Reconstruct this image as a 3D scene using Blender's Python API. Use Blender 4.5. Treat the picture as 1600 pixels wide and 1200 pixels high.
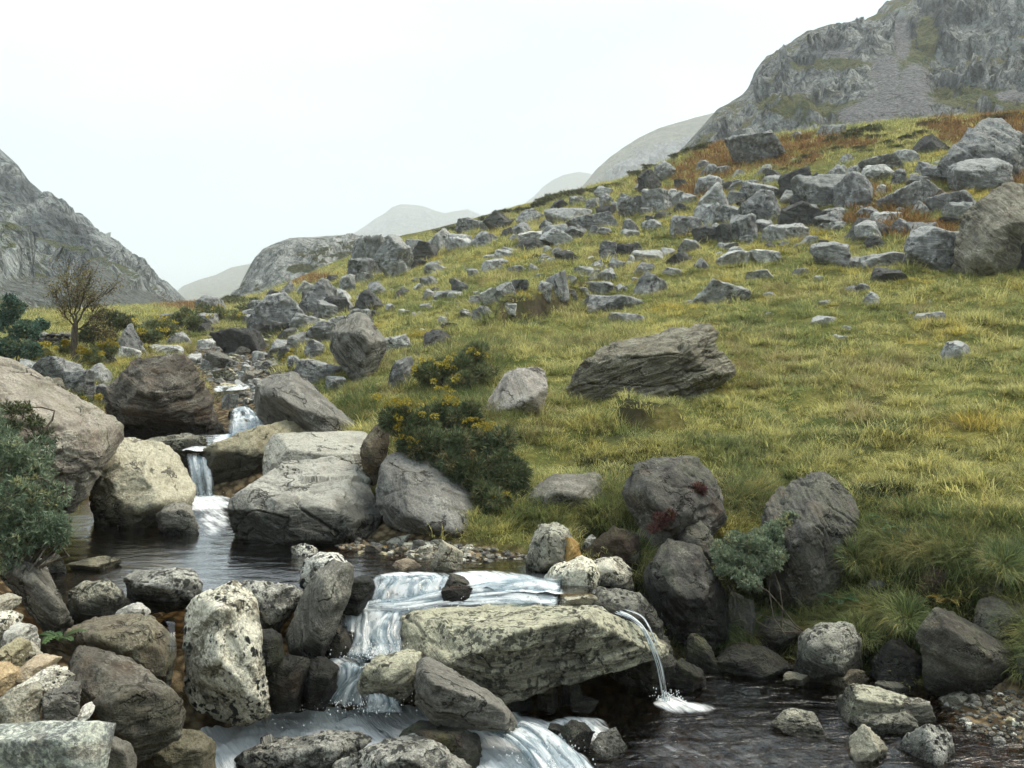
import bpy, bmesh, math, random
import numpy as np
from mathutils import Vector

for o in list(bpy.data.objects):
    bpy.data.objects.remove(o)
scene = bpy.context.scene
COL = scene.collection

# ------------------------------------------------------------------ camera
F, CU, CV, ZC = 1500.0, 800.0, 470.0, 4.0      # focal length in photo pixels, principal column, eye-level row, eye height
cam = bpy.data.cameras.new('camera')
cam_o = bpy.data.objects.new('camera', cam)
COL.objects.link(cam_o)
cam_o.location = (0, 0, ZC)
cam_o.rotation_euler = (math.radians(90), 0, 0)
cam.sensor_width = 36.0
cam.lens = 36.0 * F / 1600.0
cam.shift_y = -(600 - CV) / 1600.0
cam.clip_start = 0.1
cam.clip_end = 12000
scene.camera = cam_o

# ------------------------------------------------------------------ sky
world = bpy.data.worlds.new('World')
scene.world = world
world.use_nodes = True
wt = world.node_tree
for n in list(wt.nodes):
    wt.nodes.remove(n)
SUN_EL, SUN_AZ = math.radians(58), math.radians(62)   # azimuth clockwise from straight ahead (+Y) towards the right (+X)
wo = wt.nodes.new('ShaderNodeOutputWorld')
bg = wt.nodes.new('ShaderNodeBackground')
sky = wt.nodes.new('ShaderNodeTexSky')
sky.sky_type = 'NISHITA'
sky.sun_disc = False
sky.sun_elevation = SUN_EL
sky.sun_rotation = SUN_AZ
tc = wt.nodes.new('ShaderNodeTexCoord')
mp = wt.nodes.new('ShaderNodeMapping')
mp.inputs['Scale'].default_value = (1.0, 1.0, 3.2)
mp.inputs['Location'].default_value = (0.35, 0.2, 0.4)
nz = wt.nodes.new('ShaderNodeTexNoise')
nz.inputs['Scale'].default_value = 1.7
nz.inputs['Detail'].default_value = 5.0
nz.inputs['Roughness'].default_value = 0.5
rp = wt.nodes.new('ShaderNodeValToRGB')
rp.color_ramp.elements[0].position = 0.44
rp.color_ramp.elements[0].color = (4.0, 5.05, 5.3, 1)
rp.color_ramp.elements[1].position = 0.60
rp.color_ramp.elements[1].color = (3.25, 3.5, 4.0, 1)
mx = wt.nodes.new('ShaderNodeMixRGB')
mx.inputs[0].default_value = 0.95            # overcast layer over the clear sky
wt.links.new(tc.outputs['Generated'], mp.inputs[0])
wt.links.new(mp.outputs[0], nz.inputs['Vector'])
wt.links.new(nz.outputs['Fac'], rp.inputs[0])
wt.links.new(sky.outputs[0], mx.inputs[1])
wt.links.new(rp.outputs[0], mx.inputs[2])
wt.links.new(mx.outputs[0], bg.inputs[0])
bg.inputs[1].default_value = 0.10
wt.links.new(bg.outputs[0], wo.inputs[0])

# ------------------------------------------------------------------ sun behind thin cloud
sl = bpy.data.lights.new('sun', 'SUN')
sl.energy = 1.5
sl.angle = math.radians(32)
sl.color = (1.0, 0.90, 0.74)
so = bpy.data.objects.new('sun', sl)
COL.objects.link(so)
sd = Vector((math.sin(SUN_AZ) * math.cos(SUN_EL), math.cos(SUN_AZ) * math.cos(SUN_EL), math.sin(SUN_EL)))
so.rotation_euler = (-sd).to_track_quat('-Z', 'Y').to_euler()
so.location = (0, 0, 60)

vs = scene.view_settings
vs.view_transform = 'Standard'
vs.look = 'None'
vs.exposure = 1.55
vs.gamma = 1.0
vs.use_curve_mapping = False
scene.render.engine = 'CYCLES'
cy = scene.cycles
cy.max_bounces = 5
cy.diffuse_bounces = 2
cy.glossy_bounces = 2
cy.transmission_bounces = 2
cy.transparent_max_bounces = 10
cy.volume_bounces = 1
cy.caustics_reflective = False
cy.caustics_refractive = False
cy.use_denoising = True
cy.use_adaptive_sampling = True
cy.adaptive_threshold = 0.03

# ------------------------------------------------------------------ noise
def _hash(ix, iy, iz, seed):
    h = (ix.astype(np.uint32) * np.uint32(0x8da6b343)) ^ (iy.astype(np.uint32) * np.uint32(0xd8163841)) ^ (iz.astype(np.uint32) * np.uint32(0xcb1ab31f)) ^ np.uint32((seed * 0x9E3779B1) & 0xffffffff)
    h ^= h >> np.uint32(15); h *= np.uint32(0x2c1b3c6d); h ^= h >> np.uint32(12); h *= np.uint32(0x297a2d39); h ^= h >> np.uint32(15)
    return h

def gnoise(p, seed=0):
    """Gradient noise of (N,3) points, about -1..1."""
    p = np.asarray(p, np.float32)
    f0 = np.floor(p)
    f = p - f0
    i = f0.astype(np.int64)
    u = f * f * f * (f * (f * 6 - 15) + 10)
    out = np.zeros(len(p), np.float32)
    for dx in (0, 1):
        wx = u[:, 0] if dx else 1 - u[:, 0]
        for dy in (0, 1):
            wy = u[:, 1] if dy else 1 - u[:, 1]
            for dz in (0, 1):
                wz = u[:, 2] if dz else 1 - u[:, 2]
                h = _hash(i[:, 0] + dx, i[:, 1] + dy, i[:, 2] + dz, seed)
                gx = (h & np.uint32(1023)).astype(np.float32) / 511.5 - 1
                gy = ((h >> np.uint32(10)) & np.uint32(1023)).astype(np.float32) / 511.5 - 1
                gz = ((h >> np.uint32(20)) & np.uint32(1023)).astype(np.float32) / 511.5 - 1
                out += wx * wy * wz * (gx * (f[:, 0] - dx) + gy * (f[:, 1] - dy) + gz * (f[:, 2] - dz))
    return out * 1.5

def fbm(p, octaves=4, seed=0, gain=0.5, lac=2.03):
    p = np.asarray(p, np.float32)
    a, s, out = 1.0, 0.0, np.zeros(len(p), np.float32)
    for k in range(octaves):
        out += a * gnoise(p, seed + k * 17)
        s += a
        a *= gain
        p = p * lac + 3.7
    return out / s

def ridged(p, octaves=4, seed=0, gain=0.55):
    p = np.asarray(p, np.float32)
    a, s, out = 1.0, 0.0, np.zeros(len(p), np.float32)
    for k in range(octaves):
        out += a * (1 - np.abs(gnoise(p, seed + k * 31)) * 1.6)
        s += a
        a *= gain
        p = p * 2.07 + 1.3
    return out / s

def cells(p, seed=0):
    """Fractured surface: every cell of a jittered lattice has its own offset and tilt. About -1..1."""
    p = np.asarray(p, np.float32)
    i0 = np.floor(p).astype(np.int64)
    best = np.full(len(p), 1e9, np.float32); val = np.zeros(len(p), np.float32)
    for dx in (-1, 0, 1):
        for dy in (-1, 0, 1):
            for dz in (-1, 0, 1):
                j = i0 + np.array([dx, dy, dz])
                h = _hash(j[:, 0], j[:, 1], j[:, 2], seed)
                f = np.stack([(h & np.uint32(1023)), (h >> np.uint32(10)) & np.uint32(1023), (h >> np.uint32(20)) & np.uint32(1023)], 1).astype(np.float32) / 1023.0
                dv = p - (j + f)
                d2 = np.einsum('ij,ij->i', dv, dv)
                m = d2 < best
                g = (np.roll(f, 1, 1) - 0.5) * 1.3
                v = (f[:, 0] + f[:, 1] - 1.0) + np.einsum('ij,ij->i', dv, g)
                best = np.where(m, d2, best); val = np.where(m, v, val)
    return val

def layers(h, seed=0):
    """Stacked beds: each layer stands out or back by its own amount."""
    h = np.asarray(h, np.float32)
    i = np.floor(h).astype(np.int64); f = h - i
    z = np.zeros_like(i)
    a = (_hash(i, z, z, seed) & np.uint32(1023)).astype(np.float32) / 511.5 - 1
    b = (_hash(i + 1, z, z, seed) & np.uint32(1023)).astype(np.float32) / 511.5 - 1
    t = np.clip((f - 0.72) / 0.28, 0, 1)
    return a + (b - a) * t

def sstep(a, b, x):
    t = np.clip((x - a) / (b - a), 0, 1)
    return t * t * (3 - 2 * t)

# ------------------------------------------------------------------ mesh helpers
def make_mesh(name, V, Fc, attrs=None, smooth=True, mat=None):
    """Mesh from an (N,3) array and a list of (M,k) face arrays."""
    if isinstance(Fc, np.ndarray):
        Fc = [Fc]
    me = bpy.data.meshes.new(name)
    V = np.ascontiguousarray(V, np.float32)
    me.vertices.add(len(V))
    me.vertices.foreach_set('co', V.ravel())
    loops = np.concatenate([f.ravel() for f in Fc]).astype(np.int32)
    tot = np.concatenate([np.full(len(f), f.shape[1], np.int32) for f in Fc])
    start = np.concatenate([[0], np.cumsum(tot)[:-1]]).astype(np.int32)
    me.loops.add(len(loops))
    me.loops.foreach_set('vertex_index', loops)
    me.polygons.add(len(tot))
    me.polygons.foreach_set('loop_start', start)
    me.polygons.foreach_set('loop_total', tot)
    me.update(calc_edges=True)
    me.polygons.foreach_set('use_smooth', np.full(len(tot), bool(smooth)))
    for k, a in (attrs or {}).items():
        a = np.ascontiguousarray(a, np.float32)
        if a.ndim == 2:
            at = me.attributes.new(k, 'FLOAT_VECTOR', 'POINT'); at.data.foreach_set('vector', a.ravel())
        else:
            at = me.attributes.new(k, 'FLOAT', 'POINT'); at.data.foreach_set('value', a)
    if mat is not None:
        me.materials.append(mat)
    me.validate()
    return me

def link(name, me, parent=None, loc=(0, 0, 0)):
    o = bpy.data.objects.new(name, me)
    COL.objects.link(o)
    o.location = loc
    if parent is not None:
        o.parent = parent
    return o

def tag(o, label=None, cat=None, group=None, kind=None):
    if label: o['label'] = label
    if cat: o['category'] = cat
    if group: o['group'] = group
    if kind: o['kind'] = kind
    return o

def empty(name, loc, label, cat, group=None):
    o = bpy.data.objects.new(name, None)
    o.empty_display_size = 0.2
    COL.objects.link(o)
    o.location = loc
    return tag(o, label, cat, group)

def grid_faces(nr, nc):
    i = np.arange((nr - 1) * (nc - 1))
    r, c = i // (nc - 1), i % (nc - 1)
    a = r * nc + c
    return np.stack([a, a + 1, a + nc + 1, a + nc], 1)

def P(u, v, d):
    return np.stack([(np.asarray(u, float) - CU) / F * d, np.asarray(d, float) + 0 * np.asarray(u, float), ZC - (np.asarray(v, float) - CV) / F * d], -1)

def in_poly(u, v, poly):
    u = np.asarray(u); v = np.asarray(v)
    inside = np.zeros(u.shape, bool)
    n = len(poly)
    for i in range(n):
        x0, y0 = poly[i]; x1, y1 = poly[(i + 1) % n]
        c = ((y0 > v) != (y1 > v)) & (u < (x1 - x0) * (v - y0) / ((y1 - y0) or 1e-9) + x0)
        inside ^= c
    return inside

def ell(u, v, lst):
    m = np.zeros(np.shape(u), np.float32)
    for (a, b, ru, rv) in lst:
        q = ((u - a) / ru) ** 2 + ((v - b) / rv) ** 2
        m = np.maximum(m, np.clip(1.6 - q * 1.3, 0, 1))
    return m

# ------------------------------------------------------------------ node helper
class NT:
    def __init__(self, name):
        self.m = bpy.data.materials.new(name)
        self.m.use_nodes = True
        self.t = self.m.node_tree
        for n in list(self.t.nodes):
            self.t.nodes.remove(n)
        self.out = self.t.nodes.new('ShaderNodeOutputMaterial')
    def n(self, typ, **kw):
        nd = self.t.nodes.new(typ)
        for k, v in kw.items():
            setattr(nd, k, v)
        return nd
    def l(self, a, b):
        self.t.links.new(a, b)
    def setin(self, sock, x):
        if isinstance(x, bpy.types.NodeSocket): self.l(x, sock)
        elif x is not None: sock.default_value = x
    def attr(self, name, out='Vector', typ='GEOMETRY'):
        nd = self.n('ShaderNodeAttribute', attribute_name=name)
        nd.attribute_type = typ
        return nd.outputs[out]
    def math(self, op, a, b=None, c=None, clamp=False):
        nd = self.n('ShaderNodeMath', operation=op); nd.use_clamp = clamp
        for i, x in enumerate((a, b, c)):
            if x is not None: self.setin(nd.inputs[i], x)
        return nd.outputs[0]
    def vmul(self, a, b):
        nd = self.n('ShaderNodeVectorMath', operation='MULTIPLY')
        self.setin(nd.inputs[0], a); self.setin(nd.inputs[1], b)
        return nd.outputs[0]
    def vadd(self, a, b):
        nd = self.n('ShaderNodeVectorMath', operation='ADD')
        self.setin(nd.inputs[0], a); self.setin(nd.inputs[1], b)
        return nd.outputs[0]
    def noise(self, vec, scale, detail=4, rough=0.55, dist=0.0, out='Fac'):
        nd = self.n('ShaderNodeTexNoise')
        self.l(vec, nd.inputs['Vector'])
        nd.inputs['Scale'].default_value = scale
        nd.inputs['Detail'].default_value = detail
        nd.inputs['Roughness'].default_value = rough
        nd.inputs['Distortion'].default_value = dist
        return nd.outputs[out]
    def ramp(self, fac, lo, hi, a=0.0, b=1.0):
        nd = self.n('ShaderNodeMapRange', interpolation_type='SMOOTHSTEP')
        self.setin(nd.inputs[0], fac)
        nd.inputs[1].default_value = lo; nd.inputs[2].default_value = hi
        nd.inputs[3].default_value = a; nd.inputs[4].default_value = b
        return nd.outputs[0]
    def mix(self, fac, a, b, mode='MIX'):
        nd = self.n('ShaderNodeMixRGB', blend_type=mode)
        self.setin(nd.inputs[0], fac)
        for i, x in ((1, a), (2, b)):
            if isinstance(x, (tuple, list)): x = tuple(x[:3]) + (1,)
            elif isinstance(x, float): x = (x, x, x, 1)
            self.setin(nd.inputs[i], x)
        return nd.outputs[0]
    def bump(self, h, dist=0.02, strength=1.0, normal=None):
        nd = self.n('ShaderNodeBump')
        nd.inputs['Strength'].default_value = strength
        nd.inputs['Distance'].default_value = dist
        self.l(h, nd.inputs['Height'])
        if normal is not None: self.l(normal, nd.inputs['Normal'])
        return nd.outputs[0]
    def bsdf(self, col, rough=0.85, normal=None, spec=0.3):
        b = self.n('ShaderNodeBsdfPrincipled')
        if isinstance(col, (tuple, list)): col = tuple(col[:3]) + (1,)
        self.setin(b.inputs['Base Color'], col)
        self.setin(b.inputs['Roughness'], rough)
        b.inputs['Specular IOR Level'].default_value = spec
        if normal is not None: self.l(normal, b.inputs['Normal'])
        return b.outputs[0]
    def done(self, sh):
        self.l(sh, self.out.inputs['Surface'])
        return self.m

# ------------------------------------------------------------------ materials: rock, ground, foliage, water
def rock_mat(name, base, pale, dark, lichen=0.35, spots=0.0, moss=0.0, strat=1.0, rust=0.0, bump=1.0, cracks=1.0, spot_scale=14.0, lit_lichen=0.0):
    k = NT(name)
    bed = k.attr('bed')
    wet = k.attr('wet', 'Fac')
    info = k.n('ShaderNodeObjectInfo')
    ms = k.attr('moss', 'Fac')
    big = k.noise(bed, 0.9, 3, 0.6)
    mid = k.noise(bed, 4.5, 5, 0.65)
    fine = k.noise(bed, 38.0, 4, 0.7)
    streak = k.noise(k.vmul(bed, (1.6, 1.6, 13.0)), 1.3, 6, 0.68, 0.4)
    streak2 = k.noise(k.vmul(bed, (3.0, 3.0, 22.0)), 1.0, 4, 0.6, 0.2)
    # base tone: patches and bedding streaks
    c = k.mix(k.ramp(k.math('ADD', k.math('MULTIPLY', streak, 0.75 * strat), k.math('MULTIPLY', mid, 1 - 0.75 * strat)), 0.36, 0.62), dark, base)
    c = k.mix(k.math('MULTIPLY', k.ramp(big, 0.35, 0.7), 0.5), c, k.mix(0.5, base, pale))
    # lichen: pale crusts in patches
    lm = k.math('MULTIPLY', k.ramp(k.math('ADD', k.math('MULTIPLY', mid, 0.6), k.math('MULTIPLY', fine, 0.45)), 0.60 - 0.22 * lichen, 0.72 - 0.2 * lichen), min(1.0, 0.35 + lichen))
    lm = k.math('MULTIPLY', lm, k.ramp(k.noise(bed, 1.7, 3, 0.6), 0.62 - 0.4 * lichen, 0.75 - 0.35 * lichen))
    c = k.mix(lm, c, pale)
    c = k.mix(0.55, c, k.mix(k.ramp(fine, 0.3, 0.7), (0.45, 0.45, 0.47), (1.35, 1.34, 1.3)), 'MULTIPLY')
    if lit_lichen > 0:                                     # pale lichen on up-facing faces, also painting their tops lighter as if lit
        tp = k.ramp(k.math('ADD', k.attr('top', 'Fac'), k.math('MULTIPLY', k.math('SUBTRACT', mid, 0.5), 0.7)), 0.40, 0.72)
        c = k.mix(k.math('MULTIPLY', tp, lit_lichen), c, k.mix(k.ramp(k.math('ADD', k.math('MULTIPLY', fine, 0.5), k.math('MULTIPLY', streak, 0.5)), 0.36, 0.60), base, pale))
    if rust > 0:
        c = k.mix(k.math('MULTIPLY', k.ramp(k.noise(bed, 2.6, 4, 0.6), 0.52, 0.7), rust), c, (0.23, 0.14, 0.075))
    if spots > 0:
        vor = k.n('ShaderNodeTexVoronoi', feature='F1')
        k.l(k.vadd(bed, k.vmul(k.noise(bed, 14.0, 3, 0.6, 0, 'Color'), (0.10, 0.10, 0.10))), vor.inputs['Vector'])
        vor.inputs['Scale'].default_value = spot_scale
        sp = k.ramp(vor.outputs['Distance'], 0.34, 0.46, 1.0, 0.0)
        pm = k.ramp(k.noise(bed, 2.4, 4, 0.7), 0.49, 0.55)
        sp2 = k.ramp(k.noise(bed, 13.0, 4, 0.6), 0.55, 0.60)
        sp = k.math('MAXIMUM', k.math('MULTIPLY', sp, pm), k.math('MULTIPLY', sp2, k.ramp(k.noise(bed, 1.2, 2, 0.5), 0.42, 0.55)))
        c = k.mix(k.math('MULTIPLY', sp, spots), c, (0.022, 0.024, 0.022))
    # joints: thin, wandering
    crk = None
    if cracks > 0:
        vd = k.n('ShaderNodeTexVoronoi', feature='DISTANCE_TO_EDGE')
        k.l(k.vadd(k.vmul(bed, (0.8, 0.8, 2.2)), k.vmul(k.noise(bed, 3.0, 4, 0.6, 0, 'Color'), (0.9, 0.9, 0.9))), vd.inputs['Vector'])
        vd.inputs['Scale'].default_value = 1.05
        crk = k.ramp(vd.outputs['Distance'], 0.0, 0.035, 1.0, 0.0)
        crk = k.math('MULTIPLY', crk, k.ramp(k.noise(bed, 2.3, 2, 0.5), 0.46, 0.6))
        c = k.mix(k.math('MULTIPLY', crk, 0.75 * min(1, cracks)), c, (0.025, 0.023, 0.02))
    if moss > 0:
        mm = k.math('MULTIPLY', k.ramp(k.math('ADD', k.math('MULTIPLY', mid, 0.5), k.math('MULTIPLY', big, 0.5)), 0.46, 0.6), moss)
        c = k.mix(mm, c, k.mix(k.ramp(fine, 0.35, 0.65), (0.045, 0.06, 0.018), (0.10, 0.115, 0.035)))
    mm2 = k.math('MULTIPLY', ms, k.ramp(k.math('ADD', mid, k.math('MULTIPLY', ms, 0.35)), 0.5, 0.68))
    c = k.mix(mm2, c, k.mix(k.ramp(fine, 0.35, 0.65), (0.035, 0.055, 0.016), (0.10, 0.12, 0.03)))
    # each rock a little lighter, darker, warmer
    hv = k.n('ShaderNodeHueSaturation')
    k.l(c, hv.inputs['Color'])
    k.l(k.ramp(info.outputs['Random'], 0, 1, 0.80, 1.20), hv.inputs['Value'])
    k.l(k.ramp(k.math('FRACT', k.math('MULTIPLY', info.outputs['Random'], 7.13)), 0, 1, 0.7, 1.25), hv.inputs['Saturation'])
    c = hv.outputs[0]
    c = k.mix(k.math('MULTIPLY', wet, 0.93), c, k.mix(1.0, c, (0.115, 0.12, 0.115), 'MULTIPLY'))
    h = k.math('ADD', k.math('MULTIPLY', streak, 0.9 * strat), k.math('MULTIPLY', streak2, 0.3 * strat))
    h = k.math('ADD', h, k.math('MULTIPLY', mid, 0.9))
    h = k.math('ADD', h, k.math('MULTIPLY', fine, 0.22))
    if crk is not None:
        h = k.math('SUBTRACT', h, k.math('MULTIPLY', crk, 0.9 * cracks))
    nb = k.bump(h, 0.075 * bump, 0.9)
    rough = k.math('SUBTRACT', 0.92, k.math('MULTIPLY', wet, 0.52))
    return k.done(k.bsdf(c, rough, nb, 0.22))

RM = {
    'pale':  rock_mat('pale_rock', (0.40, 0.38, 0.31), (0.60, 0.575, 0.485), (0.19, 0.17, 0.13), 0.6, 0.25, 0.0, 0.7, lit_lichen=0.7),
    'tan':   rock_mat('tan_rock', (0.37, 0.335, 0.235), (0.53, 0.49, 0.365), (0.17, 0.145, 0.095), 0.5, 0.2, 0.05, 0.75, lit_lichen=0.6),
    'olive': rock_mat('yellow_lichen_slab_rock', (0.28, 0.27, 0.215), (0.58, 0.56, 0.44), (0.07, 0.066, 0.055), 0.45, 0.8, 0.08, 0.95, lit_lichen=0.95),
    'grey':  rock_mat('grey_rock', (0.20, 0.19, 0.165), (0.37, 0.355, 0.31), (0.085, 0.08, 0.07), 0.42, 0.15, 0.0, 0.8, lit_lichen=0.25),
    'hill':  rock_mat('weathered_hill_rock', (0.22, 0.222, 0.212), (0.50, 0.505, 0.48), (0.07, 0.072, 0.074), 0.5, 0.0, 0.0, 0.6, 0.0, 1.4, lit_lichen=0.55),
    'hillpale': rock_mat('pale_hill_rock', (0.34, 0.342, 0.325), (0.60, 0.60, 0.565), (0.13, 0.13, 0.128), 0.5, 0.0, 0.0, 0.6, 0.0, 1.3, lit_lichen=0.6),
    'hilldark': rock_mat('dark_hill_rock', (0.10, 0.098, 0.092), (0.24, 0.24, 0.225), (0.045, 0.045, 0.045), 0.3, 0.0, 0.0, 0.6, 0.0, 1.4),
    'dark':  rock_mat('dark_layered_rock', (0.135, 0.115, 0.090), (0.30, 0.285, 0.245), (0.040, 0.034, 0.028), 0.40, 0.0, 0.0, 1.0, 0.35, 1.8, 0.5),
    'lichen': rock_mat('speckled_lichen_rock', (0.42, 0.40, 0.33), (0.66, 0.635, 0.545), (0.17, 0.155, 0.12), 0.75, 1.0, 0.0, 0.35, 0.0, 0.9, 0.3),
    'mottle': rock_mat('mottled_rock', (0.22, 0.21, 0.17), (0.50, 0.485, 0.41), (0.05, 0.046, 0.038), 0.55, 0.9, 0.1, 0.7, 0.0, 1.3, 0.7, 14.0, lit_lichen=0.35),
    'brown': rock_mat('brown_rock', (0.145, 0.122, 0.088), (0.34, 0.32, 0.265), (0.05, 0.043, 0.034), 0.40, 0.35, 0.18, 0.6, 0.3, 1.2, 0.6, lit_lichen=0.25),
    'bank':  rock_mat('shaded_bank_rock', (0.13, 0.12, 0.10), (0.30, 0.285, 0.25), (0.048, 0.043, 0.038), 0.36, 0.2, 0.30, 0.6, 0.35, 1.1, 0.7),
    'wetd':  rock_mat('wet_dark_rock', (0.05, 0.048, 0.043), (0.15, 0.145, 0.13), (0.018, 0.017, 0.016), 0.25, 0.3, 0.22, 0.8, 0.2, 1.3, 0.5),
    'gold':  rock_mat('golden_stone', (0.46, 0.33, 0.165), (0.60, 0.50, 0.33), (0.24, 0.15, 0.07), 0.3, 0.05, 0.0, 0.4, 0.2, 0.8, 0.2),
    'layer': rock_mat('layered_outcrop_rock', (0.265, 0.25, 0.20), (0.46, 0.44, 0.37), (0.055, 0.048, 0.038), 0.45, 0.05, 0.05, 1.0, 0.15, 2.6, 0.8, lit_lichen=0.3),
    'blue':  rock_mat('blue_grey_lichen_rock', (0.29, 0.315, 0.295), (0.54, 0.55, 0.49), (0.12, 0.12, 0.12), 0.6, 0.55, 0.05, 0.2, 0.25, 0.7, 0.3, 10.0),
    'pink':  rock_mat('pinkish_grey_rock', (0.285, 0.25, 0.205), (0.44, 0.405, 0.345), (0.12, 0.10, 0.082), 0.5, 0.15, 0.06, 0.8, 0.2, 1.2, 0.8, lit_lichen=0.35),
    'turf':  rock_mat('eroded_peat', (0.075, 0.052, 0.036), (0.14, 0.105, 0.07), (0.03, 0.02, 0.014), 0.3, 0.0, 0.35, 0.6, 0.3, 1.5, 0.3),
}

def ground_mat():
    k = NT('hill_ground')
    g = k.n('ShaderNodeNewGeometry')
    pos = g.outputs['Position']
    grass, rust, bed, dark = k.attr('grass', 'Fac'), k.attr('rust', 'Fac'), k.attr('bed_mask', 'Fac'), k.attr('dark', 'Fac')
    big = k.noise(pos, 0.35, 4, 0.6)
    mid = k.noise(pos, 2.2, 5, 0.65)
    fine = k.noise(pos, 16.0, 5, 0.7)
    gc = k.mix(k.ramp(k.math('ADD', k.math('MULTIPLY', big, 0.55), k.math('MULTIPLY', mid, 0.45)), 0.38, 0.62), (0.11, 0.135, 0.035), (0.25, 0.22, 0.06))
    gc = k.mix(k.ramp(fine, 0.35, 0.7), k.mix(1.0, gc, (0.5, 0.52, 0.5), 'MULTIPLY'), gc)
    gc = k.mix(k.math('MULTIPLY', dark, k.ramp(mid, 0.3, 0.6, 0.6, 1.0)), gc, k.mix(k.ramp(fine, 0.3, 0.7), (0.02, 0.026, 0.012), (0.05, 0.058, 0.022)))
    rc = k.mix(k.ramp(fine, 0.3, 0.7), (0.13, 0.065, 0.02), (0.26, 0.13, 0.035))
    gc = k.mix(k.math('MULTIPLY', rust, k.ramp(mid, 0.3, 0.55)), gc, rc)
    vor = k.n('ShaderNodeTexVoronoi', feature='F1')
    k.l(pos, vor.inputs['Vector']); vor.inputs['Scale'].default_value = 9.0
    bc = k.mix(k.ramp(vor.outputs['Distance'], 0.2, 0.7), k.mix(k.noise(pos, 5.0, 2), (0.22, 0.145, 0.065), (0.26, 0.22, 0.15)), (0.06, 0.042, 0.022))
    soil = k.mix(k.ramp(mid, 0.35, 0.6), (0.028, 0.022, 0.014), (0.06, 0.048, 0.028))
    c = k.mix(grass, k.mix(k.attr('soil', 'Fac'), bc, soil), gc)
    h = k.math('ADD', k.math('MULTIPLY', mid, 1.0), k.math('MULTIPLY', fine, 0.4))
    return k.done(k.bsdf(c, 0.95, k.bump(h, 0.12, 0.8), 0.1))

def leaf_mat(name, a, b, c=None, scale=1.0, transl=0.35, rough=0.6, hueamt=1.0, world_pos=True, sheen_spec=0.25):
    """Foliage: two tones by place, each blade or spray its own shade."""
    k = NT(name)
    g = k.n('ShaderNodeNewGeometry')
    info = k.n('ShaderNodeObjectInfo')
    pos = g.outputs['Position']
    n1 = k.noise(pos, 0.55 * scale, 4, 0.65)
    n2 = k.noise(pos, 3.0 * scale, 3, 0.6)
    rnd = k.attr('rnd', 'Fac')
    f = k.math('ADD', k.math('MULTIPLY', n1, 0.75), k.math('MULTIPLY', n2, 0.25))
    f = k.math('ADD', f, k.math('MULTIPLY', k.math('SUBTRACT', rnd, 0.5), 0.22))
    f = k.math('ADD', f, k.math('MULTIPLY', k.math('SUBTRACT', info.outputs['Random'], 0.5), 0.16))
    col = k.mix(k.ramp(f, 0.40, 0.58), a, b)
    if c is not None:
        col = k.mix(k.ramp(k.math('ADD', k.noise(pos, 1.3 * scale, 4, 0.7), k.math('MULTIPLY', k.math('SUBTRACT', rnd, 0.5), 0.3)), 0.56, 0.70), col, c)
    hv = k.n('ShaderNodeHueSaturation')
    k.l(col, hv.inputs['Color'])
    k.l(k.ramp(k.math('FRACT', k.math('MULTIPLY', rnd, 5.37)), 0, 1, 0.6, 1.35), hv.inputs['Value'])
    col = hv.outputs[0]
    d = k.bsdf(col, rough, None, sheen_spec)
    if transl > 0:
        t = k.n('ShaderNodeBsdfTranslucent')
        k.l(col, t.inputs['Color'])
        m = k.n('ShaderNodeMixShader'); m.inputs[0].default_value = transl
        k.l(d, m.inputs[1]); k.l(t.outputs[0], m.inputs[2])
        d = m.outputs[0]
    return k.done(d)

M_ground = ground_mat()
def grass_mat():
    k = NT('hill_grass')
    g = k.n('ShaderNodeNewGeometry')
    info = k.n('ShaderNodeObjectInfo')
    pos = g.outputs['Position']
    rnd = k.attr('rnd', 'Fac')
    jit = k.math('ADD', k.math('MULTIPLY', k.math('SUBTRACT', info.outputs['Random'], 0.5), 0.30), k.math('MULTIPLY', k.math('SUBTRACT', rnd, 0.5), 0.12))
    a = k.math('ADD', k.math('ADD', k.math('MULTIPLY', k.noise(pos, 0.22, 3, 0.6), 0.5), k.math('MULTIPLY', k.noise(pos, 1.4, 4, 0.7), 0.5)), jit)
    b = k.math('ADD', k.math('ADD', k.math('MULTIPLY', k.noise(k.vadd(pos, (31.0, 7.0, 3.0)), 0.5, 3, 0.6), 0.45), k.math('MULTIPLY', k.noise(k.vadd(pos, (11.0, 5.0, 3.0)), 2.2, 3, 0.7), 0.55)), jit)
    col = k.mix(k.ramp(a, 0.34, 0.56), (0.22, 0.265, 0.095), (0.62, 0.57, 0.225))
    col = k.mix(k.ramp(b, 0.52, 0.68), col, (0.105, 0.135, 0.055))
    col = k.mix(k.ramp(k.noise(k.vadd(pos, (3.0, 17.0, 9.0)), 0.30, 4, 0.7), 0.53, 0.66), col, k.mix(0.55, col, (0.66, 0.50, 0.10)))
    hv = k.n('ShaderNodeHueSaturation')
    k.l(col, hv.inputs['Color'])
    k.l(k.ramp(k.math('FRACT', k.math('MULTIPLY', rnd, 5.37)), 0, 1, 0.65, 1.35), hv.inputs['Value'])
    col = hv.outputs[0]
    d = k.bsdf(col, 0.6, None, 0.2)
    t = k.n('ShaderNodeBsdfTranslucent'); k.l(col, t.inputs['Color'])
    m = k.n('ShaderNodeMixShader'); m.inputs[0].default_value = 0.45
    k.l(d, m.inputs[1]); k.l(t.outputs[0], m.inputs[2])
    return k.done(m.outputs[0])
M_grass = grass_mat()
M_tuss = leaf_mat('bank_grass', (0.10, 0.15, 0.05), (0.27, 0.29, 0.10), (0.42, 0.36, 0.13), 1.3, 0.45)
M_rust = leaf_mat('dead_bracken', (0.20, 0.115, 0.045), (0.34, 0.20, 0.08), (0.30, 0.24, 0.09), 1.0, 0.3)
M_heath = leaf_mat('dark_heather', (0.06, 0.08, 0.038), (0.13, 0.145, 0.06), (0.17, 0.115, 0.06), 1.2, 0.15)
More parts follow.
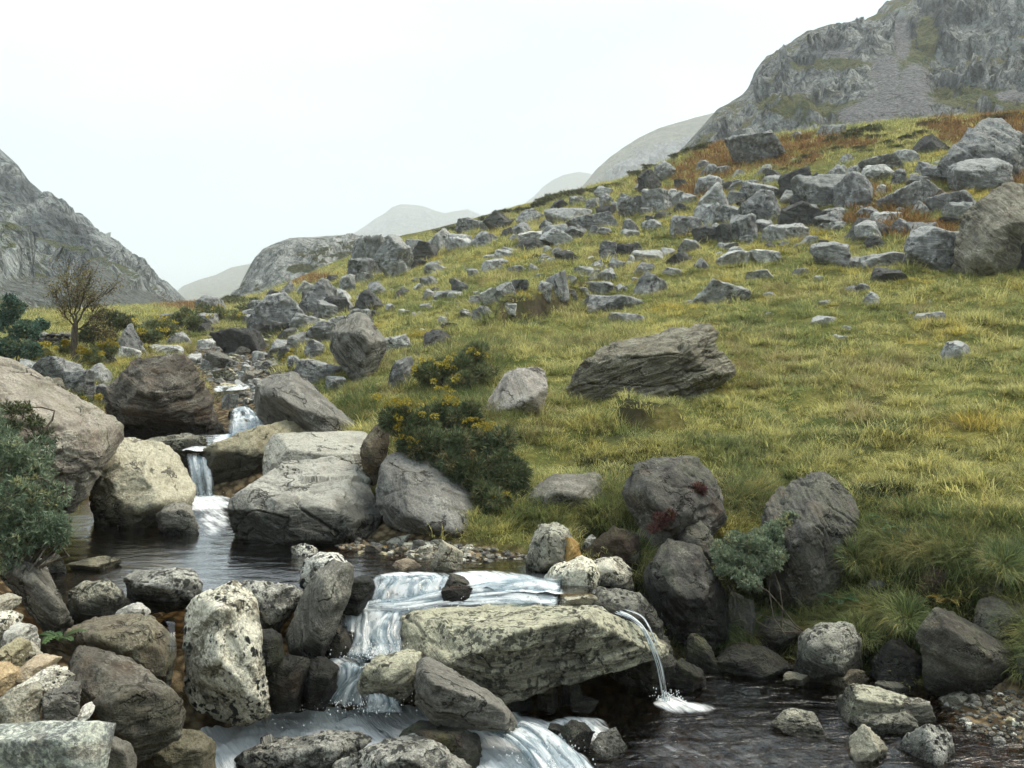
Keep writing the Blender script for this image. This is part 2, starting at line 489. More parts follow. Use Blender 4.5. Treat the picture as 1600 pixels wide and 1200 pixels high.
M_gorse = leaf_mat('gorse_spines', (0.085, 0.115, 0.058), (0.20, 0.225, 0.10), (0.27, 0.215, 0.10), 2.6, 0.15)
M_bloom = leaf_mat('gorse_blossom', (0.36, 0.28, 0.035), (0.52, 0.43, 0.08), None, 2.0, 0.3)
M_willow = leaf_mat('willow_leaves', (0.15, 0.205, 0.13), (0.31, 0.36, 0.24), (0.38, 0.37, 0.18), 2.2, 0.3, 0.5)
M_fern = leaf_mat('fern_fronds', (0.035, 0.085, 0.03), (0.085, 0.14, 0.05), None, 2.0, 0.3)
M_yfern = leaf_mat('yellow_fern_fronds', (0.16, 0.14, 0.03), (0.28, 0.19, 0.04), None, 2.0, 0.3)
M_rush = leaf_mat('rush_tussocks', (0.22, 0.215, 0.085), (0.52, 0.46, 0.22), (0.30, 0.21, 0.10), 1.4, 0.4)
M_moss = leaf_mat('moss_cushion', (0.026, 0.046, 0.014), (0.065, 0.085, 0.024), (0.10, 0.09, 0.03), 2.0, 0.1)
M_redheather = leaf_mat('red_heather', (0.10, 0.042, 0.040), (0.17, 0.085, 0.06), (0.12, 0.10, 0.04), 2.5, 0.15)
M_hawth = leaf_mat('autumn_tree_leaves', (0.15, 0.135, 0.05), (0.25, 0.215, 0.08), (0.28, 0.17, 0.06), 1.5, 0.3)
M_teal = leaf_mat('dark_shrub_leaves', (0.06, 0.125, 0.095), (0.13, 0.21, 0.15), (0.18, 0.20, 0.10), 1.5, 0.25)

def bark_mat(name, a, b):
    k = NT(name)
    g = k.n('ShaderNodeNewGeometry')
    n = k.noise(k.vmul(g.outputs['Position'], (1, 1, 0.25)), 22.0, 5, 0.65)
    return k.done(k.bsdf(k.mix(k.ramp(n, 0.35, 0.65), a, b), 0.9, k.bump(n, 0.02), 0.2))
M_bark = bark_mat('dark_bark', (0.055, 0.045, 0.033), (0.14, 0.115, 0.085))
M_twig = bark_mat('grey_twig_bark', (0.08, 0.07, 0.055), (0.19, 0.17, 0.14))

def mountain_mat(name, rock_a, rock_b, grass_a, grass_b, scree, scale=1.0):
    k = NT(name)
    g = k.n('ShaderNodeNewGeometry')
    pos = g.outputs['Position']
    veg, scr = k.attr('veg', 'Fac'), k.attr('scree', 'Fac')
    crag = k.attr('crag', 'Fac')
    n1 = k.noise(k.vmul(pos, (1.0, 1.0, 0.45)), 0.16 * scale, 6, 0.7)
    n2 = k.noise(pos, 0.5 * scale, 5, 0.7)
    n3 = k.noise(k.vmul(pos, (1.0, 1.0, 0.35)), 0.9 * scale, 4, 0.7)
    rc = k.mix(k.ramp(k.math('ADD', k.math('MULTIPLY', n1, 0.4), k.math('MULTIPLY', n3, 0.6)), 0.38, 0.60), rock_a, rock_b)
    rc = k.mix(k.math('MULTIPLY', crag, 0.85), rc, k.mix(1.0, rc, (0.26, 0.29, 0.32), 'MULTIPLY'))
    gc = k.mix(k.ramp(n2, 0.38, 0.62), grass_a, grass_b)
    vm = k.ramp(k.math('ADD', k.math('MULTIPLY', veg, 0.62), k.math('MULTIPLY', n2, 0.75)), 0.56, 0.72)
    c = k.mix(vm, rc, gc)
    n4 = k.noise(k.vmul(pos, (1.0, 1.0, 1.8)), 1.5 * scale, 5, 0.8)
    sc = k.mix(k.ramp(n4, 0.36, 0.62), tuple(x * 0.42 for x in scree), tuple(x * 1.15 for x in scree))
    c = k.mix(k.ramp(k.math('ADD', scr, k.math('MULTIPLY', k.math('SUBTRACT', n2, 0.5), 1.6)), 0.30, 0.95), c, sc)
    vd = k.n('ShaderNodeTexVoronoi', feature='DISTANCE_TO_EDGE')
    k.l(k.vadd(k.vmul(pos, (1.0, 1.0, 0.5)), k.vmul(k.noise(pos, 0.35 * scale, 4, 0.6, 0, 'Color'), (3.0 / scale, 3.0 / scale, 3.0 / scale))), vd.inputs['Vector']); vd.inputs['Scale'].default_value = 0.22 * scale
    jt = k.math('MULTIPLY', k.ramp(vd.outputs['Distance'], 0.0, 0.10, 1.0, 0.0), k.math('SUBTRACT', 1.0, vm))
    c = k.mix(k.math('MULTIPLY', jt, 0.6), c, k.mix(1.0, c, (0.3, 0.34, 0.32), 'MULTIPLY'))
    h = k.math('ADD', k.math('MULTIPLY', n1, 1.2), k.math('ADD', k.math('MULTIPLY', n2, 0.5), k.math('MULTIPLY', n3, 0.6)))
    return k.done(k.bsdf(c, 0.95, k.bump(h, 3.6 / scale, 1.0), 0.1))

def water_mat(name, tint, ripple=1.0, fres=1.5, foamcol=(0.86, 0.90, 0.92)):
    k = NT(name)
    g = k.n('ShaderNodeNewGeometry')
    pos = g.outputs['Position']
    foam = k.attr('foam', 'Fac')
    fl = k.attr('flow')
    w1 = k.noise(k.vmul(pos, (1.0, 2.4, 1.0)), 3.0, 4, 0.6, 0.8)
    w2 = k.noise(k.vmul(pos, (1.0, 2.2, 1.0)), 11.0, 3, 0.6, 0.4)
    h = k.math('ADD', k.math('MULTIPLY', w1, 1.0), k.math('MULTIPLY', w2, 0.18))
    nb = k.bump(h, 0.055 * ripple, 1.0)
    gl = k.n('ShaderNodeBsdfGlossy'); gl.inputs['Roughness'].default_value = 0.06
    gl.inputs['Color'].default_value = (1, 1, 1, 1)
    k.l(nb, gl.inputs['Normal'])
    tr = k.n('ShaderNodeBsdfTransparent'); tr.inputs['Color'].default_value = tuple(tint) + (1,)
    fr = k.n('ShaderNodeFresnel'); fr.inputs['IOR'].default_value = 1.33
    k.l(nb, fr.inputs['Normal'])
    mw = k.n('ShaderNodeMixShader')
    k.l(k.math('MULTIPLY', fr.outputs[0], fres, clamp=True), mw.inputs[0]); k.l(tr.outputs[0], mw.inputs[1]); k.l(gl.outputs[0], mw.inputs[2])
    s1 = k.noise(k.vmul(fl, (9.0, 1.6, 1.0)), 1.0, 5, 0.65, 0.5)
    s2 = k.noise(k.vmul(fl, (26.0, 3.0, 1.0)), 1.0, 4, 0.6, 0.4)
    s = k.math('ADD', k.math('MULTIPLY', s1, 0.65), k.math('MULTIPLY', s2, 0.35))
    fm = k.ramp(k.math('ADD', k.math('MULTIPLY', foam, 0.70), k.math('MULTIPLY', s, 1.35)), 0.55, 1.02)
    fm = k.math('MULTIPLY', fm, k.ramp(foam, 0.02, 0.2))
    df = k.bsdf(k.mix(k.ramp(s, 0.36, 0.6), tuple(x * 0.86 for x in foamcol), (0.95, 0.97, 0.98)), 0.5, k.bump(s, 0.10, 1.0), 0.3)
    mf = k.n('ShaderNodeMixShader')
    k.l(fm, mf.inputs[0]); k.l(mw.outputs[0], mf.inputs[1]); k.l(df, mf.inputs[2])
    return k.done(mf.outputs[0])

M_pool = water_mat('stream_water', (0.40, 0.29, 0.16), 0.55, 1.5)
M_still = water_mat('still_pool_water', (0.32, 0.25, 0.15), 0.22, 2.1)

def fall_mat(name, thin=0.0):
    k = NT(name)
    fl = k.attr('flow')           # x across, y along the fall in metres
    edge = k.attr('edge', 'Fac')
    s1 = k.noise(k.vmul(fl, (13.0, 0.9, 1.0)), 1.0, 4, 0.6, 0.25)
    s2 = k.noise(k.vmul(fl, (45.0, 1.6, 1.0)), 1.0, 3, 0.6, 0.2)
    s3 = k.noise(k.vmul(fl, (3.5, 1.8, 1.0)), 1.0, 3, 0.6, 0.3)
    s = k.math('ADD', k.math('MULTIPLY', s1, 0.45), k.math('ADD', k.math('MULTIPLY', s2, 0.3), k.math('MULTIPLY', s3, 0.25)))
    a = k.ramp(k.math('ADD', k.math('MULTIPLY', k.math('SUBTRACT', s, 0.5), 2.0), k.math('MULTIPLY', edge, 0.95)), 0.30 + thin, 0.88 + thin)
    hol = k.ramp(k.noise(k.vmul(fl, (1.0, 0.55, 1.0)), 17.0, 4, 0.7), 0.30, 0.50, 0.25, 1.0)
    a = k.math('MULTIPLY', k.math('MULTIPLY', a, hol), k.ramp(edge, 0.0, 0.25))
    col = k.mix(k.ramp(s, 0.34, 0.58), (0.70, 0.76, 0.79), (0.93, 0.95, 0.96))
    d = k.bsdf(col, 0.45, k.bump(s, 0.04, 0.6), 0.3)
    tl = k.n('ShaderNodeBsdfTranslucent'); k.l(col, tl.inputs['Color'])
    m1 = k.n('ShaderNodeMixShader'); m1.inputs[0].default_value = 0.35
    k.l(d, m1.inputs[1]); k.l(tl.outputs[0], m1.inputs[2])
    tr = k.n('ShaderNodeBsdfTransparent'); tr.inputs['Color'].default_value = (0.80, 0.84, 0.86, 1)
    gl = k.n('ShaderNodeBsdfGlossy'); gl.inputs['Roughness'].default_value = 0.12
    k.l(k.bump(s, 0.05, 0.8), gl.inputs['Normal'])
    m0 = k.n('ShaderNodeMixShader'); k.l(k.math('MULTIPLY', k.ramp(edge, 0.0, 0.3), 0.09), m0.inputs[0])
    k.l(tr.outputs[0], m0.inputs[1]); k.l(gl.outputs[0], m0.inputs[2])
    m = k.n('ShaderNodeMixShader')
    k.l(a, m.inputs[0]); k.l(m0.outputs[0], m.inputs[1]); k.l(m1.outputs[0], m.inputs[2])
    return k.done(m.outputs[0])
M_fall = fall_mat('falling_water', -0.06)
M_thin = fall_mat('thin_falling_water', 0.06)

# ------------------------------------------------------------------ terrain: stream bed and hillside as one sheet
# columns of (distance, height) or (distance, None, row of the photograph) that the ground passes through
TCOL = {
    -500: [(2.5, 1.6), (8, 1.9), (12, 2.3), (20, 2.8), (40, 3.2), (100, None, 476), (190, None, 474)],
    -150: [(2.5, 1.2), (5, 1.2), (7, 1.3), (8.5, 1.25), (10, 1.3), (12, 1.5), (15, 2.0), (20, 2.5), (40, 3.0), (100, None, 478), (190, None, 475)],
    0:    [(2.5, .6), (5, .8), (6, .85), (7, .8), (8, .9), (9, .85), (10, .8), (12, .75), (13.5, 1.1), (15, 1.7), (18, 2.05), (25, 2.45), (40, 2.9), (60, 3.3), (100, None, 480), (190, None, 476)],
    100:  [(2.5, .2), (5, .4), (6, .45), (7, .5), (8.5, .55), (10, .55), (12.5, .5), (14, .7), (15.5, 1.5), (18, 1.9), (25, 2.35), (40, 2.8), (60, 3.25), (100, None, 480), (190, None, 476)],
    200:  [(2.5, 0), (6, 0), (7.5, .1), (8.5, .35), (9.5, .5), (12, .5), (14.3, .5), (15.2, .9), (17, 1.0), (20, 1.15), (25, 1.8), (30, 2.25), (40, 2.7), (60, 3.25), (100, None, 477), (190, None, 475)],
    300:  [(2.5, -.5), (8.3, -.4), (8.9, .0), (9.5, .5), (12, .5), (14.8, .5), (15.3, 1.2), (17, 1.2), (20, 1.2), (25, 1.65), (30, 2.05), (40, 2.65), (60, 3.3), (90, None, 473), (130, None, 478), (190, None, 475)],
    400:  [(2.5, -.5), (8.6, -.4), (9.1, .0), (9.6, .5), (12, .5), (14.5, .5), (15.3, 1.2), (17, 1.3), (20, 1.45), (24, 1.7), (30, 2.15), (36, 2.65), (45, None, 507), (60, None, 488), (90, None, 462), (120, None, 474), (190, None, 478)],
    500:  [(2.5, -.5), (8.9, -.4), (9.4, .0), (9.8, .55), (11, .75), (12, .9), (14, 1.0), (16, 1.45), (20, 1.95), (24, 2.3), (30, 2.85), (40, None, 492), (60, None, 455), (95, None, 418), (125, None, 432), (190, None, 465)],
    600:  [(2.5, -.5), (9.0, -.4), (9.5, .1), (10.0, .6), (10.9, .8), (12, 1.02), (13.5, 1.25), (15.5, 1.65), (18, 2.05), (23, 2.55), (30, None, 520), (40, None, 467), (60, None, 420), (100, None, 374), (125, None, 386), (190, None, 455)],
    700:  [(2.5, -.5), (9.2, -.4), (9.6, .2), (10.1, .65), (10.9, .85), (12, 1.05), (13.2, 1.35), (15.5, 1.8), (18, 2.2), (23, 2.75), (30, None, 490), (40, None, 440), (60, None, 390), (98, None, 352), (120, None, 362), (190, None, 445)],
    800:  [(2.5, -.5), (9.5, -.4), (9.9, .3), (10.5, .7), (11.3, .95), (12, 1.1), (13, 1.3), (15, 1.75), (18, 2.22), (23, 2.85), (30, None, 474), (40, None, 417), (60, None, 360), (95, None, 323), (115, None, 332), (190, None, 430)],
    900:  [(2.5, -.5), (10, -.4), (10.3, .4), (10.8, .75), (11.6, 1.0), (12.5, 1.22), (14, 1.5), (16, 1.9), (20, 2.45), (26, 3.1), (34, None, 450), (46, None, 385), (65, None, 330), (90, None, 297), (110, None, 305), (190, None, 420)],
    1000: [(2.5, -.5), (10.3, -.4), (10.7, .35), (11.2, .75), (12, 1.08), (13.5, 1.45), (16, 1.92), (20, 2.5), (27, 3.4), (35, None, 438), (45, None, 378), (60, None, 312), (80, None, 270), (100, None, 278), (190, None, 400)],
    1100: [(2.5, -.5), (10.6, -.4), (11.0, .1), (11.5, .65), (12.3, 1.1), (13.5, 1.42), (16, 1.92), (20, 2.52), (27, 3.55), (35, None, 424), (45, None, 358), (60, None, 285), (76, None, 228), (95, None, 236), (190, None, 380)],
    1200: [(2.5, -.5), (10.5, -.4), (11.2, -.1), (11.7, .15), (12.2, .7), (12.9, 1.3), (15, 1.78), (20, 2.55), (27, 3.68), (35, None, 412), (45, None, 346), (58, None, 268), (72, None, 212), (90, None, 220), (190, None, 370)],
    1300: [(2.5, -.5), (10.0, -.4), (10.7, -.1), (11.2, .25), (11.8, .75), (12.4, 1.3), (15, 1.88), (20, 2.65), (27, 3.85), (33, None, 418), (43, None, 345), (56, None, 262), (70, None, 202), (90, None, 210), (190, None, 360)],
    1400: [(2.5, -.5), (9.4, -.4), (10.1, -.05), (10.6, .2), (10.95, .85), (11.6, 1.22), (12.6, 1.5), (15, 1.98), (20, 2.75), (27, 4.0), (33, None, 408), (42, None, 330), (55, None, 248), (68, None, 190), (90, None, 196), (190, None, 360)],
    1500: [(2.5, -.5), (8.0, -.22), (8.7, -.08), (9.4, 0.05), (10.1, .12), (10.5, .65), (10.9, 1.1), (11.6, 1.4), (15, 2.05), (20, 2.85), (27, 4.2), (33, None, 398), (42, None, 315), (55, None, 238), (66, None, 186), (90, None, 190), (190, None, 360)],
    1600: [(2.5, -.5), (7.6, -.2), (8.2, -.08), (8.9, .03), (9.6, .12), (10.0, .5), (10.4, 1.05), (11.2, 1.4), (15, 2.12), (20, 2.95), (27, 4.35), (33, None, 386), (42, None, 302), (55, None, 225), (65, None, 178), (90, None, 182), (190, None, 360)],
    1800: [(2.5, -.4), (7, -.2), (8.0, .1), (9.0, .5), (9.8, 1.2), (12, 1.7), (16, 2.6), (27, 4.8), (40, None, 300), (55, None, 205), (64, None, 165), (90, None, 170), (190, None, 350)],
    2400: [(2.5, 0), (6, .4), (7.5, 1.2), (10, 1.8), (16, 3.1), (27, 6.0), (40, None, 240), (60, None, 120), (90, None, 120), (190, None, 300)],
}
NU, ND = 440, 430
GU = np.linspace(-500, 2200, NU)
LD0, LD1 = math.log(2.5), math.log(190.0)
GL = np.linspace(LD0, LD1, ND)
GD = np.exp(GL)
_us = sorted(TCOL)
_prof = []
for _u in _us:
    ds, ts = [], []
    for e in TCOL[_u]:
        ds.append(math.log(e[0]))
        ts.append((ZC - e[1]) / e[0] if len(e) == 2 else (e[2] - CV) / F)
    _prof.append(np.interp(GL, ds, ts))
_prof = np.array(_prof)                                  # columns x ND
TT = np.stack([np.interp(GU, _us, _prof[:, j]) for j in range(ND)], 1)   # NU x ND, tangent of depression
def blur(a, n, axis):
    k = np.hanning(2 * n + 3)[1:-1]; k /= k.sum()
    pad = [(0, 0)] * a.ndim; pad[axis] = (n, n)
    b = np.pad(a, pad, mode='edge')
    return np.apply_along_axis(lambda x: np.convolve(x, k, mode='valid'), axis, b)
TT = blur(TT, 5, 0)
TT = blur(TT, 2, 1)
UU, DD = np.meshgrid(GU, GD, indexing='ij')
VB = CV + TT * F                                         # row that each ground point has in the photograph
XX = (UU - CU) / F * DD
ZZ = ZC - TT * DD

STREAM = [(-600, 1400), (-400, 960), (-60, 900), (60, 850), (130, 800), (210, 800), (285, 760), (290, 690), (335, 640), (318, 600), (285, 565), (310, 540), (420, 538), (440, 600),
          (470, 690), (560, 720), (600, 810), (700, 850), (840, 868), (900, 900), (1010, 930), (1020, 1010), (1110, 1030), (1240, 1055), (1440, 1075), (1540, 1050), (1800, 1090), (2600, 1400)]
RUST = [(1120, 262, 62, 22), (1215, 246, 70, 20), (1075, 268, 34, 18), (1400, 330, 85, 18), (1300, 222, 80, 14), (1570, 196, 60, 24), (1500, 196, 70, 10), (1470, 372, 40, 10), (1340, 345, 40, 10),
        (1585, 280, 40, 20), (1180, 240, 110, 26), (1420, 360, 70, 20), (1540, 215, 90, 24), (1340, 300, 60, 16), (1090, 300, 50, 14), (1240, 226, 60, 14), (1010, 285, 20, 8), (1450, 318, 40, 14), (300, 480, 60, 8), (470, 435, 60, 10)]
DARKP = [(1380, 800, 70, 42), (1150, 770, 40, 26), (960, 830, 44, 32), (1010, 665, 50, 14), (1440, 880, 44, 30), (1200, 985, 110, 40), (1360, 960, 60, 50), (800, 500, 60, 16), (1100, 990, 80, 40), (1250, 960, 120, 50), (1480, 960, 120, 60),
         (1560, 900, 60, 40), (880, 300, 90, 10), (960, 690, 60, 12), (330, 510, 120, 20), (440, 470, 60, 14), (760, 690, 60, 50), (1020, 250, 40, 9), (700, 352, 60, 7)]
SOIL = [(1440, 905, 46, 32), (1200, 1000, 150, 50), (1400, 1000, 110, 60), (1560, 960, 60, 60), (930, 850, 40, 26), (1150, 900, 40, 60), (1015, 668, 46, 12), (840, 498, 64, 18), (1010, 880, 60, 60), (1330, 960, 60, 40)]
m_bed = blur(blur((in_poly(UU, VB, STREAM) | in_poly(UU, VB, [(120, 800), (140, 640), (345, 640), (345, 800)])).astype(np.float32), 3, 0), 2, 1)
_wp = np.stack([XX.ravel(), DD.ravel(), ZZ.ravel()], 1)
_n = lambda s, o, sd: fbm(_wp * s, o, sd).reshape(UU.shape)
n_mid = _n(0.35, 3, 5)
m_grass = np.clip(1 - m_bed * 1.3, 0, 1)
m_rust = np.clip(ell(UU, VB, RUST) + 0.5 * n_mid - 0.05, 0, 1) * (DD > 20)
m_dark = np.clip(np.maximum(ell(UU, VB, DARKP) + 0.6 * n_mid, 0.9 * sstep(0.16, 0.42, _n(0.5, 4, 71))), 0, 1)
m_soil = np.clip(ell(UU, VB, SOIL) * 1.2 + 0.4 * n_mid, 0, 1) * (DD < 45)
m_grass = np.clip(m_grass - 0.85 * sstep(0.45, 0.8, m_soil) * (DD < 14), 0, 1)
# relief: hummocks on the hill, cobbles in the bed, turf clumps
hill = np.clip(m_grass, 0, 1)
amp_far = np.clip(DD / 40, 0.15, 1.0)
rel = hill * (0.30 * _n(0.22, 3, 11) * amp_far + 0.20 * _n(0.9, 3, 12) * np.clip(DD / 15, 0.4, 1.2) + 0.20 * (0.5 - np.abs(_n(1.5, 2, 13))) * (DD < 60))
rel += (1 - hill) * (0.10 * _n(1.6, 4, 14) + 0.05 * _n(6.0, 2, 15) * (DD < 30))
# eroded steps of turf across the slope: the ground rises behind a line, and its face is bare earth
STEPS = [([(772, 528), (792, 506), (850, 490), (905, 470), (925, 466)], 24, 0.55), ([(965, 668), (990, 676), (1030, 684), (1070, 678)], 26, 0.32)]
m_face = np.zeros_like(ZZ)
for line, half, hgt in STEPS:
    lu, lv = [p[0] for p in line], [p[1] for p in line]
    sv = np.interp(UU, lu, lv) - VB                     # rows uphill of the line
    win = sstep(lu[0] - 6, lu[0] + 14, UU) * sstep(lu[-1] + 6, lu[-1] - 14, UU)
    rel = rel + win * hgt * sstep(-2, 4, sv) * sstep(60, 8, sv)
    m_face = np.maximum(m_face, win * sstep(-5, -1, sv) * sstep(8, 3, sv) * np.clip(0.7 + 1.6 * _n(1.6, 2, 66), 0, 1))
m_soil = np.maximum(m_soil, m_face); m_grass = m_grass * (1 - m_face)
_crest = sstep(50, 80, DD)
rel *= 1 - 0.6 * _crest
ZG = ZZ + rel
def ground_z(u, d):
    """Height of the ground sheet at column u, distance d (bilinear)."""
    fu = np.clip((np.asarray(u, float) - GU[0]) / (GU[1] - GU[0]), 0, NU - 1.001)
    fd = np.clip((np.log(np.asarray(d, float)) - LD0) / (GL[1] - GL[0]), 0, ND - 1.001)
    i, j = fu.astype(int), fd.astype(int)
    a, b = fu - i, fd - j
    return ZG[i, j] * (1 - a) * (1 - b) + ZG[i + 1, j] * a * (1 - b) + ZG[i, j + 1] * (1 - a) * b + ZG[i + 1, j + 1] * a * b
def sample(m, u, d):
    fu = np.clip(np.round((np.asarray(u, float) - GU[0]) / (GU[1] - GU[0])), 0, NU - 1).astype(int)
    fd = np.clip(np.round((np.log(np.asarray(d, float)) - LD0) / (GL[1] - GL[0])), 0, ND - 1).astype(int)
    return m[fu, fd]
def ground_d(u, v, dmin=8.0, dmax=110.0):
    """Distance at which the line of sight through (u, v) first meets the ground."""
    ds = np.exp(np.linspace(math.log(dmin), math.log(dmax), 700))
    z = ground_z(np.full(700, u), ds)
    zl = ZC - (v - CV) / F * ds
    hit = np.nonzero(zl <= z)[0]
    return float(ds[hit[0]]) if len(hit) else float(ds[np.argmin(zl - z)])

_V = np.stack([XX.ravel(), DD.ravel(), ZG.ravel()], 1)
_f = grid_faces(NU, ND)[:, ::-1]
me = make_mesh('ground', _V, _f, {'grass': m_grass.ravel(), 'rust': m_rust.ravel(), 'bed_mask': m_bed.ravel(), 'dark': m_dark.ravel(), 'soil': m_soil.ravel()}, True, M_ground)
tag(link('ground', me), 'green and yellow grassy hillside above a rocky stream bed', 'ground', None, 'structure')

# wide valley floor under everything, to the horizon
k = NT('valley_floor'); g = k.n('ShaderNodeNewGeometry')
nn = k.noise(g.outputs['Position'], 0.05, 5, 0.6)
M_floor = k.done(k.bsdf(k.mix(k.ramp(nn, 0.4, 0.6), (0.09, 0.11, 0.05), (0.16, 0.15, 0.07)), 0.95))
_a = np.linspace(0, 2 * math.pi, 65)[:-1]
_V = np.vstack([[[0, 0, -3.0]]] + [np.stack([np.cos(_a) * r, np.sin(_a) * r + 40, np.full(64, -3.0 if r < 1500 else -3.0)], 1) for r in (400, 3000)])
_f3 = np.array([[0, 1 + i, 1 + (i + 1) % 64] for i in range(64)]); _f4 = np.array([[1 + i, 65 + i, 65 + (i + 1) % 64, 1 + (i + 1) % 64] for i in range(64)])
tag(link('valley_ground', make_mesh('valley_ground', _V, [_f3, _f4], None, True, M_floor)), 'flat green valley floor far below the mountains', 'valley', None, 'structure')

# ------------------------------------------------------------------ mountains
def mountain(name, top, foot, mat, label, nu, ns, seed, amp, fscale, bulge=0.0, back=0.5, veg=None, scree=None, crag=None, ledge=0.0, dirv=(1, 1, 1), top_n=0.10, rake=0.0, fade=None, chunk=0.36):
    """A slope between a foot line and a skyline (both as columns, rows and distances), with a back slope behind the skyline."""
    t = np.array(top, float); fo = np.array(foot, float)
    us = np.linspace(t[0, 0], t[-1, 0], nu)
    tv, td = np.interp(us, t[:, 0], t[:, 1]), np.interp(us, t[:, 0], t[:, 2])
    jit = fbm(np.stack([us * 0.03, us * 0 + seed, us * 0], 1), 5, seed, 0.6)
    fu = np.interp(us, t[:, 0], np.linspace(fo[0, 0], fo[-1, 0], len(t)))
    fv, fd = np.interp(fu, fo[:, 0], fo[:, 1]), np.interp(fu, fo[:, 0], fo[:, 2])
    A, B = P(fu, fv, fd), P(us, tv, td)
    s = np.linspace(0, 1, ns)
    rows, par = [], []
    for q in s:                                       # rises from the foot to the skyline, then falls away behind it
        X = A + (B - A) * q
        X[:, 2] += bulge * np.sin(q * math.pi) * (B[:, 2] - A[:, 2])
        rows.append(X); par.append(q)
    nb = max(6, ns // 6)
    for q in np.linspace(0, 1, nb + 1)[1:]:
        X = B.copy()
        X[:, 1] += (B[:, 1] - A[:, 1] + 40) * back * q
        X[:, 0] += (B[:, 0] - A[:, 0]) * back * q
        X[:, 2] = B[:, 2] + (A[:, 2] - 6 - B[:, 2]) * q ** 1.6
        rows.append(X); par.append(1 + q)
    G = np.array(rows)                                # (ns+nb, nu, 3)
    R, C = G.shape[:2]
    du = np.gradient(G, axis=1); dv = np.gradient(G, axis=0)
    N = np.cross(du, dv); N /= np.linalg.norm(N, axis=2, keepdims=True) + 1e-9
    pts = G.reshape(-1, 3)
    base = pts.copy()
    sc = np.array(dirv) * fscale
    ca, sa = math.cos(rake), math.sin(rake)           # buttresses and gullies run along the rake
    pr = np.stack([pts[:, 0] * ca + pts[:, 2] * sa, pts[:, 1], -pts[:, 0] * sa + pts[:, 2] * ca], 1)
    n1 = ridged(pr * sc * np.array([0.55 if rake else 1, 1, 1.5 if rake else 1]), 5, seed) - 0.62
    n2 = fbm(pts * sc * 3.1, 4, seed + 5)
    n3 = ridged(pts * sc * np.array([1.3, 1, 0.45]) * 4.2, 3, seed + 9) - 0.6
    par = np.repeat(np.array(par), C)
    w = np.where(par <= 1, 1 - (1 - top_n) * sstep(0.80, 0.98, par), top_n)
    u0_ = pts[:, 0] / pts[:, 1] * F + CU; v0_ = CV - (pts[:, 2] - ZC) / pts[:, 1] * F
    if scree: w = w * (1 - 0.85 * np.clip(scree(u0_, v0_, par) * 1.0, 0, 1))   # loose stones and turf lie smooth
    if veg: w = w * (1 - 0.6 * sstep(0.4, 0.8, veg(u0_, v0_, par)))
    if fade is not None: w = w * fade(np.tile(us, R))
    c1 = cells(pr * sc * np.array([2.6, 2.0, 1.5]) + 0.5 * n2[:, None], seed + 31); c2 = cells(pts * sc * np.array([7.5, 6, 4.0]) + 0.4 * n2[:, None], seed + 33)
    dsp = n1 * 0.95 + n2 * 0.3 + n3 * 0.16 + c1 * chunk + c2 * chunk * 0.48
    if ledge > 0:                                     # stepped buttresses
        hgt = pts[:, 2] * fscale * 2.2 + 1.2 * fbm(pts * sc * 0.8, 3, seed + 21)
        fr = hgt - np.floor(hgt)
        dsp = dsp + ledge * (np.where(fr > 0.75, (1 - fr) * 4, fr / 0.75) - 0.5)
    pts = pts + N.reshape(-1, 3) * (amp * dsp * w)[:, None]
    G2 = pts.reshape(R, C, 3)
    N2 = np.cross(np.gradient(G2, axis=1), np.gradient(G2, axis=0)); N2 /= np.linalg.norm(N2, axis=2, keepdims=True) + 1e-9
    flat = np.abs(N2[:, :, 2]).ravel()
    flat = flat - np.median(flat[par <= 1])
    uu = pts[:, 0] / pts[:, 1] * F + CU; vv = CV - (pts[:, 2] - ZC) / pts[:, 1] * F
    z = np.zeros(len(pts))
    slope = np.abs(N.reshape(-1, 3)[:, 2])
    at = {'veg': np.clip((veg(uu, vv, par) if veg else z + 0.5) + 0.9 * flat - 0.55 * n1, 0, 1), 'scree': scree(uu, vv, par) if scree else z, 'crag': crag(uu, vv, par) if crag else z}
    me = make_mesh(name, pts, grid_faces(R, C), at, True, mat)
    return tag(link(name, me), label, 'mountain', None, 'structure')

M_crag = mountain_mat('crag_rock', (0.085, 0.095, 0.098), (0.42, 0.43, 0.41), (0.085, 0.105, 0.05), (0.17, 0.165, 0.08), (0.25, 0.25, 0.252), 1.0)
M_lhill = mountain_mat('left_mountain_rock', (0.045, 0.058, 0.066), (0.42, 0.45, 0.44), (0.075, 0.095, 0.055), (0.13, 0.14, 0.075), (0.20, 0.215, 0.20), 0.7)
M_knoll = mountain_mat('knoll_rock', (0.22, 0.23, 0.22), (0.56, 0.57, 0.54), (0.045, 0.06, 0.03), (0.10, 0.10, 0.05), (0.2, 0.2, 0.2), 1.3)
M_far = mountain_mat('far_mountain_rock', (0.05, 0.055, 0.06), (0.42, 0.42, 0.41), (0.12, 0.125, 0.07), (0.26, 0.24, 0.15), (0.25, 0.25, 0.25), 0.16)

